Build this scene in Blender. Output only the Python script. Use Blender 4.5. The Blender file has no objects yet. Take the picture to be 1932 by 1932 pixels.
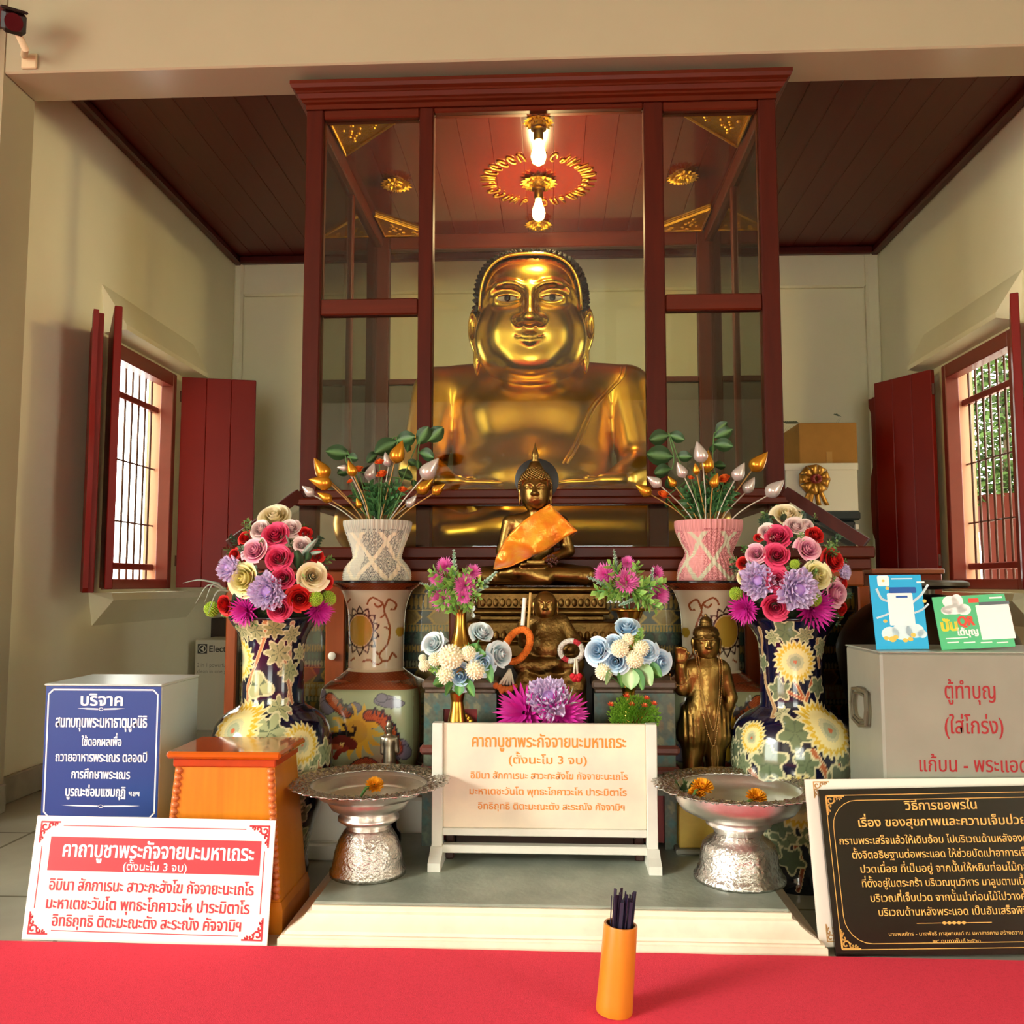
import bpy, math, random
import numpy as np
from mathutils import Vector, Matrix
SC = bpy.context.scene
COL = SC.collection
PI = math.pi
# ------------------------------------------------------------------ camera, world, sun, exposure
F, CX, H = 1650.0, 966.0, 0.86
_n = math.sqrt(76**2 + 134**2 + F**2)
PSI, PIT = math.asin(76/_n), math.atan(134/F)
cam_data = bpy.data.cameras.new('camera')
cam_data.sensor_width = 36.0
cam_data.lens = 36.0*F/1932.0
cam_data.clip_start = 0.05
cam = bpy.data.objects.new('camera', cam_data)
COL.objects.link(cam)
cam.location = (0, 0, H)
cam.rotation_euler = (PI/2 + PIT, 0, PSI)
SC.camera = cam
FW = Vector((-math.sin(PSI)*math.cos(PIT), math.cos(PSI)*math.cos(PIT), math.sin(PIT)))
RT = Vector((math.cos(PSI), math.sin(PSI), 0))
UP = RT.cross(FW)
def at(px, py, Y=None, Z=None, X=None):
    """the point seen at a photo pixel, at a known depth, height or side distance"""
    d = FW + RT*((px-CX)/F) + UP*((CX-py)/F)
    t = Y/d.y if Y is not None else ((Z-H)/d.z if Z is not None else X/d.x)
    return Vector((d.x*t, d.y*t, H + d.z*t))
world = bpy.data.worlds.new('sky')
SC.world = world
world.use_nodes = True
_nt = world.node_tree
_bg = _nt.nodes['Background']
_bg.inputs[0].default_value = (0.98, 1.0, 0.89, 1)
_bg.inputs[1].default_value = 9.0
sun_data = bpy.data.lights.new('sun', 'SUN')
sun_data.energy = 2.1
sun_data.angle = math.radians(14)
sun_data.color = (1.0, 0.98, 0.90)
sun = bpy.data.objects.new('sun', sun_data)
COL.objects.link(sun)
sun.rotation_euler = Vector((0.80, 0.55, -0.36)).to_track_quat('-Z', 'Y').to_euler()
vs = SC.view_settings
vs.view_transform = 'Standard'
vs.look = 'None'
vs.gamma = 1.0
vs.use_curve_mapping = False
vs.exposure = 0.3
SC.cycles.use_denoising = True
SC.cycles.max_bounces = 8
SC.cycles.transparent_max_bounces = 16
SC.cycles.caustics_reflective = False
SC.cycles.caustics_refractive = False
SC.cycles.sample_clamp_indirect = 6.0

# ------------------------------------------------------------------ helpers
def lin(h):
    if isinstance(h, str):
        h = h.lstrip('#'); c = [int(h[i:i+2], 16)/255 for i in (0, 2, 4)]
    else:
        c = h
    return tuple(x/12.92 if x <= .04045 else ((x+.055)/1.055)**2.4 for x in c)
def lin4(h): return lin(h) + (1.0,)
MATS = {}
def mat(name, col='#888888', rough=.5, metal=0.0, var=0.0, vscale=20.0, bump=0.0, bscale=60.0, attr=False,
        emit=None, estr=0.0, spec=None, coat=0.0, stretch=None, col2=None, sss=0.0, aniso=None):
    if name in MATS: return MATS[name]
    m = bpy.data.materials.new(name); m.use_nodes = True
    nt = m.node_tree; N = nt.nodes; L = nt.links
    b = N['Principled BSDF']
    b.inputs['Base Color'].default_value = lin4(col)
    b.inputs['Roughness'].default_value = rough
    b.inputs['Metallic'].default_value = metal
    if spec is not None: b.inputs['Specular IOR Level'].default_value = spec
    if coat: b.inputs['Coat Weight'].default_value = coat; b.inputs['Coat Roughness'].default_value = .08
    if emit: b.inputs['Emission Color'].default_value = lin4(emit); b.inputs['Emission Strength'].default_value = estr
    src = None
    if attr:
        a = N.new('ShaderNodeAttribute'); a.attribute_name = 'Col'; src = a.outputs['Color']
    if var or bump or col2:
        tc = N.new('ShaderNodeTexCoord'); mp = N.new('ShaderNodeMapping')
        L.new(tc.outputs['Object'], mp.inputs['Vector'])
        if stretch: mp.inputs['Scale'].default_value = stretch
    if var or col2:
        nz = N.new('ShaderNodeTexNoise'); nz.inputs['Scale'].default_value = vscale; nz.inputs['Detail'].default_value = 5
        L.new(mp.outputs[0], nz.inputs['Vector'])
        mx = N.new('ShaderNodeMix'); mx.data_type = 'RGBA'
        if col2:
            rp = N.new('ShaderNodeValToRGB'); rp.color_ramp.elements[0].position = .38; rp.color_ramp.elements[1].position = .62
            L.new(nz.outputs['Fac'], rp.inputs[0]); L.new(rp.outputs[0], mx.inputs['Factor'])
            mx.inputs[6].default_value = lin4(col); mx.inputs[7].default_value = lin4(col2)
            src = mx.outputs[2]
        else:
            mx.blend_type = 'MULTIPLY'; mx.inputs['Factor'].default_value = 1
            mr = N.new('ShaderNodeMapRange'); mr.inputs['To Min'].default_value = 1-var; mr.inputs['To Max'].default_value = 1+var
            mr.inputs['From Min'].default_value = .25; mr.inputs['From Max'].default_value = .75
            L.new(nz.outputs['Fac'], mr.inputs['Value'])
            if src: L.new(src, mx.inputs[6])
            else: mx.inputs[6].default_value = lin4(col)
            L.new(mr.outputs[0], mx.inputs[7]); src = mx.outputs[2]
    if src: L.new(src, b.inputs['Base Color'])
    if bump:
        n2 = N.new('ShaderNodeTexNoise'); n2.inputs['Scale'].default_value = bscale; n2.inputs['Detail'].default_value = 4
        L.new(mp.outputs[0], n2.inputs['Vector'])
        bp = N.new('ShaderNodeBump'); bp.inputs['Strength'].default_value = bump; bp.inputs['Distance'].default_value = .01
        L.new(n2.outputs['Fac'], bp.inputs['Height']); L.new(bp.outputs[0], b.inputs['Normal'])
    MATS[name] = m
    return m
def glass_mat(name, tint='#ffffff'):
    if name in MATS: return MATS[name]
    m = bpy.data.materials.new(name); m.use_nodes = True
    nt = m.node_tree; N = nt.nodes; L = nt.links
    N.remove(N['Principled BSDF'])
    o = N['Material Output']; t = N.new('ShaderNodeBsdfTransparent'); g = N.new('ShaderNodeBsdfGlossy')
    t.inputs[0].default_value = lin4(tint); g.inputs['Roughness'].default_value = 0.0
    fr = N.new('ShaderNodeFresnel'); fr.inputs[0].default_value = 1.5
    mx = N.new('ShaderNodeMixShader')
    L.new(fr.outputs[0], mx.inputs[0]); L.new(t.outputs[0], mx.inputs[1]); L.new(g.outputs[0], mx.inputs[2]); L.new(mx.outputs[0], o.inputs[0])
    MATS[name] = m
    return m
def tag(o, label=None, cat=None, group=None, kind=None):
    if label: o['label'] = label
    if cat: o['category'] = cat
    if group: o['group'] = group
    if kind: o['kind'] = kind
    return o
def root(name, loc, label, cat, group=None):
    e = bpy.data.objects.new(name, None); COL.objects.link(e); e.empty_display_size = .05
    e.location = loc
    return tag(e, label, cat, group)
def wloc(o):
    v = Vector((0, 0, 0))
    while o is not None: v = v + o.location; o = o.parent
    return v
def link_mesh(name, me, parent=None, loc=None):
    o = bpy.data.objects.new(name, me); COL.objects.link(o)
    if parent is not None: o.parent = parent
    if loc is not None: o.location = loc
    return o
def copy_tree(o, parent=None):
    c = o.copy(); COL.objects.link(c); c.parent = parent
    for ch in list(o.children): copy_tree(ch, c)
    return c
def rot_to(d, roll=0.0):
    d = Vector(d).normalized()
    q = Vector((0, 0, 1)).rotation_difference(d).to_matrix().to_4x4()
    return q @ Matrix.Rotation(roll, 4, 'Z')
class MB:
    """collects geometry and links it as one mesh object"""
    def __init__(s): s.v = []; s.f = []; s.c = []; s.T = None; s.col = None
    def _add(s, vs_, fs_, col=None):
        o = len(s.v)
        if s.T is not None: vs_ = [tuple(s.T @ Vector(p)) for p in vs_]
        s.v.extend([tuple(p) for p in vs_]); s.f.extend([tuple(i+o for i in f) for f in fs_])
        cc = col if col is not None else s.col
        if cc is None: s.c.extend([(1, 1, 1)]*len(vs_))
        elif isinstance(cc, (list, np.ndarray)) and len(cc) == len(vs_) and not np.isscalar(cc[0]): s.c.extend([tuple(x) for x in cc])
        else: s.c.extend([tuple(cc)]*len(vs_))
        return s
    def box(s, a, b, col=None):
        (x0, y0, z0), (x1, y1, z1) = a, b
        x0, x1 = min(x0, x1), max(x0, x1); y0, y1 = min(y0, y1), max(y0, y1); z0, z1 = min(z0, z1), max(z0, z1)
        return s.hexa([(x0, y0, z0), (x1, y0, z0), (x1, y1, z0), (x0, y1, z0), (x0, y0, z1), (x1, y0, z1), (x1, y1, z1), (x0, y1, z1)], col)
    def hexa(s, p, col=None):
        return s._add(p, [(3, 2, 1, 0), (4, 5, 6, 7), (0, 1, 5, 4), (1, 2, 6, 5), (2, 3, 7, 6), (3, 0, 4, 7)], col)
    def bbox(s, a, b, bev=.004, col=None):
        """box with chamfered edges"""
        lo = [min(a[i], b[i]) for i in range(3)]; hi = [max(a[i], b[i]) for i in range(3)]
        bev = min(bev, *[(hi[i]-lo[i])*.45 for i in range(3)])
        vs_ = []; idx = {}
        for sx in (0, 1):
            for sy in (0, 1):
                for sz in (0, 1):
                    sg = (sx, sy, sz); c = [hi[i] if sg[i] else lo[i] for i in range(3)]; d = [(-bev if sg[i] else bev) for i in range(3)]
                    for ax in range(3):
                        p = [c[i] + (0 if i == ax else d[i]) for i in range(3)]
                        idx[(sg, ax)] = len(vs_); vs_.append(tuple(p))
        fs_ = []
        for ax in range(3):
            u, w = [(1, 2), (2, 0), (0, 1)][ax]
            for sd in (0, 1):
                q = []
                for (su, sw) in ((0, 0), (1, 0), (1, 1), (0, 1)):
                    sg = [0, 0, 0]; sg[ax] = sd; sg[u] = su; sg[w] = sw; q.append(idx[(tuple(sg), ax)])
                fs_.append(tuple(q if sd else q[::-1]))
        for ax in range(3):
            u, w = [(1, 2), (2, 0), (0, 1)][ax]
            for su in (0, 1):
                for sw in (0, 1):
                    s0 = [0, 0, 0]; s1 = [0, 0, 0]; s0[ax] = 0; s1[ax] = 1; s0[u] = s1[u] = su; s0[w] = s1[w] = sw
                    q = [idx[(tuple(s0), u)], idx[(tuple(s1), u)], idx[(tuple(s1), w)], idx[(tuple(s0), w)]]
                    fs_.append(tuple(q if su != sw else q[::-1]))
        for sx in (0, 1):
            for sy in (0, 1):
                for sz in (0, 1):
                    sg = (sx, sy, sz); t = [idx[(sg, 0)], idx[(sg, 1)], idx[(sg, 2)]]
                    fs_.append(tuple(t if (sx+sy+sz) % 2 else t[::-1]))
        return s._add(vs_, fs_, col)
    def tube(s, path, r, n=8, col=None, cap=True):
        P = [Vector(p) for p in path]; R = r if isinstance(r, (list, tuple)) else [r]*len(P)
        vs_ = []; fs_ = []; ref = None
        for i, p in enumerate(P):
            t = (P[min(i+1, len(P)-1)] - P[max(i-1, 0)])
            t = t.normalized() if t.length > 1e-9 else Vector((0, 0, 1))
            if ref is None: ref = Vector((1, 0, 0)) if abs(t.x) < .8 else Vector((0, 1, 0))
            u = (ref - t*ref.dot(t)).normalized(); w = t.cross(u); ref = u
            for k in range(n):
                a = 2*PI*k/n; vs_.append(tuple(p + (u*math.cos(a) + w*math.sin(a))*R[i]))
        for i in range(len(P)-1):
            for k in range(n):
                k2 = (k+1) % n; fs_.append((i*n+k, i*n+k2, (i+1)*n+k2, (i+1)*n+k))
        if cap:
            fs_.append(tuple(range(n))[::-1]); fs_.append(tuple((len(P)-1)*n+k for k in range(n)))
        return s._add(vs_, fs_, col)
    def lathe(s, prof, c=(0, 0), n=48, col=None, p=None, rot=0.0, a0=0.0, a1=2*PI, sy=1.0):
        """prof: (r, z) pairs; p: superellipse power per ring; col: function of (xyz array) or colour"""
        K = len(prof); pr = np.array([(q[0], q[1]) for q in prof], float)
        full = abs(a1-a0-2*PI) < 1e-6
        an = np.linspace(a0, a1, n, endpoint=not full)
        pw = np.full(K, 2.0) if p is None else np.array(p, float)
        ca, sa = np.cos(an)[None, :], np.sin(an)[None, :]
        k = (np.abs(ca)**pw[:, None] + np.abs(sa)**pw[:, None])**(-1/pw[:, None])
        x = pr[:, :1]*k*ca; y = pr[:, :1]*k*sa*sy
        if rot: x, y = x*math.cos(rot)-y*math.sin(rot), x*math.sin(rot)+y*math.cos(rot)
        V = np.stack([x + c[0], y + c[1], np.repeat(pr[:, 1:2], n, 1)], -1).reshape(-1, 3)
        fs_ = []; m = n if full else n-1
        for i in range(K-1):
            for j in range(m):
                j2 = (j+1) % n; fs_.append((i*n+j, i*n+j2, (i+1)*n+j2, (i+1)*n+j))
        if full:
            if prof[0][0] > 1e-6: fs_.append(tuple(range(n))[::-1])
            if prof[-1][0] > 1e-6: fs_.append(tuple((K-1)*n+j for j in range(n)))
        cc = col(V) if callable(col) else col
        return s._add(V.tolist(), fs_, cc)
    def ball(s, c, r, n=12, m=8, col=None):
        r = (r, r, r) if not hasattr(r, '__len__') else r
        vs_ = [(c[0], c[1], c[2]-r[2])]; fs_ = []
        for i in range(1, m):
            t = PI*i/m - PI/2
            for j in range(n):
                a = 2*PI*j/n; vs_.append((c[0]+r[0]*math.cos(t)*math.cos(a), c[1]+r[1]*math.cos(t)*math.sin(a), c[2]+r[2]*math.sin(t)))
        vs_.append((c[0], c[1], c[2]+r[2])); last = len(vs_)-1
        for j in range(n):
            fs_.append((0, 1+(j+1) % n, 1+j)); fs_.append((last, last-n+j, last-n+(j+1) % n))
        for i in range(m-2):
            for j in range(n):
                j2 = (j+1) % n; fs_.append((1+i*n+j, 1+i*n+j2, 1+(i+1)*n+j2, 1+(i+1)*n+j))
        return s._add(vs_, fs_, col)
    def grid(s, fn, nu, nv, col=None, closed=False):
        vs_ = []; cs = []
        for i in range(nu+1):
            for j in range(nv+1):
                vs_.append(tuple(fn(i/nu, j/nv)))
                if callable(col): cs.append(col(i/nu, j/nv))
        fs_ = [(i*(nv+1)+j, (i+1)*(nv+1)+j, (i+1)*(nv+1)+j+1, i*(nv+1)+j+1) for i in range(nu) for j in range(nv)]
        return s._add(vs_, fs_, cs if callable(col) else col)
    def prism(s, pts, d, col=None):
        """polygon (3-D points) extruded along d"""
        n = len(pts); d = Vector(d); a = [Vector(p) for p in pts]; b = [p + d for p in a]
        fs_ = [tuple(range(n))[::-1], tuple(range(n, 2*n))] + [(i, (i+1) % n, n+(i+1) % n, n+i) for i in range(n)]
        return s._add(a + b, fs_, col)
    def mesh(s, name, m, smooth=None):
        me = bpy.data.meshes.new(name); me.from_pydata(s.v, [], s.f); me.update()
        if any(c != (1, 1, 1) for c in s.c[:]) :
            at_ = me.color_attributes.new('Col', 'FLOAT_COLOR', 'POINT')
            arr = np.ones((len(s.v), 4), np.float32); arr[:, :3] = np.array(s.c, np.float32); at_.data.foreach_set('color', arr.ravel())
        me.materials.append(m)
        if smooth is None: pass
        elif smooth >= 180: me.polygons.foreach_set('use_smooth', [True]*len(me.polygons))
        else:
            me.polygons.foreach_set('use_smooth', [True]*len(me.polygons)); me.set_sharp_from_angle(angle=math.radians(smooth))
        return me
    def build(s, name, m, parent=None, smooth=None, fixn=False):
        if parent is not None:
            w = wloc(parent); s.v = [(p[0]-w.x, p[1]-w.y, p[2]-w.z) for p in s.v]; origin = None
        else:
            a = np.array(s.v); lo, hi = a.min(0), a.max(0); w = Vector(((lo[0]+hi[0])/2, (lo[1]+hi[1])/2, lo[2])); origin = w
            s.v = [(p[0]-w.x, p[1]-w.y, p[2]-w.z) for p in s.v]
        me = s.mesh(name, m, smooth)
        return link_mesh(name, me, parent, origin)
def struct(name, mb, m, smooth=None):
    o = mb.build(name, m, None, smooth); o['kind'] = 'structure'; return o
def spline(pts, n=8):
    """Catmull-Rom through points"""
    P = [np.array(p, float) for p in pts]; P = [2*P[0]-P[1]] + P + [2*P[-1]-P[-2]]; out = []
    for i in range(1, len(P)-2):
        for k in range(n):
            t = k/n
            out.append(.5*((2*P[i]) + (-P[i-1]+P[i+1])*t + (2*P[i-1]-5*P[i]+4*P[i+1]-P[i+2])*t*t + (-P[i-1]+3*P[i]-3*P[i+1]+P[i+2])*t**3))
    out.append(P[-2]); return [tuple(o) for o in out]
def pprof(pc, Y, rows):
    """photo rows (py, half width px) of a turned thing at depth Y -> axis x and (r, z) rows"""
    c = at(pc, rows[0][0], Y=Y); out = []
    for py, hw in rows:
        a = at(pc-hw, py, Y=Y); b = at(pc+hw, py, Y=Y); out.append(((b.x-a.x)/2, (a.z+b.z)/2))
    return c.x, out
# ---- signed-distance modelling (smooth bodies), meshed with surface nets
def sd_ell(P, c, r):
    q = (P - np.array(c, np.float32))/np.array(r, np.float32); k = np.sqrt((q*q).sum(-1))
    k2 = np.sqrt(((q/np.array(r, np.float32))**2).sum(-1)) + 1e-9
    return k*(k-1)/k2
def sd_cone(P, a, b, r1, r2):
    a = np.array(a, np.float32); b = np.array(b, np.float32); ab = b-a
    t = np.clip(((P-a)@ab)/(ab@ab), 0, 1)
    d = P - (a + t[..., None]*ab)
    return np.sqrt((d*d).sum(-1)) - (r1 + (r2-r1)*t)
def sd_box(P, c, h, r=.0):
    q = np.abs(P - np.array(c, np.float32)) - (np.array(h, np.float32) - r)
    return np.sqrt((np.maximum(q, 0)**2).sum(-1)) + np.minimum(q.max(-1), 0) - r
def sd_sup(P, c, r, p):
    q = np.abs((P - np.array(c, np.float32))/np.array(r, np.float32)); k = ((q**p).sum(-1))**(1/p)
    return (k-1)*min(r)
def smin(a, b, k):
    h = np.clip(.5 + .5*(b-a)/k, 0, 1); return b + (a-b)*h - k*h*(1-h)
def smax(a, b, k): return -smin(-a, -b, k)
def sdf_mesh(f, lo, hi, h):
    ax = [np.arange(lo[i], hi[i]+h, h, dtype=np.float32) for i in range(3)]
    nx, ny, nz = map(len, ax)
    V = np.empty((nx, ny, nz), np.float32)
    for i0 in range(0, nx, 24):
        g = np.stack(np.meshgrid(ax[0][i0:i0+24], ax[1], ax[2], indexing='ij'), -1); V[i0:i0+24] = f(g)
    ins = V < 0
    cs = np.zeros((nx-1, ny-1, nz-1, 3), np.float32); cn = np.zeros((nx-1, ny-1, nz-1), np.float32)
    offs = [(i, j, k) for i in (0, 1) for j in (0, 1) for k in (0, 1)]
    def sl(o): return tuple(slice(o[d], (nx, ny, nz)[d]-1+o[d]) for d in range(3))
    for o in offs:
        for d in range(3):
            if o[d] == 0:
                o2 = list(o); o2[d] = 1; a, b = V[sl(o)], V[sl(o2)]; m = (a < 0) != (b < 0)
                t = np.where(m, a/np.where(m, a-b, 1), 0)
                for e in range(3): cs[..., e] += np.where(m, o[e] + (t if e == d else 0), 0)
                cn += m
    act = cn > 0; idx = np.full(cn.shape, -1, np.int64); n = int(act.sum()); idx[act] = np.arange(n)
    base = np.argwhere(act); pos = base + cs[act]/cn[act][:, None]
    verts = np.array([ax[0][0], ax[1][0], ax[2][0]]) + pos*h
    quads = []
    for d in range(3):
        u, w = [(1, 2), (2, 0), (0, 1)][d]
        s0 = [slice(1, -1)]*3; s0[d] = slice(0, -1); s1 = list(s0); s1[d] = slice(1, None)
        a, b = ins[tuple(s0)], ins[tuple(s1)]
        for flip, m in ((0, a & ~b), (1, ~a & b)):
            q = np.argwhere(m); off = np.array([1, 1, 1]); off[d] = 0; q = q + off
            c = []
            for (du, dw) in ((0, 0), (1, 0), (1, 1), (0, 1)):
                r = q.copy(); r[:, u] -= 1-du; r[:, w] -= 1-dw; c.append(idx[r[:, 0], r[:, 1], r[:, 2]])
            c = np.stack(c, 1); quads.append(c[:, ::-1] if flip else c)
    return verts, np.concatenate(quads)
def sdf_obj(name, f, lo, hi, h, m, parent=None, colf=None):
    v, q = sdf_mesh(f, lo, hi, h)
    col = colf(v) if colf else None
    w = wloc(parent) if parent is not None else Vector(((lo[0]+hi[0])/2, (lo[1]+hi[1])/2, v[:, 2].min()))
    me = bpy.data.meshes.new(name)
    me.from_pydata((v - np.array(w)).tolist(), [], q.tolist()); me.update()
    if col is not None:
        at_ = me.color_attributes.new('Col', 'FLOAT_COLOR', 'POINT'); arr = np.ones((len(v), 4), np.float32); arr[:, :3] = col
        at_.data.foreach_set('color', arr.ravel())
    me.materials.append(m); me.polygons.foreach_set('use_smooth', [True]*len(me.polygons))
    return link_mesh(name, me, parent, None if parent is not None else w)
def surf_y(f, x, z, y0, y1, n=400):
    """first depth where a body's skin is met going away from the viewer"""
    y = np.linspace(y0, y1, n); P = np.stack([np.full(n, x), y, np.full(n, z)], -1).astype(np.float32); d = f(P)
    k = np.argmax(d < 0); return float(y[k]) if d[k] < 0 else None
# ---- lettering
TH_UP = set('ัิีึืํ็'); TH_TONE = set('่้๊๋์'); TH_LOW = set('ฺุู')
def text_mesh(s, size, m, width=None, depth=.0008, bold=0.0, align='CENTER', xscale=1.0):
    """flat lettering in the x-z plane facing -y; width fits the line"""
    def curve(t):
        cu = bpy.data.curves.new('lettering', 'FONT'); cu.body = t; cu.size = 1.0; cu.resolution_u = 3
        o = bpy.data.objects.new('lettering', cu); COL.objects.link(o)
        bpy.context.view_layer.update()
        dg = bpy.context.evaluated_depsgraph_get(); me = bpy.data.meshes.new_from_object(o.evaluated_get(dg))
        v = np.array([p.co[:] for p in me.vertices]).reshape(-1, 3); f = [tuple(p.vertices) for p in me.polygons]
        bpy.data.objects.remove(o); bpy.data.curves.remove(cu); bpy.data.meshes.remove(me)
        return v, f
    main = ''; tones = []
    for i, ch in enumerate(s):
        if ch in TH_TONE and i and (s[i-1] in TH_UP or (i+1 < len(s) and s[i+1] == 'ำ')): tones.append((len(main), ch))
        else: main += ch
    V, Fc = curve(main); V = V.copy()
    for pos, ch in tones:
        a, ff = curve(main[:pos] + ch); b, _ = curve(main[:pos])
        nt = len(a)-len(b); tv = a[:nt].copy(); keep = [f for f in ff if max(f) < nt]
        off = len(V); tv[:, 1] += .21
        V = np.concatenate([V, tv]); Fc = Fc + [tuple(i+off for i in f) for f in keep]
    V[:, :2] *= size; V[:, 0] *= xscale
    w = V[:, 0].max()-V[:, 0].min()
    if width: V[:, 0] *= width/w
    if align == 'CENTER': V[:, 0] -= (V[:, 0].max()+V[:, 0].min())/2
    else: V[:, 0] -= V[:, 0].min()
    return V, Fc
def put_text(mb, s, size, org, ex=(1, 0, 0), ez=(0, 0, 1), width=None, bold=0.0, lift=.0006, align='CENTER', col=None, xscale=1.0):
    """lettering on a plane with axes ex, ez; lifted a hair off its face"""
    V, Fc = text_mesh(s, size, None, width, bold=bold, align=align, xscale=xscale)
    ex = Vector(ex).normalized(); ez = Vector(ez).normalized(); nn = ex.cross(ez)
    for k, (dx, dz) in enumerate(((0, 0),) if not bold else ((-1, -.5), (1, -.5), (-1, .5), (1, .5))):
        pts = [tuple(Vector(org) + ex*(float(p[0])+dx*bold*size*.8) + ez*(float(p[1])+dz*bold*size*.8) + nn*(lift+k*.00005)) for p in V]
        mb._add(pts, Fc, col)
# ------------------------------------------------------------------ setting
WX, BY, CZ = 2.15, 5.74, 3.06
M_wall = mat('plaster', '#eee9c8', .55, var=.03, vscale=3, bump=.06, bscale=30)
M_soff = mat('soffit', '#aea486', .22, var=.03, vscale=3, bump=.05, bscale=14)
M_red = mat('red_boards', '#560a06', .42, var=.10, vscale=4, stretch=(12, 1, 1))
M_redd = mat('red_trim', '#4a0a08', .35)
M_shut = mat('red_shutter', '#7c140b', .42, var=.12, vscale=3, spec=.25, stretch=(1, 1, .6))
M_frame = mat('red_frame', '#7c2a20', .4, var=.06)
M_marble = mat('floor_marble', '#b9b7a6', .16, col2='#a3a295', vscale=2.2)
M_skirt = mat('skirt_marble', '#a9a38e', .35, col2='#8f8a78', vscale=6)
M_white = mat('white_paint', '#efe6d4', .45, var=.04, vscale=8)
M_iron = mat('iron_bars', '#5a3a30', .5)
# floor with slab joints
fl = MB(); fl.box((-6, -6, -.12), (6, BY+.3, 0)); 
fo = struct('floor', fl, M_marble)
nt = M_marble.node_tree; N = nt.nodes; L = nt.links
br = N.new('ShaderNodeTexBrick'); tc = N.new('ShaderNodeTexCoord'); L.new(tc.outputs['Object'], br.inputs['Vector'])
br.inputs['Scale'].default_value = 1; br.inputs['Brick Width'].default_value = .6; br.inputs['Row Height'].default_value = .6; br.offset = 0
br.inputs['Mortar Size'].default_value = .006; br.inputs['Color1'].default_value = (1, 1, 1, 1); br.inputs['Color2'].default_value = (.93, .93, .93, 1); br.inputs['Mortar'].default_value = (.45, .43, .38, 1)
mx = N.new('ShaderNodeMix'); mx.data_type = 'RGBA'; mx.blend_type = 'MULTIPLY'; mx.inputs['Factor'].default_value = 1
bc = N['Principled BSDF'].inputs['Base Color']; src = bc.links[0].from_socket
L.new(src, mx.inputs[6]); L.new(br.outputs['Color'], mx.inputs[7]); L.new(mx.outputs[2], bc)
WY0, WY1, WZ0, WZ1 = 4.09, 4.83, .83, 2.045          # window opening along the side walls
WT = .15
for sd, nm in ((-1, 'wall_left'), (1, 'wall_right')):
    w = MB(); a, b = sd*WX, sd*(WX+WT)
    w.box((a, 3.0, 0), (b, WY0, CZ+.1)); w.box((a, WY1, 0), (b, BY+.3, CZ+.1))
    w.box((a, WY0, 0), (b, WY1, WZ0)); w.box((a, WY0, WZ1), (b, WY1, CZ+.1))
    struct(nm, w, M_wall)
w = MB(); w.box((-WX, BY, 0), (WX, BY+.3, CZ+.1))
w.bbox((-WX, BY-.045, 0), (-2.09, BY, CZ), .012); w.bbox((2.065, BY-.045, 0), (WX, BY, CZ), .012); w.bbox((-2.09, BY-.045, 2.80), (2.065, BY, CZ), .012)
struct('wall_back', w, M_wall)
# the wall with the wide opening the photo is taken through
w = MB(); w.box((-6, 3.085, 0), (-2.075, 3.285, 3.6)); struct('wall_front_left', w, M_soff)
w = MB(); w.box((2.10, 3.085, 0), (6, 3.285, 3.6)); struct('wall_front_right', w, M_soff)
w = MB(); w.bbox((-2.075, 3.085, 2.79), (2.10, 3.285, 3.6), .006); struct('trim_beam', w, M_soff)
# red board ceiling of the chapel, with a trim along the walls
c = MB(); k = 0; x = -WX
while x < WX - .01:
    c.bbox((x, 3.285, CZ), (min(x+.1433, WX), BY, CZ+.03), .004); x += .1433
struct('ceiling', c, M_red)
for nm, a, b in (('trim_left', (-WX, 3.285, CZ-.05), (-WX+.05, BY, CZ)), ('trim_right', (WX-.05, 3.285, CZ-.05), (WX, BY, CZ)), ('trim_back', (-WX+.05, BY-.095, CZ-.05), (WX-.05, BY-.045, CZ))):
    t = MB(); t.bbox(a, b, .01); struct(nm, t, M_redd)
# hall roof over the worshippers; unseen walls added below it leave gaps for daylight
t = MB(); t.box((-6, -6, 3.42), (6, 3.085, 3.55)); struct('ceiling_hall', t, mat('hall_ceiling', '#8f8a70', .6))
t = MB(); t.box((-6, -6, 2.1), (6, -5.8, 3.42)); t.box((-6, -6, 0), (-1.1, -5.8, 2.1)); t.box((1.1, -6, 0), (6, -5.8, 2.1)); struct('wall_added_rear', t, M_wall)  # unseen wall added to dim glass reflections, doorway narrowed to limit daylight
t = MB(); t.box((4.2, -5.8, 0), (4.4, -1.9, 3.42)); t.box((4.2, -0.5, 0), (4.4, 3.085, 3.42)); struct('wall_added_right', t, M_wall)  # unseen wall added to cut daylight from this side, one gap left
t = MB(); t.box((-6.0, -0.2, 0), (-5.8, 3.085, 3.42)); t.box((-6.0, -5.8, 0), (-5.8, -4.4, 3.42)); struct('wall_added_left', t, M_wall)  # unseen wall added to block part of the daylight, gap admits the sun
t = MB(); t.bbox((-2.45, 3.03, 2.965), (-2.04, 3.085, 3.03), .006); struct('trim_hall_strip', t, M_redd)
for sd, nm in ((-1, 'left'), (1, 'right')):
    b = MB(); a = sd*WX; b.bbox((a, 3.285, 0), (a-sd*.02, BY, .105), .004)
    struct('baseboard_'+nm, b, M_skirt)
b = MB(); b.bbox((-2.075, 3.085, 0), (-2.06, 3.285, .105), .004); struct('baseboard_jamb_left', b, M_skirt)
b = MB(); b.bbox((-2.0, BY-.02, 0), (2.0, BY, .105), .004); struct('baseboard_back', b, M_skirt)
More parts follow.
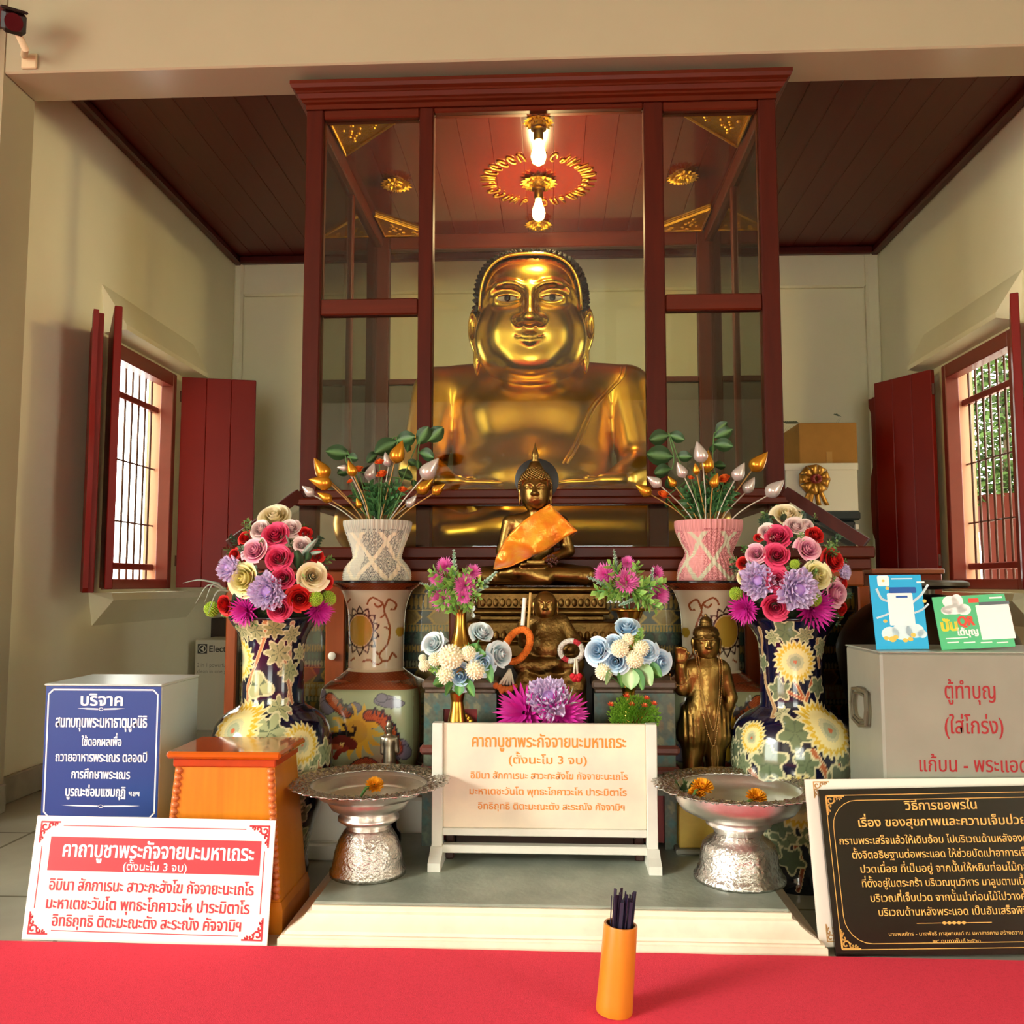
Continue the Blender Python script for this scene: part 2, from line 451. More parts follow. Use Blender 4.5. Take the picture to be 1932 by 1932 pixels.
# windows: wedge hood and sill, frame, bars, shutters
def window(n, sd):
    a = sd*WX; inn = a - sd*.11
    h = MB()
    h.prism([(a, 3.99, 2.29), (inn, 4.03, 2.10), (inn, 4.03, 2.075), (a, 4.03, WZ1+.015)], (0, 1.03, 0))
    h.v = h.v; v = h.v
    for i in range(4, 8):                      # far end mitred the other way
        p = v[i]; v[i] = (p[0], {4: 5.06, 5: 5.03, 6: 5.03, 7: 5.03}[i], p[2])
    struct('trim_hood_'+str(n), h, M_wall)
    s = MB(); s.prism([(a, 4.02, .66), (a, 3.98, .815), (inn, 3.98, .815), (inn, 4.0, .78)], (0, 1.06, 0)); struct('trim_sill_'+str(n), s, M_wall)
    win = root('window', (a, WY0, WZ0), None, None); win.name = 'window_%d' % n; win['kind'] = 'structure'
    f = MB(); x0, x1 = a - sd*.012, a + sd*.06
    f.bbox((x0, WY0, WZ0), (x1, WY0+.045, WZ1)); f.bbox((x0, WY1-.045, WZ0), (x1, WY1, WZ1))
    f.bbox((x0, WY0+.045, WZ0), (x1, WY1-.045, WZ0+.05)); f.bbox((x0, WY0+.045, WZ1-.075), (x1, WY1-.045, WZ1)); f.build('frame', M_frame, win)
    r = MB(); rx0, rx1 = a + sd*.06, a + sd*(WT-.002)
    r.box((rx0, WY1-.012, WZ0), (rx1, WY1-.001, WZ1)); r.box((rx0, WY0+.001, WZ0), (rx1, WY0+.012, WZ1)); r.box((rx0, WY0+.012, WZ0+.001), (rx1, WY1-.012, WZ0+.014)); r.build('reveal', mat('reveal', '#d9a48c', .6), win)
    bx = a + sd*.10
    for z in (.93, 1.82):
        g = MB(); g.bbox((bx-.015, WY0+.012, z), (bx+.015, WY1-.012, z+.035)); g.build('rail', M_frame, win)
    for k in range(9):
        y = WY0 + .07 + k*(WY1-WY0-.14)/8; g = MB(); g.tube([(bx, y, WZ0+.014), (bx, y, WZ1-.001)], .0065, 6); g.build('bar', M_iron, win, 180)
    for z in (1.18, 1.50):
        g = MB(); g.tube([(bx, WY0+.012, z), (bx, WY1-.012, z)], .005, 6); g.build('crossbar', M_iron, win, 180)
    return win
W1 = window(1, -1); W2 = window(2, 1)
def leaf(win, p0, p1, z0, z1, th=.032, edge=False):
    """a shutter leaf of upright boards from hinge p0 to free edge p1"""
    d = Vector((p1[0]-p0[0], p1[1]-p0[1], 0)); u = d.normalized(); n = Vector((-u.y, u.x, 0)); m = MB(); k = 3
    m.T = Matrix(((u.x, n.x, 0, p0[0]), (u.y, n.y, 0, p0[1]), (0, 0, 1, 0), (0, 0, 0, 1)))
    for i in range(k): m.bbox((d.length*i/k+.0006, -th/2, z0), (d.length*(i+1)/k-.0006, th/2, z1), .003)
    if edge:                                                # moulded meeting strip
        pr = [(0, z0), (.028, z0+.02), (.028, 1.12), (.045, 1.16), (.052, 1.36), (.045, 1.5), (.028, 1.56), (.028, z1-.09), (.045, z1-.05), (.045, z1)]
        pts = [(d.length+q[0], -th/2-.012, q[1]) for q in pr] + [(d.length-.03, -th/2-.012, z1), (d.length-.03, -th/2-.012, z0)]
        m.prism(pts, (0, .02, 0))
    s = m.build('shutter', M_shut, win, 30)
    h = MB(); 
    for z in (z0+.12, z1-.14): h.tube([(p0[0], p0[1], z), (p0[0], p0[1], z+.06)], .011, 8)
    h.build('hinge', M_iron, s, 30)
    return s
leaf(W1, (-2.115, 4.845), (-1.72, 4.95), .835, 2.035)
leaf(W1, (-2.13, 4.07), (-1.86, 3.60), .835, 2.05)
leaf(W1, (-2.09, 3.83), (-1.905, 3.535), .82, 2.0, edge=True)
leaf(W2, (2.10, 4.85), (1.915, 5.19), .835, 2.035)
leaf(W2, (2.125, 5.0), (1.95, 5.33), .85, 1.98, edge=True)
leaf(W2, (2.13, 4.055), (1.90, 3.60), .835, 2.05)
# ------------------------------------------------------------------ glass shrine cabinet
M_wood = mat('cabinet_wood', '#451103', .5, var=.22, vscale=5, stretch=(6, 6, .7), spec=.18)
M_woodh = mat('cabinet_wood_rail', '#521804', .42, var=.2, vscale=5, stretch=(.7, 6, 6), spec=.25)
M_woodl = mat('cabinet_wood_light', '#8a3f12', .36, var=.18, vscale=6, stretch=(6, 6, .8), spec=.35)
M_glass = glass_mat('clear_glass', '#fbfdf8')
M_gilt = mat('gilt', '#d9a53a', .32, metal=1.0, var=.15, vscale=60, bump=.5, bscale=160)
XL, XR, YF, YB = -.93, .838, 3.165, 4.42
XC = (XL+XR)/2
ZT = 2.69
cab = root('shrine_cabinet', (XC, 3.8, 0), 'tall glazed dark red wood cabinet with moulded cornice, enclosing the giant golden statue', 'cabinet')
def part(name, m, parent, *boxes, bev=.005, smooth=None):
    b = MB()
    for (a, c) in boxes: b.bbox(a, c, bev)
    return b.build(name, m, parent, smooth)
PW = .065
for x0, x1 in ((XL, XL+PW), (-.497, -.443), (.348, .42), (XR-PW, XR)):
    part('front_post', M_wood, cab, ((x0, YF, .98), (x1, YF+.06, ZT-.03)))
for x0 in (XL+.03, XR-.03-PW): part('rear_post', M_wood, cab, ((x0, YB-.06, .98), (x0+PW, YB, ZT-.03)))
for x0 in (XL+.02, XR-.05): part('side_mullion', M_wood, cab, ((x0, 3.74, 1.2), (x0+.03, 3.775, ZT-.05)))
for a, b in (((XL+PW, YF+.005, 1.86), (-.497, YF+.05, 1.922)), ((.42, YF+.005, 1.86), (XR-PW, YF+.05, 1.922))):
    part('mid_rail', M_woodh, cab, (a, b))
part('top_rail', M_woodh, cab, ((XL+PW, YF+.003, ZT-.065), (-.497, YF+.055, ZT-.03)), ((-.443, YF+.003, ZT-.05), (.348, YF+.055, ZT-.03)), ((.42, YF+.003, ZT-.065), (XR-PW, YF+.055, ZT-.03)))
part('side_top_rail', M_wood, cab, ((XL+.005, YF+.06, ZT-.10), (XL+.06, YB-.06, ZT-.03)))
part('side_top_rail', M_wood, cab, ((XR-.06, YF+.06, ZT-.10), (XR-.005, YB-.06, ZT-.03)))
part('rear_top_rail', M_woodh, cab, ((XL+.095, YB-.055, ZT-.11), (XR-.095, YB-.005, ZT-.03)))
# moulded cornice ring
co = MB()
def ring(prof):
    out = []
    for d, z in prof: out.append([(XL-d, YF-d, z), (XR+d, YF-d, z), (XR+d, YB+d*.3, z), (XL-d, YB+d*.3, z)])
    vs_ = [p for r in out for p in r]; fs_ = []
    for i in range(len(out)-1):
        for j in range(4): fs_.append((i*4+j, i*4+(j+1) % 4, (i+1)*4+(j+1) % 4, (i+1)*4+j))
    fs_.append((3, 2, 1, 0)); k = (len(out)-1)*4; fs_.append((k, k+1, k+2, k+3)); co._add(vs_, fs_)
ring([(.002, ZT-.03), (.002, ZT-.012), (.014, ZT-.008), (.014, ZT), (.022, ZT+.004), (.030, ZT+.018), (.034, ZT+.02), (.034, ZT+.027), (.046, ZT+.034), (.052, ZT+.046), (.052, ZT+.06)])
# the cornice is a closed slab: its underside is the lacquered ceiling of the case
co.build('cornice', M_woodh, cab, 25)
cp = MB(); x = XL+.06; 
while x < XR-.07:
    cp.box((x+.001, YF+.06, ZT-.036), (min(x+.125, XR-.06), YB-.06, ZT-.031)); x += .126
M_lac = mat('case_ceiling', '#5e1410', .16, var=.18, vscale=3, stretch=(14, .6, 1), coat=.6)
ceil_o = cp.build('ceiling_panel', M_lac, cab)
# glass
def pane(a, b, parent=cab):
    m = MB(); m.box(a, b); return m.build('glass_pane', M_glass, parent)
g0, g1 = YF+.026, YF+.031
for x0, x1, z0, z1 in ((XL+PW, -.497, 1.2, 1.86), (XL+PW, -.497, 1.922, ZT-.065), (-.443, .348, 1.2, ZT-.05), (.42, XR-PW, 1.2, 1.86), (.42, XR-PW, 1.922, ZT-.065)):
    pane((x0, g0, z0), (x1, g1, z1))
for x in (XL+.032, XR-.037):
    pane((x, YF+.06, 1.2), (x+.005, 3.74, ZT-.10)); pane((x, 3.775, 1.2), (x+.005, YB-.06, ZT-.10))
pane((XL+.095, YB-.033, 1.9), (XR-.095, YB-.028, ZT-.11))
M_back = mat('grey_board', '#5f5c50', .5, var=.05)
part('back_board', M_back, cab, ((XL+.095, YB-.04, 1.2), (XR-.095, YB-.02, 1.87)))
part('back_rail', M_woodh, cab, ((XL+.095, YB-.05, 1.87), (XR-.095, YB-.01, 1.90)))
# rail at the statue's lap and the sloping lower case
part('lap_rail', M_woodh, cab, ((XL-.01, YF-.03, 1.142), (XR+.01, YF+.05, 1.168)), ((XL, YF-.012, 1.168), (XR, YF+.045, 1.2)))
part('side_lap_rail', M_wood, cab, ((XL, YF+.05, 1.142), (XL+.06, YB, 1.2)))
part('side_lap_rail', M_wood, cab, ((XR-.06, YF+.05, 1.142), (XR, YB, 1.2)))
OX0, OX1, OY = -1.15, 1.085, 3.03
def bar(p, q, w, h, name, m):
    b = MB(); p = Vector(p); q = Vector(q); d = (q-p).normalized(); s_ = d.cross(Vector((0, 0, 1))).normalized()*w/2; u = s_.cross(d).normalized()*h/2
    b.hexa([p-s_-u, p+s_-u, q+s_-u, q-s_-u, p-s_+u, p+s_+u, q+s_+u, q-s_+u]); return b.build(name, m, cab)
bar((XL+.0, YF, 1.185), (OX0+.01, OY+.02, .995), .06, .04, 'hip_rail', M_wood)
bar((XR-.0, YF, 1.185), (OX1-.01, OY+.02, .995), .06, .04, 'hip_rail', M_wood)
gl = MB(); gl.hexa([(XL, YF-.02, 1.145), (XR, YF-.02, 1.145), (XR, YF-.016, 1.145), (XL, YF-.016, 1.145), (XL, YF-.02, 1.145), (XR, YF-.02, 1.145), (XR, YF-.016, 1.145), (XL, YF-.016, 1.145)]); gl = MB()
gl.hexa([(OX0+.03, OY+.02, .985), (OX1-.03, OY+.02, .985), (XR-.03, YF-.012, 1.14), (XL+.03, YF-.012, 1.14), (OX0+.03, OY+.02, .99), (OX1-.03, OY+.02, .99), (XR-.03, YF-.012, 1.146), (XL+.03, YF-.012, 1.146)])
gl.build('glass_pane', M_glass, cab)
part('lower_top_frame', M_woodh, cab, ((OX0-.01, OY-.012, .945), (OX1+.01, OY+.05, .985)), ((OX0, OY, .905), (OX1, OY+.05, .945)))
for x0, x1 in ((OX0, OX0+.05), (OX1-.05, OX1)): part('lower_side_frame', M_wood, cab, ((x0, OY+.05, .905), (x1, YB, .98)))
part('apron_board', M_woodl, cab, ((OX0+.02, OY+.02, .85), (OX1-.02, OY+.05, .905)))
part('floor_board', M_back, cab, ((OX0+.05, OY+.055, .93), (OX1-.05, YB, .955)))
for x0, x1 in ((OX0, OX0+.04), (-.795, -.725), (-.36, -.31), (.25, .30), (.66, .725), (OX1-.04, OX1)):
    part('lower_post', M_woodl, cab, ((x0, OY+.022, .225), (x1, OY+.052, .85)))
part('lower_rail', M_woodl, cab, ((OX0, OY+.022, .19), (OX1, OY+.06, .225)))
kn = MB(); k = at(628, 1237, Y=OY+.02); kn.lathe([(0, 0), (.006, 0), (.006, .006), (.013, .009), (.014, .016), (.009, .02), (0, .02)], n=20); kn.T = None
kn.v = [(k.x + p[0], OY+.022-p[2], k.z + p[1]) for p in kn.v]; kn.f = [f[::-1] for f in kn.f]
kn.build('door_knob', mat('knob_white', '#e9e2cf', .25), cab, 40)
# glass mosaic panel of the old pedestal behind the lower doors
def mosaic(V):
    x, z = V[:, 0], V[:, 2]; n = len(V); C = np.zeros((n, 3)); py = (H-z)*1650/3.1 + 1100; u = x*1650/3.1
    gold, dk, teal, cream, blue = (np.array(lin(h)) for h in ('#9a7428', '#1e1c14', '#27443a', '#a89c78', '#1c2230'))
    C[:] = dk
    def band(a, b, f): 
        m = (py >= a) & (py < b); C[m] = f(u[m], (py[m]-a)/(b-a), py[m])
    wh = lambda m, a, b: np.where(m[:, None], a, b)
    hexa = lambda p: (lambda u, v, y: wh((np.abs(np.abs((u % p)/p-.5)*1.1 + np.abs(v-.5)*.5 - .42) < .05) | (np.abs(v-.5) > .44), gold, wh(np.abs((u % p)/p-.5)*1.1 + np.abs(v-.5)*.5 < .37, gold*.55, blue)))
    dots = lambda c, d, p: (lambda u, v, y: wh(((u % p)/p-.5)**2 + (v-.5)**2*.6 < .13, c, d))
    band(1085, 1120, hexa(46)); band(1120, 1150, dots(gold, dk, 9)); band(1150, 1178, hexa(60)); band(1178, 1192, dots(gold, teal, 6)); band(1192, 1215, dots(teal, dk, 24))
    band(1215, 1230, dots(gold, dk, 5)); band(1230, 1245, dots(teal*.8, dk, 8)); band(1245, 1258, dots(cream*.7, dk, 6)); band(1258, 1288, hexa(44)); band(1288, 1296, dots(cream, gold, 5))
    band(1296, 1312, dots(cream, gold, 12)); band(1312, 1322, dots(cream, teal, 7)); band(1322, 1346, dots(teal, gold, 18)); band(1346, 1365, dots(gold, dk, 7)); band(1365, 1400, hexa(44)); band(1400, 1600, dots(gold*.8, dk, 14))
    return C
mo = MB(); nx, nz = 620, 190
gx = np.linspace(OX0+.04, OX1-.04, nx); gz = np.linspace(.225, .85, nz)
V = np.stack([np.repeat(gx, nz), np.full(nx*nz, OY+.066), np.tile(gz, nx)], -1)
mo._add(V.tolist(), [(i*nz+j, (i+1)*nz+j, (i+1)*nz+j+1, i*nz+j+1) for i in range(nx-1) for j in range(nz-1)], mosaic(V))
mo.build('mosaic_panel', mat('mosaic', rough=.3, attr=True, metal=.3), cab)
for x0, x1 in ((-1.11, -.795), (-.725, -.36), (-.31, .25), (.30, .66), (.725, 1.045)): pane((x0, OY+.03, .225), (x1, OY+.034, .85))
for x0, x1 in ((OX0, OX0+.01), (OX1-.01, OX1)): part('side_panel', M_wood, cab, ((x0, OY+.07, .19), (x1, YB, .9)))
# rosettes, corner ornaments, ring of gilt script on the case ceiling
ZC = ZT-.0365
def rosette(cx, cy, r, name='rosette', par=None):
    m = MB()
    for ly, (nn, rr, zz) in enumerate(((16, 1.0, -.012), (12, .72, -.022), (8, .45, -.03))):
        for k in range(nn):
            a = 2*PI*(k+.5*ly)/nn; ca, sa = math.cos(a), math.sin(a)
            def q(t, w, dz): return (cx + ca*r*rr*t - sa*r*rr*w, cy + sa*r*rr*t + ca*r*rr*w, ZC + zz + dz)
            P = [q(.35, 0, .008), q(.7, .17, 0), q(1.0, 0, -.008), q(.7, -.17, 0), q(.68, 0, -.012)]
            m._add(P, [(0, 1, 4), (1, 2, 4), (2, 3, 4), (3, 0, 4)])
    m.lathe([(r*.45, ZC-.001), (r*.45, ZC-.012), (r*.25, ZC-.034), (0, ZC-.036)], (cx, cy), 20)
    return m.build(name, M_gilt, cab)
R0 = at(1016, 340, Z=ZC); CXc, CYc = R0.x, R0.y
rosette(CXc, CYc, .085)
for px, py in ((748, 342), (1288, 328)): p = at(px, py, Z=ZC); rosette(p.x, p.y, .072)
p = at(1016, 224, Z=ZC); rosette(p.x, p.y, .062); FRX, FRY = p.x, p.y
p = at(1016, 418, Z=ZC); rosette(p.x, p.y, .07)
for sx in (0, 1):
    for sy in (0, 1):
        x0 = XL+.075 if sx == 0 else XR-.075; y0 = YF+.075 if sy == 0 else YB-.075; dx = .25*(1 if sx == 0 else -1); dy = .25*(1 if sy == 0 else -1)
        t = MB(); t.prism([(x0, y0, ZC-.008), (x0+dx, y0, ZC-.008), (x0, y0+dy, ZC-.008)], (0, 0, .007))
        rnd = random.Random(3)
        for i in range(70):
            a, b = rnd.random(), rnd.random()
            if a+b > .82 or a < .06 or b < .06: continue
            t.ball((x0+dx*a, y0+dy*b, ZC-.010), (.009, .009, .007), 6, 4)
        for p, q in (((x0, y0), (x0+dx, y0)), ((x0+dx, y0), (x0, y0+dy)), ((x0, y0+dy), (x0, y0))): t.tube([(p[0], p[1], ZC-.012), (q[0], q[1], ZC-.012)], .005, 5)
        t.build('corner_ornament', M_gilt, cab)
rnd = random.Random(11); M_gf = mat('gilt_flat', '#d8a040', .4, metal=.8)
for k in range(30):
    if k in (8, 22): continue
    a = 2*PI*k/30; r = .225; ca, sa = math.cos(a), math.sin(a); w = .038
    kind = rnd.randrange(4); pts = []
    if kind == 0: pts = [(.5*math.cos(t), .8*math.sin(t)) for t in np.linspace(0, 5.2, 12)]
    elif kind == 1: pts = [(-.5, -.8), (-.5, .7), (0, .9), (.4, .5), (.4, -.8), (.1, -.6)]
    elif kind == 2: pts = [(-.5, .8), (-.2, -.8), (.1, .3), (.3, -.8), (.5, .8)]
    else: pts = [(.35*math.cos(t), -.4+.35*math.sin(t)) for t in np.linspace(0, 6, 9)] + [(.4, .9)]
    rg = MB(); rg.tube([(CXc + ca*(r+w*q[1]) - sa*w*.5*q[0]*1.3, CYc + sa*(r+w*q[1]) + ca*w*.5*q[0]*1.3, ZC-.004) for q in pts], .0045, 5); rg.build('gilt_letter', M_gf, cab, 180)
# two bare bulbs hanging from their rosettes
M_bulb = mat('bulb_glow', '#fff2c0', .4, emit='#ffd070', estr=26)
M_brass = mat('brass_dark', '#7a5a20', .35, metal=1)
for (x, y, lab, en) in ((CXc, CYc, 'glowing bare bulb hanging from the middle gilt rosette, inside the ring of script', 22), (FRX, FRY, 'glowing bare bulb hanging from the front gilt rosette, next to the cabinet glass', 8)):
    z0 = ZC-.037
    lb = root('light_bulb', (x, y, z0), lab, 'light bulb', 'bare bulbs in the shrine cabinet')
    s = MB(); s.lathe([(.03, z0), (.03, z0-.008), (.02, z0-.012), (.02, z0-.045), (.016, z0-.05), (0, z0-.05)], (x, y), 20); s.f = [f[::-1] for f in s.f]; s.build('socket', M_brass, lb, 40)
    g = MB(); g.lathe([(.013, z0-.05), (.015, z0-.065), (.026, z0-.095), (.03, z0-.115), (.024, z0-.138), (.01, z0-.148), (0, z0-.149)], (x, y), 20); g.f = [f[::-1] for f in g.f]; g.build('glass_bulb', M_bulb, lb, 180)
    ld = bpy.data.lights.new('bulb_light', 'POINT'); ld.energy = en; ld.color = (1, .72, .34); ld.shadow_soft_size = .03
    lo = bpy.data.objects.new('bulb_light', ld); COL.objects.link(lo); lo.parent = lb; lo.location = (0, 0, -.19)
# ------------------------------------------------------------------ the giant golden statue
def brass(name, col, rough, var=.18, vs=9, bump=.12, bs=22, attr=False):
    return mat(name, col, rough, metal=1.0, var=var, vscale=vs, bump=bump, bscale=bs, attr=attr)
M_gold = brass('leaf_gold', '#dba63a', .29, var=.10, vs=6, bump=.10, bs=11)
M_goldf = brass('leaf_gold_face', '#e6ba4c', .24, var=.06, vs=5, bump=.04, bs=9)
BX = -.085
gb = root('golden_buddha_statue', (BX, 3.62, .955), 'giant golden seated statue with black curled hair, inside the glass cabinet', 'statue')
def body_sdf(P):
    P = P - np.array([BX, 0, 0], np.float32)
    S = P.copy(); S[..., 0] = np.abs(S[..., 0])
    d = sd_ell(P, (0, 3.74, 1.50), (.35, .235, .34))
    d = smin(d, sd_ell(P, (0, 3.66, 1.28), (.335, .27, .20)), .10)
    d = smin(d, sd_cone(S, (0, 3.76, 1.70), (.33, 3.76, 1.695), .135, .115), .07)
    d = smin(d, sd_ell(S, (.14, 3.60, 1.57), (.13, .07, .09)), .11)
    d = smin(d, sd_cone(P, (0, 3.70, 1.68), (0, 3.64, 1.84), .165, .14), .05)
    arm = sd_cone(S, (.405, 3.75, 1.685), (.47, 3.70, 1.34), .118, .092)
    arm = smin(arm, sd_cone(S, (.47, 3.70, 1.34), (.36, 3.42, 1.265), .09, .062), .05)
    arm = smin(arm, sd_box(S, (.315, 3.37, 1.255), (.065, .05, .024), .022), .035)
    d = smin(d, arm, .016)
    leg = sd_cone(S, (.16, 3.72, 1.12), (.66, 3.46, 1.10), .17, .125)
    leg = smin(leg, sd_cone(P, (.64, 3.43, 1.08), (-.10, 3.29, 1.075), .115, .085), .05)
    leg = smin(leg, sd_cone(P, (-.64, 3.43, 1.08), (-.32, 3.33, 1.05), .115, .095), .05)
    leg = smin(leg, sd_cone(P, (-.10, 3.29, 1.07), (-.30, 3.26, 1.05), .08, .055), .05)
    leg = smin(leg, sd_box(P, (0, 3.5, 1.03), (.62, .17, .06), .05), .06)
    d = smin(d, leg, .05)
    for k in range(4):                                     # fingers lying on the thighs
        y = 3.345 + .026*k; L = (.145, .125, .14, .165)[::-1][k]
        d = smin(d, sd_cone(S, (.27, y, 1.25), (.27-L, y-.012, 1.243), .0155, .010), .012)
    d = smin(d, sd_cone(S, (.33, 3.42, 1.27), (.235, 3.455, 1.275), .017, .012), .015)
    # robe: shallow step on the chest from the far shoulder to the waist
    q = (P[..., 2]-1.735) - (-.30)*0 + .62*(P[..., 0]-.12)*-1
    return d
sdf_obj('body', body_sdf, (BX-.86, 3.10, .955), (BX+.86, 4.06, 2.0), .0115, M_gold, gb)
# raised edge of the robe running from shoulder to lap
pl = spline([(1174, 690), (1165, 715), (1120, 760), (1100, 800), (1080, 845), (1062, 875)], 8); tb = MB()
for off in (0, 10):
    path = []
    for px, py in pl:
        p = at(px+off*.8, py, Y=3.5); y = surf_y(body_sdf, p.x, p.z, 3.1, 4.0)
        if y: p = at(px+off*.8, py, Y=y); y = surf_y(body_sdf, p.x, p.z, 3.1, 4.0) or y; path.append((p.x, y, p.z))
    tb.tube(path, .006, 6)
tb.build('robe_edge', M_gold, gb, 180)
HZ, HY = 1.975, 3.60
def head_sdf(P):
    P = P + np.array([0, 0, .004], np.float32)
    P = P - np.array([BX, 0, 0], np.float32); S = P.copy(); S[..., 0] = np.abs(S[..., 0])
    d = sd_sup(P, (0, HY, HZ+.005), (.209, .215, .222), 3.0)
    d = smin(d, sd_sup(P, (0, HY-.02, HZ-.145), (.207, .19, .15), 2.5), .07)
    d = smin(d, sd_ell(S, (.105, HY-.105, HZ-.12), (.085, .065, .09)), .09)
    d = smin(d, sd_ell(P, (0, HY-.165, HZ-.235), (.085, .045, .045)), .07)
    f = HY-.205                                            # the face plane
    # brows: arched ridges meeting the nose
    br = [(.014, f-.006, HZ+.034), (.034, f-.004, HZ+.056), (.060, f-.001, HZ+.071), (.090, f+.005, HZ+.077), (.122, f+.015, HZ+.072), (.150, f+.032, HZ+.054), (.176, f+.06, HZ+.024)]
    for a, b in zip(br[:-1], br[1:]):
        d = smin(d, sd_cone(S, a, b, .011, .011), .024)
    sock = sd_ell(S, (.092, f-.010, HZ+.024), (.066, .024, .034))
    d = smax(d, -sock, .035)
    d = smin(d, sd_ell(S, (.092, f+.030, HZ+.020), (.062, .030, .036)), .012)
    d = smax(d, -sd_ell(S, (.092, f+.001, HZ+.018), (.060, .016, .0155)), .004)
    d = smin(d, sd_cone(P, (0, f+.004, HZ+.06), (0, f-.045, HZ-.068), .019, .028), .022)
    d = smin(d, sd_ell(P, (0, f-.045, HZ-.076), (.038, .030, .027)), .014)
    d = smin(d, sd_ell(S, (.038, f-.024, HZ-.080), (.026, .028, .021)), .016)
    d = smax(d, -sd_ell(S, (.024, f-.035, HZ-.104), (.012, .014, .008)), .006)
    # lips with a smile
    d = smin(d, sd_cone(S, (.0, f-.022, HZ-.143), (.080, f+.006, HZ-.134), .0115, .006), .016)
    d = smin(d, sd_cone(S, (.0, f-.020, HZ-.164), (.074, f+.006, HZ-.141), .013, .006), .016)
    d = smax(d, -sd_cone(S, (.0, f-.038, HZ-.153), (.084, f-.004, HZ-.136), .0035, .002), .004)
    # ears with long lobes
    ear = sd_ell(S, (.236, HY+.0, HZ-.045), (.030, .05, .09))
    ear = smin(ear, sd_ell(S, (.226, HY+.0, HZ-.165), (.018, .028, .08)), .02)
    ear = smax(ear, -sd_ell(S, (.246, HY-.045, HZ-.045), (.019, .03, .058)), .012)
    d = smin(d, ear, .014)
    d = smin(d, sd_cone(P, (0, HY+.03, HZ-.20), (0, HY+.05, HZ-.27), .145, .13), .04)
    return d
sdf_obj('head', head_sdf, (BX-.29, HY-.30, HZ-.43), (BX+.29, HY+.25, HZ+.28), .0052, M_goldf, gb)
M_ew = mat('eye_shell', '#d8ccaa', .25); M_ir = mat('black_lacquer', '#0d0b08', .15)
for s in (-1, 1):
    eye = MB(); iris = MB()
    x = BX + s*.092; y = surf_y(head_sdf, x, HZ+.018, 3.2, 3.7)
    eye.ball((x, y+.006, HZ+.018), (.056, .016, .0145), 20, 10)
    iris.ball((BX+s*.090, y-.0075, HZ+.018), (.0135, .005, .0135), 16, 8)
    eye.build('eye_white', M_ew, gb, 180); iris.build('iris', M_ir, gb, 180)
# cap of black hair curls behind the hairline
hr = MB(); M_hair = mat('black_curls', '#0f0c09', .75, var=.2, vscale=80, spec=.2)
def hairp(u, v, g=1.0):
    x = .236*g*math.copysign(abs(math.cos(v)*math.cos(u))**.68, math.cos(u)); y = .222*g*math.copysign(abs(math.cos(v)*math.sin(u))**.8, math.sin(u)); z = .256*g*abs(math.sin(v))**.68*math.copysign(1, math.sin(v))
    return Vector((BX + x, HY+.035 + y, HZ+.012 + z))
hr.grid(lambda u, v: hairp(2*PI*u, PI*(v-.5)*.999), 48, 30)
k = 0; rnd = random.Random(5); n = 900
for i in range(n):
    t = math.asin(max(-.42, 1-1.42*(i+.5)/n)); a = i*2.39996; p = hairp(a, t)
    nn = (p - Vector((BX, HY+.035, HZ+.02))).normalized()
    if p.y < HY-.165: continue
    hr.T = Matrix.Translation(p) @ rot_to(nn); hr.lathe([(.0105, -.003), (.0085, .006), (.004, .012), (0, .016)], n=6); hr.T = None
# keep the cap off the face: drop faces in front of the hairline
hv = np.array(hr.v); keep = []
def infront(p): 
    x = (p[0]-BX)/.205; zl = HZ-.03 + .238*max(0, 1-min(1, abs(x)**3))**.33
    return p[1] < HY-.02 - .10*max(0, 1-x*x) and p[2] < zl+.02 or p[1] < HY-.155
bad = np.array([infront(p) for p in hv]); hr.f = [f for f in hr.f if not any(bad[list(f)])]
used = sorted({i for f in hr.f for i in f}); rm = {o: i for i, o in enumerate(used)}; hr.v = [hr.v[i] for i in used]; hr.c = [hr.c[i] for i in used]; hr.f = [tuple(rm[i] for i in f) for f in hr.f]
hr.build('hair', M_hair, gb, 60)
hl = MB(); path = [(BX+.206*math.copysign(abs(math.cos(t))**.68, math.cos(t)), HY-.125 - .045*math.sin(t), HZ-.02+.229*math.sin(t)**.70) for t in np.linspace(.01, PI-.01, 56)]
path = [(x, min(y, (surf_y(head_sdf, x, z, 3.2, 3.8) or y)+.002), z) for x, y, z in path]
hl.tube(path, .0065, 8); hl.build('hairline_band', M_goldf, gb, 180)

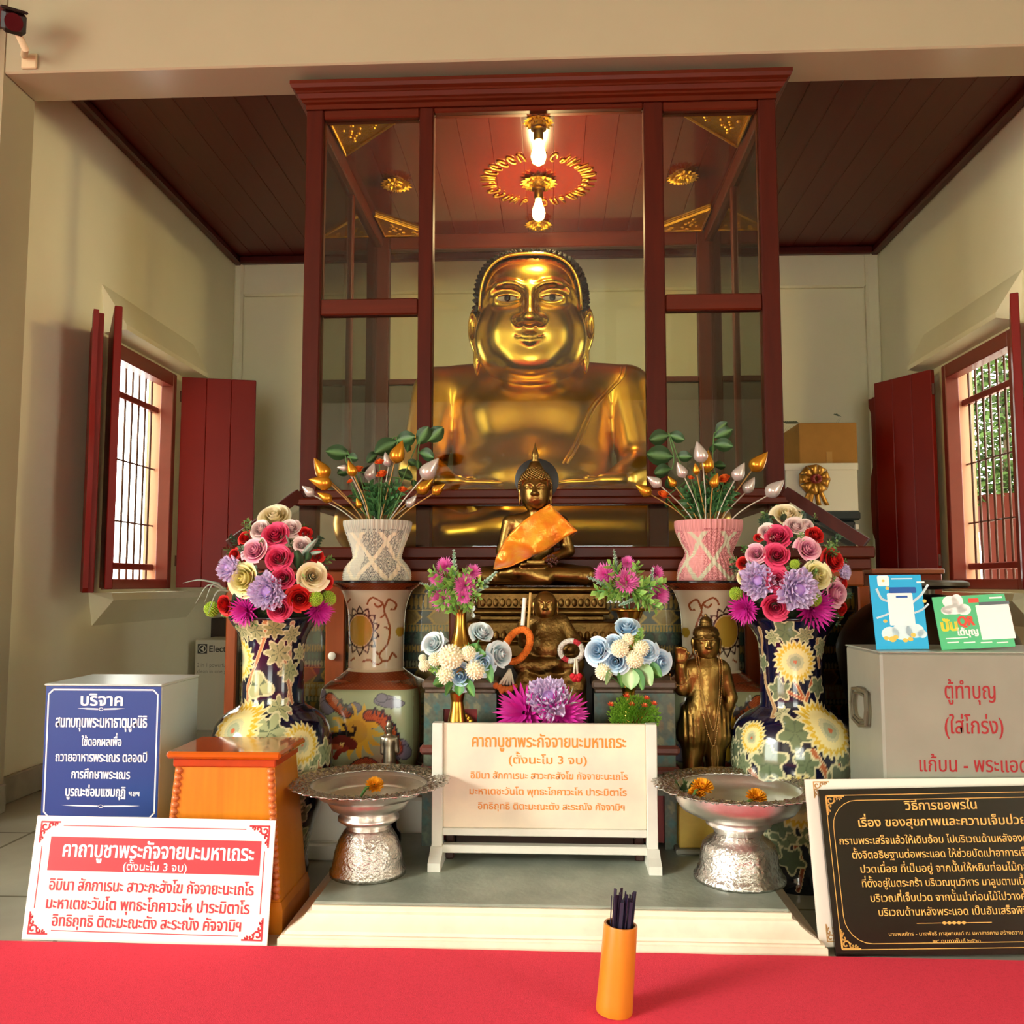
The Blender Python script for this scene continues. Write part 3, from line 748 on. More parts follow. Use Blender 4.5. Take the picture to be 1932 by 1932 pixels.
# ------------------------------------------------------------------ altar in front of the cabinet
def kneel_sdf(P, c, s):
    """cross-legged seated figure; c: centre of the seat, s: scale (about 1 unit tall to the crown)"""
    P = (P - np.array(c, np.float32))/s; S = P.copy(); S[..., 0] = np.abs(S[..., 0])
    d = sd_ell(P, (0, 0, .36), (.165, .11, .26)); d = smin(d, sd_ell(P, (0, 0, .47), (.2, .105, .12)), .06)
    d = smin(d, sd_cone(S, (0, 0, .545), (.185, 0, .535), .075, .062), .05)
    d = smin(d, sd_cone(P, (0, 0, .55), (0, -.01, .68), .066, .058), .03)
    arm = sd_cone(S, (.215, 0, .525), (.275, .01, .29), .066, .052)
    arm = smin(arm, sd_cone(S, (.275, .01, .29), (.09, -.215, .195), .05, .034), .03)
    d = smin(d, arm, .02)
    d = smin(d, sd_box(P, (-.02, -.235, .17), (.10, .05, .02), .018), .025)
    for k in range(4):
        d = smin(d, sd_cone(P, (-.07, -.215-.022*k, .175), (.10, -.225-.02*k, .172), .012, .008), .008)
        d = smin(d, sd_cone(P, (.07, -.215-.022*k, .195), (-.06, -.225-.02*k, .198), .012, .008), .008)
    leg = sd_cone(S, (.1, .02, .10), (.43, -.11, .075), .105, .08)
    leg = smin(leg, sd_cone(P, (.42, -.13, .08), (-.16, -.23, .11), .07, .045), .03)
    leg = smin(leg, sd_cone(P, (-.42, -.13, .07), (.10, -.21, .055), .075, .05), .03)
    leg = smin(leg, sd_cone(P, (-.16, -.23, .11), (-.27, -.22, .10), .045, .03), .03)
    return smin(d, leg, .03)*s
def face_sdf(P, c, s, wide=.135, ht=.175):
    """head of unit height about .35; c: head centre"""
    P = (P - np.array(c, np.float32))/s; S = P.copy(); S[..., 0] = np.abs(S[..., 0])
    d = sd_ell(P, (0, 0, .01), (wide, .15, ht)); d = smin(d, sd_ell(P, (0, -.03, -.09), (wide*.78, .10, .085)), .06)
    d = smin(d, sd_cone(P, (0, -.138, .03), (0, -.168, -.035), .012, .019), .02)
    d = smin(d, sd_ell(S, (.02, -.15, -.04), (.016, .018, .013)), .01)
    for a, b in (((.015, -.138, .045), (.05, -.137, .06)), ((.05, -.137, .06), (.095, -.105, .04))): d = smin(d, sd_cone(S, a, b, .007, .006), .01)
    d = smax(d, -sd_ell(S, (.055, -.15, .022), (.036, .02, .017)), .012); d = smin(d, sd_ell(S, (.055, -.115, .018), (.034, .022, .017)), .008)
    d = smin(d, sd_cone(S, (0, -.138, -.078), (.045, -.118, -.072), .010, .005), .008); d = smin(d, sd_cone(S, (0, -.134, -.096), (.038, -.115, -.083), .012, .005), .008)
    ear = sd_ell(S, (wide+.008, .02, 0), (.018, .03, .06)); ear = smin(ear, sd_ell(S, (wide+.006, .015, -.085), (.012, .018, .05)), .015)
    return smin(d, ear, .012)*s
M_bronze = brass('old_bronze', '#8a6c38', .33, var=.3, vs=14, bump=.2, bs=60)
M_bronze2 = brass('worn_bronze', '#7a5e32', .42, var=.35, vs=22, bump=.35, bs=90)
M_dark = mat('dark_metal', '#2b2a28', .45, metal=.4)
# seated bronze image
BBX, BBY, BBZ, BS = at(1010, 1100, Y=2.88).x, 2.90, .852, .395
bb = root('bronze_buddha_statue', (BBX, BBY, BBZ), 'seated bronze statue with flame-topped curled head, wearing an orange sash', 'statue')
HB = (BBX, BBY-.012, BBZ+.262+.028); HB = (BBX, BBY-.01, BBZ+.79*BS)
def bb_sdf(P): return kneel_sdf(P, (BBX, BBY, BBZ), BS)
sdf_obj('body', bb_sdf, (BBX-.21, BBY-.13, BBZ), (BBX+.21, BBY+.08, BBZ+.29), .0036, M_bronze, bb)
sdf_obj('head', lambda P: smin(face_sdf(P, HB, BS*.92), sd_cone(P, (HB[0], HB[1], HB[2]-.05), (HB[0], HB[1], HB[2]-.11), .024, .028), .01), (HB[0]-.08, HB[1]-.085, HB[2]-.10), (HB[0]+.08, HB[1]+.075, HB[2]+.085), .0024, M_bronze, bb)
hr = MB(); n = 420
for i in range(n):
    t = math.asin(1-1.15*(i+.5)/n); a = i*2.39996
    p = Vector((HB[0]+.0545*math.cos(t)*math.cos(a), HB[1]+.006+.060*math.cos(t)*math.sin(a), HB[2]+.014+.062*math.sin(t)))
    if p.y < HB[1]-.012 and p.z < HB[2]+.034 - .0*(p.x-HB[0]): continue
    hr.ball(p, .0048, 6, 4)
hr.ball((HB[0], HB[1]+.006, HB[2]+.018), (.0535, .058, .0605), 20, 12)
hr.v = [(x, y, z) if not (y < HB[1]-.03 and z < HB[2]+.03) else (x, HB[1]-.02, z) for x, y, z in hr.v]
for i in range(60):
    t = i/60; a = i*2.4; hr.ball((HB[0]+.030*(1-t*.6)*math.cos(a), HB[1]+.006+.03*(1-t*.6)*math.sin(a), HB[2]+.066+.028*t), .0046, 6, 4)
hr.lathe([(.03, HB[2]+.06), (.028, HB[2]+.075), (.018, HB[2]+.095), (.012, HB[2]+.1)], (HB[0], HB[1]+.006), 16)
hr.build('curls', M_bronze, bb, 60)
fm = MB(); zf = HB[2]+.096
fm.lathe([(.010, zf), (.0135, zf+.006), (.0105, zf+.012), (.013, zf+.022), (.010, zf+.034), (.0055, zf+.048), (.002, zf+.062), (0, zf+.07)], (HB[0], HB[1]+.006), 16); fm.build('flame_finial', M_bronze, bb, 180)
dk = MB(); dk.lathe([(0, 0), (.072, 0), (.075, .002), (.072, .004), (0, .004)], n=40); dk.v = [(HB[0]+.004+p[0], HB[1]+.072+p[2], HB[2]+.045+p[1]) for p in dk.v]; dk.f = [f[::-1] for f in dk.f]
dk.build('halo_disc', M_dark, bb, 40)
# orange sash
SASH = mat('orange_satin', '#f07c06', .30, metal=.35, col2='#f4a012', vscale=24, bump=.3, bscale=45); SASH.node_tree.nodes['Principled BSDF'].inputs['Sheen Weight'].default_value = .3
up = spline([(931, 1073), (938, 1047), (958, 1012), (985, 985), (1012, 966), (1036, 951)], 6); lo = spline([(936, 1075), (965, 1068), (1000, 1052), (1035, 1036), (1062, 1017), (1089, 1002)], 6)
def sash_pt(u, v):
    a = np.array(up[min(int(u*(len(up)-1)), len(up)-1)]); b = np.array(lo[min(int(u*(len(lo)-1)), len(lo)-1)])
    q = a*(1-v) + b*v; x = at(q[0], q[1], Y=2.82); ys = [surf_y(bb_sdf, x.x+dx, x.z+dz, 2.72, 3.0, 160) for dx in (-.012, 0, .012) for dz in (-.008, .008)]
    ys = [y for y in ys if y]; y = (min(ys)-.006) if ys else 2.862
    y = min(y, 2.865); y -= .004*math.sin(v*9+u*3)*(.4+u)
    return at(q[0], q[1], Y=y)
nu, nv = 30, 14; pts = np.array([[tuple(sash_pt(i/nu, j/nv)) for j in range(nv+1)] for i in range(nu+1)])
for _ in range(4):
    q = pts.copy(); q[1:-1, 1:-1, 1] = (pts[:-2, 1:-1, 1]+pts[2:, 1:-1, 1]+pts[1:-1, :-2, 1]+pts[1:-1, 2:, 1]+pts[1:-1, 1:-1, 1])/5; q[..., 1] = np.minimum(q[..., 1], pts[..., 1]+.002); pts = q
sm = MB(); sm.grid(lambda u, v: pts[int(round(u*nu)), int(round(v*nv))], nu, nv)
# over the shoulder and hanging behind
last = pts[-1]; first_back = [(p[0]-.004, 2.935, p[2]-.01) for p in last]
sm.grid(lambda u, v: Vector(last[int(round(v*nv))])*(1-u) + Vector((last[int(round(v*nv))][0]+.012*math.sin(PI*u)-.02*u*v, 2.965, last[int(round(v*nv))][2]+.012*math.sin(PI*u)-.02*u))*u, 8, nv)
so = sm.build('sash', SASH, bb, 180); sd_ = so.modifiers.new('thick', 'SOLIDIFY'); sd_.thickness = .0025; sd_.offset = 0
# string of dark beads in the lap
bd = MB(); rnd = random.Random(2); cx = at(1041, 1058, Y=2.80)
for i in range(46):
    a = rnd.random()*2*PI; r = .019*math.sqrt(rnd.random()); bd.ball((cx.x+r*math.cos(a), 2.80-.008*rnd.random(), cx.z+r*math.sin(a)), .0034, 6, 4)
bdo = bd.build('prayer_bead_bundle', mat('dark_beads', '#4a1e14', .35), None, 180); tag(bdo, 'bundle of dark brown beads in the hand of the sash-draped statue', 'beads')
# stepped bronze throne under it
th = root('lotus_throne', (BBX, 2.92, .09), 'stepped bronze throne carved with petals, under the sash-draped statue', 'throne')
tx = at(1022, 1150, Y=2.84).x
def slab_(name, rows, m, par, dy=.09, cx=None, cy=2.92):
    b = MB()
    for (y0, y1, hw) in rows:
        z1 = at(1022, y0, Y=2.84).z; z0 = at(1022, y1, Y=2.84).z; w = hw*2.84/1650; b.bbox((cx-w, cy-dy, z0), (cx+w, cy+dy, z1), .006)
    return b.build(name, m, par)
slab_('seat_slab', [(1107, 1117, 138)], M_bronze2, th, .10, tx); slab_('waist', [(1117, 1150, 122), (1160, 1172, 118)], M_bronze2, th, .088, tx)
slab_('lower_step', [(1150, 1160, 128), (1172, 1205, 142), (1205, 1214, 150), (1214, 1240, 140)], M_bronze2, th, .096, tx)
slab_('plinth_block', [(1240, 1489, 128)], mat('throne_core', '#33281a', .5, var=.3, vscale=18), th, .088, tx)
for z, h in ((at(0, 1136, Y=2.84).z, .028), (at(0, 1196, Y=2.84).z, .03)):
    pe = MB()
    for k in range(19):
        x = tx - .19 + .38*k/18; pe.T = Matrix.Translation((x*1.0 if h == .028 else tx+(x-tx)*1.15, 2.832 if h == .028 else 2.824, z)); pe.ball((0, 0, 0), (.0095, .006, h*.5), 8, 6); pe.T = None
    pe.build('petal_frieze', M_bronze2, th, 180)

# small fat-bellied figure on a rock base
KX, KY, KZ = at(1033, 1340, Y=2.70).x, 2.71, at(1033, 1345, Y=2.66).z
kf = root('seated_monk_statue', (KX, KY, KZ), 'small worn bronze fat-bellied seated figure holding sticks, below the sash-draped statue', 'statue')
def kx(px, py, Y): return tuple(at(px, py, Y=Y))
HK = kx(1029, 1142, 2.70)
def kf_sdf(P):
    d = sd_ell(P, kx(1034, 1205, 2.71), (.058, .052, .075)); d = smin(d, sd_ell(P, kx(1036, 1222, 2.695), (.06, .055, .05)), .02)
    d = smin(d, sd_ell(P, kx(1034, 1176, 2.71), (.055, .036, .03)), .02)
    d = smin(d, sd_cone(P, kx(1030, 1170, 2.71), HK, .024, .026), .012)
    d = smin(d, sd_cone(P, kx(1060, 1172, 2.71), kx(1084, 1207, 2.70), .022, .018), .012); d = smin(d, sd_cone(P, kx(1084, 1207, 2.70), kx(1076, 1224, 2.665), .018, .016), .01)
    d = smin(d, sd_cone(P, kx(1006, 1172, 2.71), kx(989, 1212, 2.695), .02, .017), .01); d = smin(d, sd_cone(P, kx(989, 1212, 2.695), kx(984, 1180, 2.66), .016, .013), .01)
    d = smin(d, sd_ell(P, kx(986, 1176, 2.655), (.013, .014, .018)), .006)
    d = smin(d, sd_cone(P, kx(1020, 1242, 2.71), kx(985, 1254, 2.67), .034, .026), .015); d = smin(d, sd_cone(P, kx(1048, 1242, 2.71), kx(1086, 1252, 2.67), .034, .026), .015)
    d = smin(d, sd_cone(P, kx(985, 1256, 2.66), kx(1050, 1252, 2.635), .024, .016), .012); d = smin(d, sd_cone(P, kx(1086, 1254, 2.66), kx(1020, 1262, 2.64), .023, .016), .012)
    # rock base, knobbly
    n = .006*np.sin(P[..., 0]*95)*np.sin(P[..., 2]*80+1)*np.sin(P[..., 1]*90)
    base = sd_box(P, (kx(1040, 1300, 2.71)[0], 2.71, (KZ + kx(0, 1262, 2.66)[2])/2), (.105, .085, (kx(0, 1262, 2.66)[2]-KZ)/2), .03) + n
    return smin(d, base, .012)
sdf_obj('body', kf_sdf, (KX-.14, 2.58, KZ), (KX+.14, 2.82, kx(0, 1125, 2.7)[2]), .0034, M_bronze2, kf)
sdf_obj('head', lambda P: face_sdf(P, HK, .25, wide=.14, ht=.165), (HK[0]-.05, HK[1]-.06, HK[2]-.045), (HK[0]+.05, HK[1]+.05, HK[2]+.055), .0018, M_bronze, kf)
for i, (a, b, r, c, nm) in enumerate((((986, 1180), (990, 1128), .0062, '#f0eadb', 'white_candle'), ((996, 1192), (1001, 1118), .0042, '#c09a4a', 'gold_candle'))):
    s = MB(); s.tube([kx(a[0], a[1], 2.64), kx(b[0], b[1], 2.645)], r, 10); o = s.build('candle', mat(nm, c, .4), None, 40)
    tag(o, ('thick white stick' if i == 0 else 'thin golden stick') + ' held upright by the fat-bellied seated figure', 'candle', 'sticks held by the seated figure')
ab = root('altar_block', (KX, 2.70, .09), 'dark altar block under the fat-bellied seated figure', 'block')
b = MB(); b.bbox((KX-.118, 2.622, .09), (KX+.118, 2.755, KZ-.03), .006); b.build('block', mat('dark_lacquer', '#3a1a12', .3, var=.2), ab); b = MB(); b.bbox((KX-.125, 2.61, KZ-.03), (KX+.118, 2.76, KZ), .005); b.build('top_slab', mat('dark_lacquer', '#3a1a12', .3), ab)
def garland(cx, cy, Y, rx, rz, r, cols, tails, tilt, label, nm):
    g = root(nm, kx(cx, cy, Y), label, 'garland')
    m = MB(); N_ = 40; cc = [lin(c) for c in cols]
    for k in range(N_):
        a = 2*PI*k/N_; x, z = rx*math.cos(a), rz*math.sin(a); ca, sa = math.cos(tilt), math.sin(tilt); p = kx(cx, cy, Y)
        pt = (p[0]+x*ca-z*sa, p[1]-.012*math.sin(a*1+1), p[2]+x*sa+z*ca)
        c = cc[0] if len(cc) == 1 or not (4 < k % 20 < 9) else cc[1]
        m.ball(pt, (r, r, r*.95), 8, 6, col=c)
    m.build('flower_loop', mat('garland_petals', rough=.7, attr=True, var=.2, vscale=140, bump=.9, bscale=220), g, 180)
    t = MB(); 
    for (a, b_) in tails['strings']:
        t.tube([kx(*a, Y-.012), kx(*b_, Y-.014)], .0035, 6)
    t.build('tassel_strings', mat('garland_white', '#e8e2c8', .7), g, 180)
    e = MB()
    for q in tails['ends']:
        e.ball(kx(*q, Y-.014), (.0095, .009, .010), 10, 6)
    e.build('tassel_ends', mat('tassel_'+tails['c'].strip('#'), tails['c'], .7), g, 180)
garland(976, 1218, 2.63, .032, .052, .0115, ['#f07a18'], {'c': '#e0702a', 'strings': [((962, 1262), (x, 1292)) for x in (942, 949, 956, 962, 969)], 'ends': [(936, 1294), (943, 1297), (950, 1300), (957, 1301), (964, 1299), (971, 1296), (947, 1303), (960, 1304)]}, -.55, 'orange flower garland with long white tassels hanging from the hand with the sticks', 'flower_garland')
garland(1078, 1228, 2.63, .033, .03, .0085, ['#e4dfd0', '#c22a34'], {'c': '#d81626', 'strings': [((1086, 1243), (1083, 1272)), ((1088, 1243), (1090, 1272))], 'ends': [(1081, 1276), (1087, 1278), (1093, 1276), (1084, 1281), (1091, 1281)]}, 0, 'white garland with red bands and red tassel on the fist of the fat-bellied figure', 'flower_garland')

# standing child statue with bead necklaces
AX, AY = at(1325, 1400, Y=2.67).x, 2.67
def ax(px, py, Y=2.67): return tuple(at(px, py, Y=Y))
AZ = .225
st = root('standing_child_statue', (AX, AY, AZ), 'standing brass child statue with raised hand and bead strings, before the dragon vase', 'statue')
HA = ax(1333, 1213)
def st_sdf(P):
    d = sd_ell(P, ax(1331, 1285), (.05, .042, .07)); d = smin(d, sd_ell(P, ax(1330, 1330), (.054, .048, .055)), .03)
    d = smin(d, sd_cone(P, ax(1308, 1260), ax(1358, 1260), .027, .027), .02)
    d = smin(d, sd_cone(P, ax(1333, 1255), HA, .026, .028), .015)
    d = smin(d, sd_cone(P, ax(1364, 1266), ax(1380, 1316), .023, .018), .010); d = smin(d, sd_cone(P, ax(1380, 1316), ax(1373, 1345, 2.655), .017, .013), .006)
    d = smin(d, sd_ell(P, ax(1371, 1354, 2.65), (.012, .014, .023)), .008)
    d = smin(d, sd_cone(P, ax(1304, 1264), ax(1287, 1298, 2.66), .026, .022), .015); d = smin(d, sd_cone(P, ax(1287, 1298, 2.66), ax(1284, 1258, 2.645), .021, .016), .01)
    d = smin(d, sd_box(P, ax(1285, 1238, 2.64), (.018, .012, .020), .009), .01)
    for k in range(4): d = smin(d, sd_cone(P, ax(1277+5.5*k, 1230, 2.635), ax(1277+5.5*k, 1221+2*abs(k-1), 2.628), .0062, .005), .004)
    d = smin(d, sd_cone(P, ax(1296, 1240, 2.635), ax(1299, 1232, 2.625), .006, .005), .004)
    # short wrapped trousers
    sk = smin(sd_cone(P, ax(1313, 1348), ax(1305, 1384), .047, .046), sd_cone(P, ax(1345, 1348), ax(1353, 1384), .047, .044), .02)
    d = smin(d, sk + .0015*np.sin(P[..., 0]*420), .012)
    for x0, x1 in ((1308, 1306), (1349, 1350)):
        d = smin(d, sd_cone(P, ax(x0, 1395), ax(x1, 1452), .036, .026), .01); d = smin(d, sd_cone(P, ax(x1, 1452), ax(x1, 1477), .024, .022), .01)
        f = ax(x1, 1480); d = smin(d, sd_ell(P, (f[0], AY-.02, AZ+.012), (.024, .045, .016)), .012)
    return d
sdf_obj('body', st_sdf, (AX-.125, AY-.10, AZ), (AX+.125, AY+.09, ax(0, 1215)[2]), .0033, M_bronze, st)
sdf_obj('head', lambda P: face_sdf(P, HA, .285, wide=.135, ht=.17), (HA[0]-.06, HA[1]-.06, HA[2]-.055), (HA[0]+.06, HA[1]+.055, HA[2]+.06), .002, M_bronze, st)
tk = MB(); zt = HA[2]+.028
tk.lathe([(.039, zt-.006), (.0395, zt), (.036, zt+.012), (.028, zt+.020), (.019, zt+.023), (.018, zt+.03), (.0175, zt+.04), (.012, zt+.048), (.006, zt+.051), (.005, zt+.057), (0, zt+.059)], (HA[0], HA[1]+.006), 24, sy=1.1)
for r, z in ((.019, .024), (.0185, .031), (.0175, .039)): tk.lathe([(r, zt+z), (r+.0015, zt+z+.002), (r, zt+z+.004)], (HA[0], HA[1]+.006), 24)
tk.build('topknot', M_bronze2, st, 50)
hb = MB(); hb.lathe([(.0415, HA[2]+.010), (.0425, HA[2]+.013), (.0415, HA[2]+.016)], (HA[0], HA[1]+.001), 28, sy=1.09); hb.build('headband', M_bronze2, st, 180)
M_bead = mat('gold_beads', '#caa060', .25, metal=.8)
def beads(pts, r, lab):
    P = [Vector(p) for p in pts]; m = MB(); L = [0]
    for i in range(1, len(P)): L.append(L[-1] + (P[i]-P[i-1]).length)
    n = int(L[-1]/(r*2.3)); j = 0
    for k in range(n):
        t = L[-1]*k/n
        while L[j+1] < t: j += 1
        p = P[j].lerp(P[j+1], (t-L[j])/(L[j+1]-L[j])); m.ball(p, r, 6, 4)
    o = m.build('bead_necklace', M_bead, None, 180); return tag(o, lab, 'necklace', 'bead strings on the child statue')
def neck(pxs, dy=-.004):
    out = []
    for px, py in spline(pxs, 6):
        p = at(px, py, Y=2.66); ys = surf_y(st_sdf, p.x, p.z, 2.55, 2.75, 160); y = (ys if ys else 2.655) - .005
        out.append(at(px, py, Y=min(y, 2.668)))
    for k in range(2):
        for i in range(1, len(out)-1): out[i].y = min(out[i].y, (out[i-1].y+out[i+1].y)/2)
    return out
beads(neck([(1312, 1228), (1316, 1262), (1322, 1310), (1328, 1352), (1336, 1385), (1346, 1408), (1352, 1385), (1358, 1340), (1362, 1290), (1362, 1250), (1352, 1232)]), .0023, 'longer gold bead string hanging to the hips of the child statue')
beads(neck([(1315, 1228), (1322, 1268), (1328, 1315), (1338, 1356), (1347, 1378), (1354, 1340), (1358, 1290), (1357, 1250), (1350, 1230)]), .0019, 'shorter gold bead string on the chest of the child statue')
beads([at(x, y, Y=2.625) for x, y in ((1344, 1408), (1343, 1430), (1344, 1452), (1348, 1458), (1354, 1452), (1355, 1430), (1352, 1405))], .0019, 'loop of gold beads dangling in front of the child statue legs')
beads([at(x, y, Y=2.615 + .02*abs(x-1284)/20) for x, y in ((1264, 1272), (1266, 1284), (1274, 1292), (1286, 1294), (1297, 1288), (1301, 1276), (1299, 1262))], .0019, 'gold bead bracelet around the raised wrist of the child statue')
# its yellow-fronted pedestal
pd = root('statue_pedestal', (AX, AY, .09), 'low yellow-fronted pedestal under the standing child statue', 'pedestal')
b = MB(); b.bbox((AX-.085, AY-.085, .105), (AX+.09, AY+.085, AZ), .004); b.build('block', mat('ochre_panel', '#c9a646', .5, var=.15), pd)
b = MB(); b.bbox((AX-.095, AY-.10, .09), (AX+.10, AY+.10, .105), .004); b.build('base_slab', mat('grey_stone', '#8f8c7e', .6), pd)
# little silvery figure with a conical hat
fx, fy = at(735, 1400, Y=2.66).x, 2.66
def fp(px, py): return tuple(at(px, py, Y=2.66))
fz = fp(735, 1455)[2]
fg = root('figurine', (fx, fy, fz), 'tiny silvery standing figure with pointed hat, between dragon vase and silver tray', 'figurine')
def fg_sdf(P):
    d = sd_cone(P, fp(735, 1396), fp(735, 1450), .016, .021); d = smin(d, sd_ell(P, fp(735, 1398), (.021, .014, .018)), .008)
    d = smin(d, sd_cone(P, fp(734, 1390), fp(734, 1372), .007, .009), .005); d = smin(d, sd_ell(P, fp(734, 1376), (.0095, .0105, .013)), .004)
    d = smin(d, sd_cone(P, fp(747, 1393), fp(750, 1418), .008, .006), .005); d = smin(d, sd_cone(P, fp(723, 1393), fp(721, 1420), .008, .006), .005)
    d = smin(d, sd_cone(P, fp(734, 1376), (fp(734, 1376)[0], 2.648, fp(734, 1376)[2]), .003, .003), .002)
    return smin(d, sd_ell(P, (fx, fy, fz+.004), (.024, .02, .006)), .005)
M_pew = mat('pewter', '#a49a86', .35, metal=1, var=.2, vscale=60)
sdf_obj('body', fg_sdf, (fx-.035, fy-.03, fz), (fx+.035, fy+.03, fp(0, 1362)[2]), .0016, M_pew, fg)
h = MB(); hz = fp(734, 1372)[2]; h.lathe([(.0125, hz-.001), (.0128, hz+.001), (.0095, hz+.004), (.0075, hz+.012), (.005, hz+.018), (.002, hz+.021), (0, hz+.023)], (fp(734, 1372)[0], fy), 20); h.build('hat', M_pew, fg, 40)
fs = root('lacquer_stand', (fx, fy, .09), 'small black lacquer stand under the tiny silvery figure', 'stand')
b = MB(); b.lathe([(.036, .09), (.038, .094), (.037, .12), (.027, .13), (.022, .16), (.026, fz-.02), (.036, fz-.012), (.038, fz-.004), (.036, fz)], (fx, fy), 28); b.build('turned_body', mat('black_lacquer2', '#1c1512', .12, coat=.5), fs, 35)
# ------------------------------------------------------------------ carpet, slab, plinth
M_carpet = mat('red_carpet', '#ff4a60', .95, var=.10, vscale=160, bump=.6, bscale=900, spec=.1)
c = MB(); n = 60; rnd = random.Random(4)
edge = [(-5.5+9.6*i/n, 2.106 + .004*rnd.random()) for i in range(n+1)]
pts = [(-5.5, -3.0, 0), (4.1, -3.0, 0)] + [(x, y, 0) for x, y in edge[::-1]]
c.prism(pts, (0, 0, .008)); o = c.build('carpet', M_carpet); tag(o, 'bright red carpet covering the floor in front of the altar', 'carpet')
SX0, SX1, SY0, SZ = -.585, .562, 2.165, .09
M_stone = mat('slab_stone', '#8b9384', .38, col2='#a0a898', vscale=9, bump=.15, bscale=40)
slb = root('altar_slab', ((SX0+SX1)/2, 2.45, 0), 'low altar slab with grey stone top and moulded cream edge, behind the carpet', 'slab')
m = MB(); prof = [(0, .082), (.0, .070), (.012, .066), (.016, .058), (.034, .044), (.052, .034), (.056, .027), (.064, .026), (.064, .021), (.070, .019), (.070, .0)]
vs_ = []; fs_ = []
for d, z in prof: vs_ += [(SX0-d, SY0-d*.62, z), (SX1+d, SY0-d*.62, z), (SX1+d, 2.76, z), (SX0-d, 2.76, z)]
for i in range(len(prof)-1):
    for j in range(4): fs_.append((i*4+j, (i+1)*4+j, (i+1)*4+(j+1) % 4, i*4+(j+1) % 4))
fs_.append((0, 1, 2, 3)); k = 4*(len(prof)-1); fs_.append((k+3, k+2, k+1, k)); m._add(vs_, fs_); m.build('moulded_edge', mat('cream_paint', '#f3dfc6', .5, var=.06, vscale=30), slb, 25)
m = MB(); m.bbox((SX0+.004, SY0+.002, .082), (SX1-.004, 2.76, SZ), .003); m.build('stone_top', M_stone, slb)
p = MB(); p.bbox((-1.17, 2.765, 0), (.94, 4.45, .05), .006); p.bbox((-1.155, 2.78, .05), (.93, 4.44, .19), .008)
tag(p.build('cabinet_plinth', M_white), 'white painted plinth under the wooden shrine cabinet', 'plinth')

# ------------------------------------------------------------------ painted vases
BLUE = [(q[0], q[1]) for q in ((1166, 83), (1170, 82), (1180, 76), (1192, 68), (1207, 61), (1230, 57.5), (1261, 56.5), (1300, 57), (1326, 58), (1334, 64), (1345, 82), (1363, 101), (1393, 110), (1436, 113), (1470, 108), (1490, 103), (1517, 95), (1557, 81), (1598, 71), (1620, 69), (1636, 72), (1652, 71))]
def leafshape(du, dy, r, ang, lobes):
    d = np.sqrt(du*du+dy*dy)/r; ph = np.arctan2(dy, du)-ang
    w = (.62 + .38*np.cos(lobes*ph)**2) if lobes else np.maximum(.18, np.abs(np.cos(ph))**1.5)
    vein = np.abs(np.sin(lobes*ph)) > .94 if lobes else np.abs(np.sin(ph)) < .08
    return d < w, (d > w-.14) & (d < w), vein & (d < w-.1)
def segd(u, v, pts):
    best = np.full(u.shape, 1e9)
    for (x0, y0), (x1, y1) in zip(pts[:-1], pts[1:]):
        dx, dy = x1-x0, y1-y0; t = np.clip(((u-x0)*dx+(v-y0)*dy)/(dx*dx+dy*dy+1e-9), 0, 1); best = np.minimum(best, np.hypot(u-x0-t*dx, v-y0-t*dy))
    return best
def blue_paint(cx, pc, Y, spec):
    s = Y/1650
    def f(V):
        X, Yy, Z = V[:, 0]-cx, V[:, 1]-Y, V[:, 2]; R = np.hypot(X, Yy)/s; a = np.arctan2(X, -Yy)
        py = 1100-(Z-H)/s; C = np.tile(np.array(lin('#0b0e2c')), (len(V), 1))
        C[py > 1560] = lin('#181c2a')
        def loc(px, qy): 
            q = np.argmin(np.abs(py-qy)); Rl = R[np.abs(py-qy) < 4].mean(); return math.asin(max(-.97, min(.97, (px-pc)/Rl)))
        for pts, col in spec['br']:
            A = [(loc(x, y), y) for x, y in pts]
            dd = segd(a*60, py, [(q[0]*60, q[1]) for q in A]); C[dd < 3.6] = lin('#e6cfa0'); C[dd < 2.5] = lin(col)
        for (px, qy, r, ang, lb, col) in spec['lv']:
            da = (a-(loc(px, qy) if abs(px) < 9000 else px-10000) + PI) % (2*PI) - PI; i, e, vn = leafshape(da*R, py-qy, r, ang, lb)
            C[i] = lin(col); C[e] = lin('#d9d2a4'); C[vn] = lin('#5c6a4e')
        for (px, qy, r) in spec['fl']:
            da = (a-(loc(px, qy) if px < 9000 else px-10000) + PI) % (2*PI) - PI; du, dy = da*R, (py-qy); d = np.hypot(du, dy)/r; ph = np.arctan2(dy, du)
            w = .80 + .20*(2*np.abs(((ph*11/PI + .35*np.sin(d*6)) % 1)-.5)); 
            C[d < w] = lin('#dfb93c'); C[(d > w-.13) & (d < w)] = lin('#e9dca0'); C[d < .62 + .05*np.sin(ph*26)] = lin('#efdf9c'); C[d < .36 + .02*np.sin(ph*30)] = lin('#c9c69a'); C[d < .24] = lin('#a3aa88'); C[d < .08] = lin('#c0643a')
        return C
    return f
rnd = random.Random(8); extra = []; exf = []
for k in range(46): extra.append((10000+rnd.uniform(1.75, 4.5), rnd.uniform(1180, 1590), rnd.uniform(16, 30), rnd.uniform(0, 6), rnd.choice([2.5, 2.5, 3.5]), '#8f9a70'))
for k in range(8): exf.append((10000+2.2+.28*k, [1230, 1370, 1450, 1240, 1390, 1300, 1460, 1360][k], 40))
lowl = [(10000+rnd.uniform(-1.5, 1.5), rnd.uniform(1400, 1600), rnd.uniform(20, 32), rnd.uniform(0, 6), rnd.choice([2.5, 2.5, 3.5]), rnd.choice(['#8f9a70', '#9da47a', '#88906a'])) for k in range(20)]
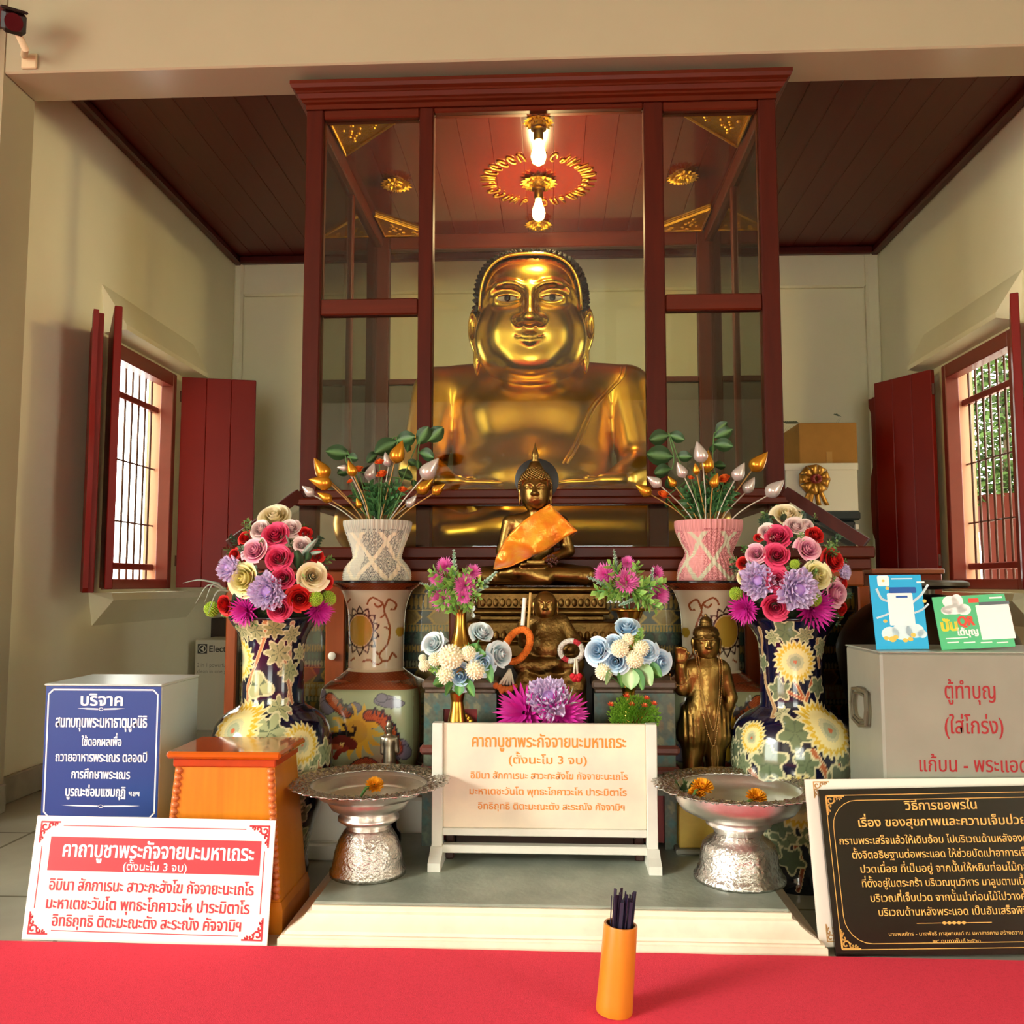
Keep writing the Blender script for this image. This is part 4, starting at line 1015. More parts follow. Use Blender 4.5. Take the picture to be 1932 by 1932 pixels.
LSPEC = {'br': [([(522, 1168), (515, 1200), (500, 1240), (480, 1290), (470, 1340)], '#c8865a'), ([(566, 1172), (556, 1215), (558, 1280), (562, 1335)], '#b98a70'), ([(545, 1215), (552, 1270), (560, 1320)], '#b07858'), ([(600, 1395), (612, 1420), (618, 1450)], '#b5653c'), ([(560, 1520), (575, 1560), (560, 1600)], '#9a6a48')],
  'lv': lowl + [(505, 1288, 30, .3, 1.5, '#b3b682'), (500, 1186, 26, -.4, 3.5, '#a8a878'), (538, 1228, 28, 1.4, 3.5, '#a8a878'), (535, 1182, 22, .6, 3.5, '#a09c68'), (555, 1262, 24, 1.2, 3.5, '#9aa070'), (542, 1326, 24, .2, 3.5, '#a5a676'), (560, 1195, 20, 1.7, 3.5, '#a8a878'), (568, 1230, 20, 1.7, 3.5, '#a8a878'), (540, 1362, 34, .1, 2.5, '#a9ae80'), (520, 1395, 30, .7, 2.5, '#a3aa7c'), (560, 1440, 36, .9, 2.5, '#9da47a'), (598, 1448, 28, -.3, 2.5, '#98a076'), (580, 1480, 26, .2, 2.5, '#8f9a70'), (575, 1560, 34, .9, 2.5, '#8f9a70'), (560, 1605, 22, .6, 2.5, '#88906a'), (520, 1540, 30, .6, 2.5, '#8f9a70'), (440, 1310, 24, .4, 2.5, '#a8ae80'), (430, 1440, 34, .4, 2.5, '#9da47a'), (480, 1430, 34, 1.4, 2.5, '#9da47a'), (470, 1185, 24, 1.4, 3.5, '#b0b080')] + extra,
  'fl': [(463, 1240, 44), (472, 1362, 54), (592, 1388, 40), (560, 1508, 42), (440, 1490, 44), (498, 1300, 0.1)] + exf}
rnd = random.Random(31); belly = [(10000+rnd.uniform(-1.5, 1.5), rnd.uniform(1375, 1600), rnd.uniform(20, 34), rnd.uniform(0, 6), rnd.choice([2.5, 2.5, 3.5]), rnd.choice(['#66725a', '#5c6a52', '#75805e'])) for k in range(26)]
RSPEC = {'br': [([(1432, 1182), (1440, 1220), (1444, 1280), (1448, 1335)], '#b08a5e'), ([(1488, 1275), (1500, 1300), (1512, 1325)], '#b5603a'), ([(1470, 1290), (1500, 1305)], '#b5603a'), ([(1520, 1270), (1505, 1310)], '#b5603a'), ([(1500, 1385), (1520, 1420), (1528, 1440)], '#b5653c'), ([(1548, 1395), (1530, 1440)], '#b5653c'), ([(1396, 1410), (1420, 1450)], '#a5603c'), ([(1530, 1200), (1535, 1250)], '#b08a5e'), ([(1470, 1540), (1490, 1590), (1480, 1630)], '#9a4a30')],
  'lv': belly + [(1470, 1186, 27, .3, 2.5, '#6f7c58'), (1505, 1192, 18, 1.2, 3.5, '#98946a'), (1452, 1198, 16, .5, 3.5, '#a8a878'), (1442, 1245, 18, 1.4, 2.5, '#74805e'), (1462, 1290, 24, .8, 2.5, '#6f7c5c'), (1530, 1285, 22, .4, 2.5, '#6f7c5c'), (1463, 1330, 14, .3, 3.5, '#b8b48a'), (1474, 1357, 34, .3, 2.5, '#6d7b58'), (1430, 1410, 38, .8, 2.5, '#6f7d5c'), (1488, 1408, 26, 1.1, 2.5, '#6f7d5c'), (1550, 1440, 38, .4, 2.5, '#66725a'), (1420, 1475, 26, .6, 2.5, '#6b7858'), (1540, 1215, 22, 1.4, 3.5, '#98a07a'), (1555, 1480, 30, .8, 2.5, '#5e6a52'), (1450, 1520, 26, .2, 2.5, '#66725a'), (1520, 1540, 32, .9, 2.5, '#5a6650'), (1470, 1580, 28, .3, 2.5, '#5a6650')] + extra,
  'fl': [(1489, 1240, 41), (1536, 1354, 50), (1478, 1474, 54), (1408, 1372, 30)] + exf}
def fine(rows, k):
    return [(r[1], r[0]) for r in spline([(q[0], q[1]) for q in rows], k)]
M_glaze = mat('painted_glaze', rough=.12, attr=True, coat=.5)
def blue_vase(pc, Y, spec, label):
    x = at(pc, 1400, Y=Y).x; s = Y/1650
    rows = fine(BLUE, 14); prof = [(hw*s, H-(py-1100)*s) for hw, py in rows]; z0 = prof[-1][1]; prof = [(r, (z-z0)*((.757-0)/(prof[0][1]-z0)) + 0) for r, z in prof]
    prof = prof[::-1]
    v = root('floor_vase', (x, Y, 0), label, 'vase', 'navy floor vases with painted chrysanthemums')
    m = MB(); m.lathe([(0, .004)] + prof, (x, Y), 300, col=blue_paint(x, pc, Y, spec)); m.f = [f for f in m.f if True]; m.build('painted_body', M_glaze, v, 180)
    r = MB(); R0 = prof[-1][0]; zt = prof[-1][1]
    r.lathe([(R0-.004, zt-.006), (R0+.002, zt-.003), (R0+.002, zt+.004), (R0-.006, zt+.006), (R0-.02, zt-.02), (R0-.045, zt-.09), (.04, zt-.12), (0, zt-.12)], (x, Y), 64); r.build('dark_rim', mat('dark_glaze', '#12141c', .12, coat=.6), v, 180)
    return x, zt, R0
LV = blue_vase(513, 2.62, LSPEC, 'tall navy floor vase painted with yellow chrysanthemums, beside the brown wooden box')
RV = blue_vase(1497, 2.64, RSPEC, 'tall navy floor vase painted with yellow chrysanthemums, beside the grey metal donation box')
DRAG = ((1097, 83), (1100, 83), (1106, 77), (1113, 68), (1124, 62), (1147, 55), (1180, 52.5), (1220, 51.5), (1252, 51.5), (1258, 52), (1266, 62), (1276, 76), (1286, 86), (1296, 90), (1320, 92), (1360, 92.5), (1400, 90), (1430, 86), (1450, 80), (1466, 74), (1478, 72), (1482, 70))
def drag_paint(cx, pc, Y, mir):
    s = Y/1650
    def f(V):
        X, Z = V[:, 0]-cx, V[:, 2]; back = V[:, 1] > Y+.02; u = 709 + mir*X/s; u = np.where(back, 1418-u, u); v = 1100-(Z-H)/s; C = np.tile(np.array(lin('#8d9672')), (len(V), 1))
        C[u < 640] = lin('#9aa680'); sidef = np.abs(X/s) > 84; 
        def blob(cx_, cy_, rx, ry, col, m=None):
            k = ((u-cx_)/rx)**2 + ((v-cy_)/ry)**2 < 1; C[k] = lin(col)
        def line(pts, w, col): k = segd(u, v, spline(pts, 5)) < w; C[k] = lin(col); return k
        body = v > 1288
        # clouds
        for cx_, cy_, rx, ry in ((632, 1308, 17, 12), (640, 1320, 14, 12), (626, 1296, 9, 8), (745, 1308, 20, 9), (756, 1313, 22, 7), (738, 1303, 9, 7), (690, 1320, 12, 8), (768, 1388, 18, 14), (760, 1402, 14, 12), (778, 1398, 12, 12), (655, 1430, 8, 5), (712, 1344, 8, 8), (716, 1352, 8, 6)):
            blob(cx_, cy_, rx+1.5, ry+1.5, '#3f3c4a'); blob(cx_, cy_, rx, ry, '#6a6674')
        # flames round the head
        du, dv = u-694, v-1362; d = np.hypot(du, dv); ph = np.arctan2(dv, du); w = 26 + 26*np.abs(((ph*7/PI + .25*np.sin(d*.12)) % 1)-.5)*2
        C[(d < w) & body] = lin('#c79a2c'); C[(d < 20) & body] = lin('#b98a2a')
        # body coils
        scale_ = ((np.sin(u*1.7)*np.sin(v*1.7)) > .2)
        for pts, wd in (([(645, 1304), (660, 1318), (676, 1330)], 8), ([(716, 1334), (735, 1336), (750, 1352), (760, 1372), (766, 1392)], 9), ([(684, 1446), (694, 1428), (712, 1420), (726, 1428)], 12), ([(752, 1414), (764, 1428), (770, 1446)], 11)):
            line(pts, wd+2.2, '#3a2a22'); k = line(pts, wd, '#a8502a'); C[k & scale_] = lin('#7e3018')
        for x, y in ((662, 1312), (672, 1320), (682, 1327), (724, 1327), (738, 1330), (750, 1340), (759, 1354), (765, 1370)): line([(x-2, y+4), (x+3, y-6), (x+6, y+5)], 1.8, '#2a2430')
        # head
        line([(634, 1384), (648, 1374), (668, 1376), (686, 1384)], 10, '#5a1f16'); line([(640, 1392), (655, 1388), (672, 1394)], 5, '#a04a2c'); line([(676, 1392), (662, 1398), (656, 1408)], 4.5, '#7a2a1a'); line([(640, 1380), (660, 1366), (688, 1368)], 3, '#16110f')
        line([(664, 1360), (668, 1364), (676, 1362), (674, 1352), (670, 1350)], 2.6, '#120e0e'); line([(678, 1362), (688, 1366), (692, 1356), (688, 1353)], 2.4, '#120e0e'); blob(668, 1383, 4, 3, '#d8b46a'); blob(668, 1383, 1.6, 1.6, '#111111')
        line([(645, 1400), (648, 1414), (642, 1424), (648, 1432), (656, 1426), (650, 1420)], 1.1, '#5e6648'); line([(628, 1352), (634, 1348), (634, 1340), (627, 1341)], 1, '#5e6648')
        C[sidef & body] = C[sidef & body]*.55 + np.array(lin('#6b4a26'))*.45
        # neck
        nk = v < 1264; C[nk] = lin('#d2c5a6')
        C[nk & (np.abs(u-655) < 0)] = 0
        e = ((u-688)/23)**2 + ((v-1187)/28)**2; ph = np.arctan2((v-1187)/28, (u-688)/23)
        tri = np.abs(((ph*7/PI) % 1)-.5)*2; ro = 1.28 + .9*(1-tri)
        C[nk & (e < ro*1.28) & (e > 1.1)] = lin('#3a241e'); C[nk & (e < ro*1.02) & (e > 1.42)] = lin('#cbbd9e'); C[nk & (e < 1.12)] = lin('#d8b98a'); C[nk & (e < 1)] = lin('#ad8a30')
        for pts in ([(703, 1138), (707, 1130), (716, 1127), (731, 1138), (733, 1153), (740, 1173), (742, 1188), (738, 1212), (725, 1230), (729, 1243), (720, 1248), (707, 1240), (694, 1243)], [(733, 1145), (741, 1130), (752, 1138), (750, 1148), (744, 1149)], [(729, 1243), (740, 1241), (746, 1229), (752, 1236)], [(733, 1158), (727, 1163)], [(741, 1185), (734, 1180)], [(731, 1138), (722, 1144), (716, 1138)], [(725, 1232), (720, 1226)], [(668, 1243), (676, 1238)], [(660, 1136), (668, 1130)]):
            k = segd(u, v, spline(pts, 5)) < 1.7; C[k & nk] = lin('#8c4a26')
        blob(757, 1190, 6, 9, '#b09032')
        br = (v < 1113) | ((v > 1262) & (v < 1289)); C[br] = lin('#7c3a1e'); C[br & (np.sin(u*.9)*np.sin(v*1.3) > .5)] = lin('#8c4a28')
        C[v < 1100.5] = lin('#1c1614'); C[v > 1470] = lin('#6a3a20')
        return C
    return f
def dragon_vase(pc, Y, mir, label):
    x = at(pc, 1300, Y=Y).x; s = Y/1650; rows = fine(DRAG, 16)
    prof = [(hw*s, H-(py-1100)*s) for hw, py in rows][::-1]; z0 = prof[0][1]; zt = prof[-1][1]; prof = [(r, .19 + (z-z0)*(zt-.19)/(zt-z0)) for r, z in prof]
    pw = [2 + 4.0*max(0, min(1, (1276-(1100-(z-H)/s))/-14)) for r, z in prof]
    v = root('square_vase', (x, Y, .19), label, 'vase', 'pale square-bodied dragon vases'); m = MB()
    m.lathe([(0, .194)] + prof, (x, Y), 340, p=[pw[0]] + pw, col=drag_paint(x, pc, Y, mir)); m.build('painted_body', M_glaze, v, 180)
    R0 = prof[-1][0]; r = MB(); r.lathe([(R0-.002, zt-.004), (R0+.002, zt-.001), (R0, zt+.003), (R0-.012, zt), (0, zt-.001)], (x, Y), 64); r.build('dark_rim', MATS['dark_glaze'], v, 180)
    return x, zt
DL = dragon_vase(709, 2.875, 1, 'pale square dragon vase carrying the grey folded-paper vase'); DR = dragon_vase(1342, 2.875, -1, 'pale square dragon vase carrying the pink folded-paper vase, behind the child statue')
# folded-paper vases on top of the dragon vases
def paper_vase(pc, Y, x, zt, rows, base, alt, dark, label, seed):
    s = Y/1650; rws = fine(rows, 10); prof = [(hw*s, H-(py-1100)*s) for hw, py in rws][::-1]; z0 = prof[0][1]; prof = [(r, z-z0+zt+.003) for r, z in prof]
    cb, ca, cd = (np.array(lin(c)) for c in (base, alt, dark))
    def col(V):
        X, Yy, Z = V[:, 0]-x, V[:, 1]-Y, V[:, 2]; a = np.arctan2(X, -Yy); h = (Z-zt)/(prof[-1][1]-zt); t = a/(2*PI)*6
        dz = np.abs(((t + h*1.55) % 1)-.5); dz2 = np.abs(((t - h*1.55) % 1)-.5); X_ = (np.minimum(dz, dz2) < .085) & (h < .80)
        C = np.where(X_[:, None], ca, cb); r_ = np.random.RandomState(seed).rand(len(V)); dots = ((np.floor(a*38) + np.floor(h*34)) % 2 == 0) & (np.sin(a*3+1)*.5+.5 + .3*np.cos(t*6.28) > .35) & ~X_ & (h < .85)
        C = np.where((dots & (r_ > .25))[:, None], cd, C); st = (h >= .80) & ((np.floor(a*42) % 2) == 0); C = np.where(st[:, None], cb*.55+cd*.45, C); return C
    v = MB(); v.lathe(prof + [(prof[-1][0]-.006, prof[-1][1]), (prof[-1][0]-.012, prof[-1][1]-.02), (.05, prof[-1][1]-.07), (0, prof[-1][1]-.07)], (x, Y), 260, col=col)
    vv = np.array(v.v); a = np.arctan2(vv[:, 0]-x, -(vv[:, 1]-Y)); r = np.hypot(vv[:, 0]-x, vv[:, 1]-Y); k = 1 + .014*np.sign(np.sin(a*42)) + .012*np.sin(vv[:, 2]*900)*(vv[:, 2] < zt+.145) + .03*np.abs(np.cos(a*3))
    vv[:, 0] = x + (vv[:, 0]-x)*k; vv[:, 1] = Y + (vv[:, 1]-Y)*k; v.v = [tuple(p) for p in vv]
    o = v.build('paper_vase', mat('folded_paper', rough=.8, attr=True), None, 60); return tag(o, label, 'vase')
paper_vase(711, 2.875, DL[0], DL[1], ((985, 63), (992, 63), (1000, 61), (1020, 54), (1040, 47), (1053, 45), (1058, 47), (1066, 54), (1076, 60), (1088, 62.5), (1097, 62)), '#d9d4c0', '#efe2c4', '#4a5054', 'grey and cream folded-paper vase holding gold and silver lotus buds', 1)
paper_vase(1338, 2.875, DR[0], DR[1], ((989, 61), (1000, 61), (1012, 58), (1030, 50), (1046, 43), (1052, 43), (1058, 46), (1070, 53), (1082, 56), (1094, 58), (1100, 58)), '#e8a3a0', '#d6d2b4', '#a84a54', 'pink and cream folded-paper vase holding gold and silver lotus buds', 2)

# ------------------------------------------------------------------ green mosaic pedestals
def mos2(V):
    x, z = V[:, 0]*300, V[:, 2]*300; n = len(V); C = np.tile(np.array(lin('#4a5646')), (n, 1)); k = (np.abs((x % 9)/9-.5) + np.abs((z % 14)/14-.5)) ; cell = (np.floor(x/9)*7 + np.floor(z/14)*13) % 5
    for i, c in enumerate(('#5c6650', '#2f5a56', '#6e5e40', '#3c5c50', '#74704e')): C[(k < .42) & (cell == i)] = lin(c)
    return C
M_mos = mat('pedestal_mosaic', rough=.35, attr=True, var=.25, vscale=90)
def gridbox(mb, a, b, st=.006):
    for ax in range(3):
        u, w = [(1, 2), (2, 0), (0, 1)][ax]; nu = max(2, int((b[u]-a[u])/st)); nw = max(2, int((b[w]-a[w])/st))
        for sd in (0, 1):
            gu = np.linspace(a[u], b[u], nu+1); gw = np.linspace(a[w], b[w], nw+1); P = np.zeros(((nu+1)*(nw+1), 3)); P[:, ax] = (a, b)[sd][ax]; P[:, u] = np.repeat(gu, nw+1); P[:, w] = np.tile(gw, nu+1)
            V = P.copy(); 
            if ax == 0: V[:, 0] = P[:, 1]
            f = [(i*(nw+1)+j, (i+1)*(nw+1)+j, (i+1)*(nw+1)+j+1, i*(nw+1)+j+1) for i in range(nu) for j in range(nw)]
            mb._add(P.tolist(), f if sd else [q[::-1] for q in f], mos2(V))
def pedestal(xl, xr, label):
    Y0, Y1 = 2.625, 2.765; X0 = at(xl, 1400, Y=Y0).x; X1 = at(xr, 1400, Y=Y0).x; cx = (X0+X1)/2; hw = (X1-X0)/2; z = lambda py: at(cx*600+1042, py, Y=Y0).z
    r = root('altar_pedestal', (cx, 2.70, .09), label, 'pedestal', 'green mosaic altar pedestals')
    b = MB(); b.bbox((cx-hw-.004, Y0-.006, z(1300)), (cx+hw+.004, Y1, z(1284)), .006); b.bbox((cx-hw*.96, Y0, z(1308)), (cx+hw*.96, Y1, z(1300)), .003); b.build('cap', mat('pedestal_cap', '#5c4a3a', .4, var=.3, vscale=50), r)
    b = MB()
    for s in (-1, 1): gridbox(b, (cx+s*hw*.72-hw*.26, Y0, z(1406)), (cx+s*hw*.72+hw*.26, Y1, z(1308)))
    gridbox(b, (cx-hw*.46, Y0, z(1338)), (cx+hw*.46, Y1, z(1308))); b.build('mosaic_body', M_mos, r)
    b = MB(); b.box((cx-hw*.46, Y0+.03, z(1406)), (cx+hw*.46, Y1-.01, z(1338))); b.build('red_recess', mat('recess_red', '#8c1a14', .5), r)
    b = MB()
    for k in range(15):
        a = PI*k/14; b.ball((cx + hw*.36*math.cos(a), Y0+.02, z(1385)+.055*math.sin(a)), (.008, .008, .008), 8, 5)
    for k in range(9):
        a = PI*k/8; b.ball((cx + hw*.2*math.cos(a), Y0+.02, z(1385)+.03*math.sin(a)), (.008, .006, .008), 8, 5)
    b.build('gilt_carving', M_gilt, r, 180)
    b = MB(); b.bbox((cx-hw*1.08, Y0-.012, z(1424)), (cx+hw*1.08, Y1+.004, z(1406)), .008); b.bbox((cx-hw*1.1, Y0-.016, z(1466)), (cx+hw*1.1, Y1+.004, z(1446)), .008); b.build('waist_moulding', mat('pedestal_red', '#6e3a30', .45, var=.25, vscale=40), r)
    b = MB(); gridbox(b, (cx-hw*.98, Y0, z(1446)), (cx+hw*.98, Y1, z(1424))); gridbox(b, (cx-hw*1.06, Y0-.006, z(1500)), (cx+hw*1.06, Y1, z(1466))); b.build('mosaic_waist', M_mos, r)
    for s in (-1, 1):
        b = MB(); gridbox(b, (cx+s*hw*.86-hw*.16, Y0, .09), (cx+s*hw*.86+hw*.16, Y1, z(1500))); b.build('leg', M_mos, r)
    b = MB(); b.box((cx-hw*.7, Y0+.03, .1), (cx+hw*.7, Y0+.04, z(1500))); b.build('red_apron', MATS['recess_red'], r)
    return cx, hw
pedestal(798, 938, 'green glass-mosaic altar pedestal between the grey paper vase and the marble tablet'); pedestal(1120, 1276, 'green glass-mosaic altar pedestal beside the standing child statue')
# low bench behind the marble tablet carrying the small flowers
bn = root('offering_bench', (-.02, 2.56, .09), 'low dark red bench hidden behind the marble tablet, under the small flowers', 'bench')
b = MB(); b.bbox((-.31, 2.505, .36), (.27, 2.603, .378), .004); b.build('top', MATS['dark_lacquer'], bn)
for sx in (-.29, .24):
    b = MB(); b.bbox((sx-.012, 2.51, .09), (sx+.012, 2.60, .36), .003); b.build('leg', MATS['dark_lacquer'], bn)
b = MB(); b.bbox((-.278, 2.545, .10), (.228, 2.56, .30), .003); b.build('apron', MATS['dark_lacquer'], bn)

# ------------------------------------------------------------------ marble tablet in its grey stand
class Plane:
    def __init__(s, bl, br, tl):
        s.o = Vector(bl); s.ex = (Vector(br)-s.o); s.w = s.ex.length; s.ex.normalize(); z = Vector(tl)-s.o; z -= s.ex*z.dot(s.ex); s.h = z.length; s.ez = z.normalized(); s.n = s.ex.cross(s.ez)
    def px(s, px, py):
        d = FW + RT*((px-CX)/F) + UP*((CX-py)/F); c = Vector((0, 0, H)); t = (s.o-c).dot(s.n)/d.dot(s.n); return c + d*t
    def p(s, a, b, lift=0): return s.o + s.ex*a + s.ez*b + s.n*lift
    def slab(s, mb, a0, b0, a1, b1, th, lift=0, col=None):
        mb.prism([s.p(a0, b0, lift), s.p(a1, b0, lift), s.p(a1, b1, lift), s.p(a0, b1, lift)], -s.n*th, col)
    def poly(s, mb, pts, lift, col=None): mb._add([tuple(s.p(a, b, lift)) for a, b in pts], [tuple(range(len(pts)))], col)
    def text(s, mb, t, x0, x1, py, size_px, bold=0.0):
        a, b = s.px(x0, py), s.px(x1, py); m = (a+b)/2; put_text(mb, t, size_px*(a-b).length/(x1-x0), m, s.ex, s.ez, (a-b).length, bold, lift=.0008)
    def stroke(s, mb, pts, w, lift=.0006, closed=False):
        P = list(pts) + ([pts[0]] if closed else [])
        for (x0, y0), (x1, y1) in zip(P[:-1], P[1:]):
            d = Vector((x1-x0, y1-y0)); L_ = d.length
            if L_ < 1e-6: continue
            n_ = Vector((-d.y, d.x))/L_*w/2; e = d/L_*w*.3
            s.poly(mb, [(x0-n_.x-e.x, y0-n_.y-e.y), (x1-n_.x+e.x, y1-n_.y+e.y), (x1+n_.x+e.x, y1+n_.y+e.y), (x0+n_.x-e.x, y0+n_.y-e.y)], lift)
    def curl(s, mb, x, y, sx, sy, sc, w, lift=.0006):
        """scroll ornament for a corner"""
        for (a0, r0, cx, cy, t1) in ((0, .5, .5, .5, 5.5), (2.0, .32, 1.25, .32, 5), (2.0, .32, .32, 1.25, 5), (2.0, .22, 1.85, .22, 4.6), (2., .22, .22, 1.85, 4.6)):
            pts = [(x + sx*sc*(cx + r0*(1-.13*t)*math.cos(a0+t)), y + sy*sc*(cy + r0*(1-.13*t)*math.sin(a0+t))) for t in np.linspace(0, t1, 12)]
            s.stroke(mb, pts, w, lift)
        s.stroke(mb, [(x, y+sy*sc*2.3), (x, y), (x+sx*sc*2.3, y)], w, lift)
TX = ['คาถาบูชาพระกัจจายนะมหาเถระ', '(ตั้งนะโม 3 จบ)', 'อิมินา สักกาเรนะ สาวะกะสังโฆ กัจจายะนะเถโร', 'มะหาเตชะวันโต พุทธะโภคาวะโห ปาระมิตาโร', 'อิทธิฤทธิ ติตะมะณะตัง สะระณัง คัจจามิฯ']
TY = 2.47
A = at(817, 1365, Y=TY); B = at(1238, 1363, Y=TY); tx0, tx1 = A.x, B.x; tz1 = (A.z+B.z)/2
tb = root('marble_tablet', ((tx0+tx1)/2, TY, .09), 'cream marble tablet with orange Thai lettering in a white stand, centre of the altar slab', 'tablet')
tz0 = at(1030, 1562, Y=TY).z
pw = .03
m = MB(); m.bbox((tx0+pw, TY-.008, tz0), (tx1-pw, TY+.012, tz1-.001), .002)
M_mbl = mat('tablet_marble', '#f0e2c8', .22, col2='#d9d0bd', vscale=5); m.build('marble_face', M_mbl, tb)
M_stand = mat('stand_paint', '#dcd9cc', .4, var=.05)
for x0 in (tx0, tx1-pw):
    m = MB(); m.bbox((x0, TY-.016, .118), (x0+pw, TY+.02, tz1), .002); o = m.build('side_post', M_stand, tb)
for xc, s in ((tx0+pw/2, -1), (tx1-pw/2, 1)):
    m = MB(); zf = .09; pts = [(xc-.017, TY-.075, zf), (xc-.017, TY+.06, zf), (xc-.017, TY+.06, zf+.02), (xc-.017, TY+.03, zf+.035), (xc-.017, TY+.02, zf+.05), (xc-.017, TY-.02, zf+.05), (xc-.017, TY-.045, zf+.034), (xc-.017, TY-.075, zf+.022)]
    m.prism(pts[::-1], (.034, 0, 0)); m.build('foot', M_stand, tb)
for y0, y1, nm in ((1562, 1576, 'ledge'), (1594, 1609, 'stretcher')):
    m = MB(); m.bbox((tx0+pw, TY-.014, at(1030, y1, Y=TY).z), (tx1-pw, TY+.016, at(1030, y0, Y=TY).z), .002); m.build(nm, M_stand, tb)
P = Plane((tx0, TY-.008, tz0), (tx1, TY-.008, tz0), (tx0, TY-.008, tz1)); lt = MB()
P.text(lt, TX[0], 891, 1181, 1410, 32, .02)
for t, x0, x1, y, sz in ((TX[1], 960, 1107, 1441, 21), (TX[2], 888, 1184, 1470, 18), (TX[3], 886, 1182, 1500, 18), (TX[4], 902, 1178, 1528, 18)): P.text(lt, t, x0, x1, y, sz, .016)
lt.build('lettering', mat('orange_paint', '#e08a2c', .5), tb)

# ------------------------------------------------------------------ red and white sign leaning on the boxes
P = Plane(at(40, 1782, Y=2.135), at(503, 1797, Y=2.118), at(78, 1548, Y=2.178)); P.o.z = max(P.o.z, .001)
g = root('prayer_sign', P.p(P.w/2, 0), 'white sign with red banner and red Thai prayer text, leaning against the wooden box', 'sign')
m = MB(); P.slab(m, 0, 0, P.w, P.h, .005); m.build('board', mat('sign_white', '#f7f1e8', .35), g)
m = MB()
def loc2(px, py): q = P.px(px, py)-P.o; return (q.dot(P.ex), q.dot(P.ez))
a0, b1 = loc2(97, 1578); a1, b0 = loc2(489, 1652); P.poly(m, [(a0, b0), (a1, b0), (a1, b1), (a0, b1)], .0005); m.build('red_banner', mat('sign_red', '#d9343e', .4), g)
m = MB(); mgn = .022; w_, h_ = P.w, P.h
P.stroke(m, [(mgn+.05, h_-mgn), (w_-mgn-.05, h_-mgn)], .0022); P.stroke(m, [(mgn+.05, mgn), (w_-mgn-.05, mgn)], .0022); P.stroke(m, [(mgn, mgn+.05), (mgn, h_-mgn-.05)], .0022); P.stroke(m, [(w_-mgn, mgn+.05), (w_-mgn, h_-mgn-.05)], .0022)
for x, sx in ((mgn-.008, 1), (w_-mgn+.008, -1)):
    for y, sy in ((mgn-.008, 1), (h_-mgn+.008, -1)): P.curl(m, x, y, sx, sy, .021, .0042)
m.build('border', MATS['sign_red'], g)
m = MB(); P.text(m, TX[0], 118, 478, 1620, 38, .026); P.text(m, TX[1], 232, 352, 1643, 19, .01); m.build('banner_lettering', mat('sign_white2', '#ffffff', .4), g)
m = MB()
for t, x0, x1, y in ((TX[2], 92, 478, 1684), (TX[3], 86, 470, 1719), (TX[4], 97, 454, 1752)): P.text(m, t, x0, x1, y, 28, .022)
m.build('lettering', mat('sign_red_text', '#cf2c38', .45), g)

# ------------------------------------------------------------------ black sign and the white board behind it
P = Plane(at(1546, 1795, Y=2.150), at(2075, 1795, Y=2.155), at(1541, 1478, Y=2.212)); P.o.z = .012; o_w = P.w
g = root('white_board', P.p(P.w/2, 0), 'white board with faded orange corner ornament, behind the black sign', 'sign')
m = MB(); P.slab(m, 0, 0, P.w, P.h, .006); m.build('board', mat('board_white', '#efe6d6', .4), g)
m = MB(); mo_ = mat('faded_orange', '#c89a5a', .5)
for x, sx in ((.02, 1), (P.w-.02, -1)):
    for y, sy in ((.012, 1), (P.h-.006, -1)): P.curl(m, x, y, sx, sy, .016, .003)
m.build('border', mo_, g)
P = Plane(at(1578, 1806, Y=2.124), at(2062, 1800, Y=2.128), at(1548, 1491, Y=2.190)); P.o.z = .002
g = root('black_sign', P.p(P.w/2, 0), 'black sign with gold Thai text and scroll border, before the grey donation box', 'sign')
m = MB(); P.slab(m, 0, 0, P.w, P.h, .012, 0); m.build('board', mat('black_granite', '#17130f', .18, var=.2, vscale=120), g)
M_gp = mat('gold_paint', '#d9a550', .4); m = MB(); w_, h_ = P.w, P.h
for mg, r in ((.014, .004), (.026, .06)):
    pts = []
    for cx_, cy_, t0 in ((w_-mg-r, h_-mg-r, 0), (mg+r, h_-mg-r, PI/2), (mg+r, mg+r, PI), (w_-mg-r, mg+r, 1.5*PI)):
        pts += [(cx_ + r*math.cos(t0+t), cy_ + r*math.sin(t0+t)) for t in np.linspace(0, PI/2, 7)]
    P.stroke(m, pts, .0016, .0006, True)
for x, sx in ((.016, 1), (w_-.016, -1)):
    for y, sy in ((.016, 1), (h_-.016, -1)): P.curl(m, x, y, sx, sy, .018, .0032)
def loc2(px, py): q = P.px(px, py)-P.o; return (q.dot(P.ex), q.dot(P.ez))
c0 = loc2(1800, 1741); P.stroke(m, [(c0[0]-.085, c0[1]), (c0[0]-.03, c0[1])], .0014); P.stroke(m, [(c0[0]+.03, c0[1]), (c0[0]+.085, c0[1])], .0014)
for k in (-2, -1, 0, 1, 2): P.poly(m, [(c0[0]+.011*k-.007, c0[1]), (c0[0]+.011*k, c0[1]-.004), (c0[0]+.011*k+.007, c0[1]), (c0[0]+.011*k, c0[1]+.004)], .0006)
m.build('border', M_gp, g)
m = MB()
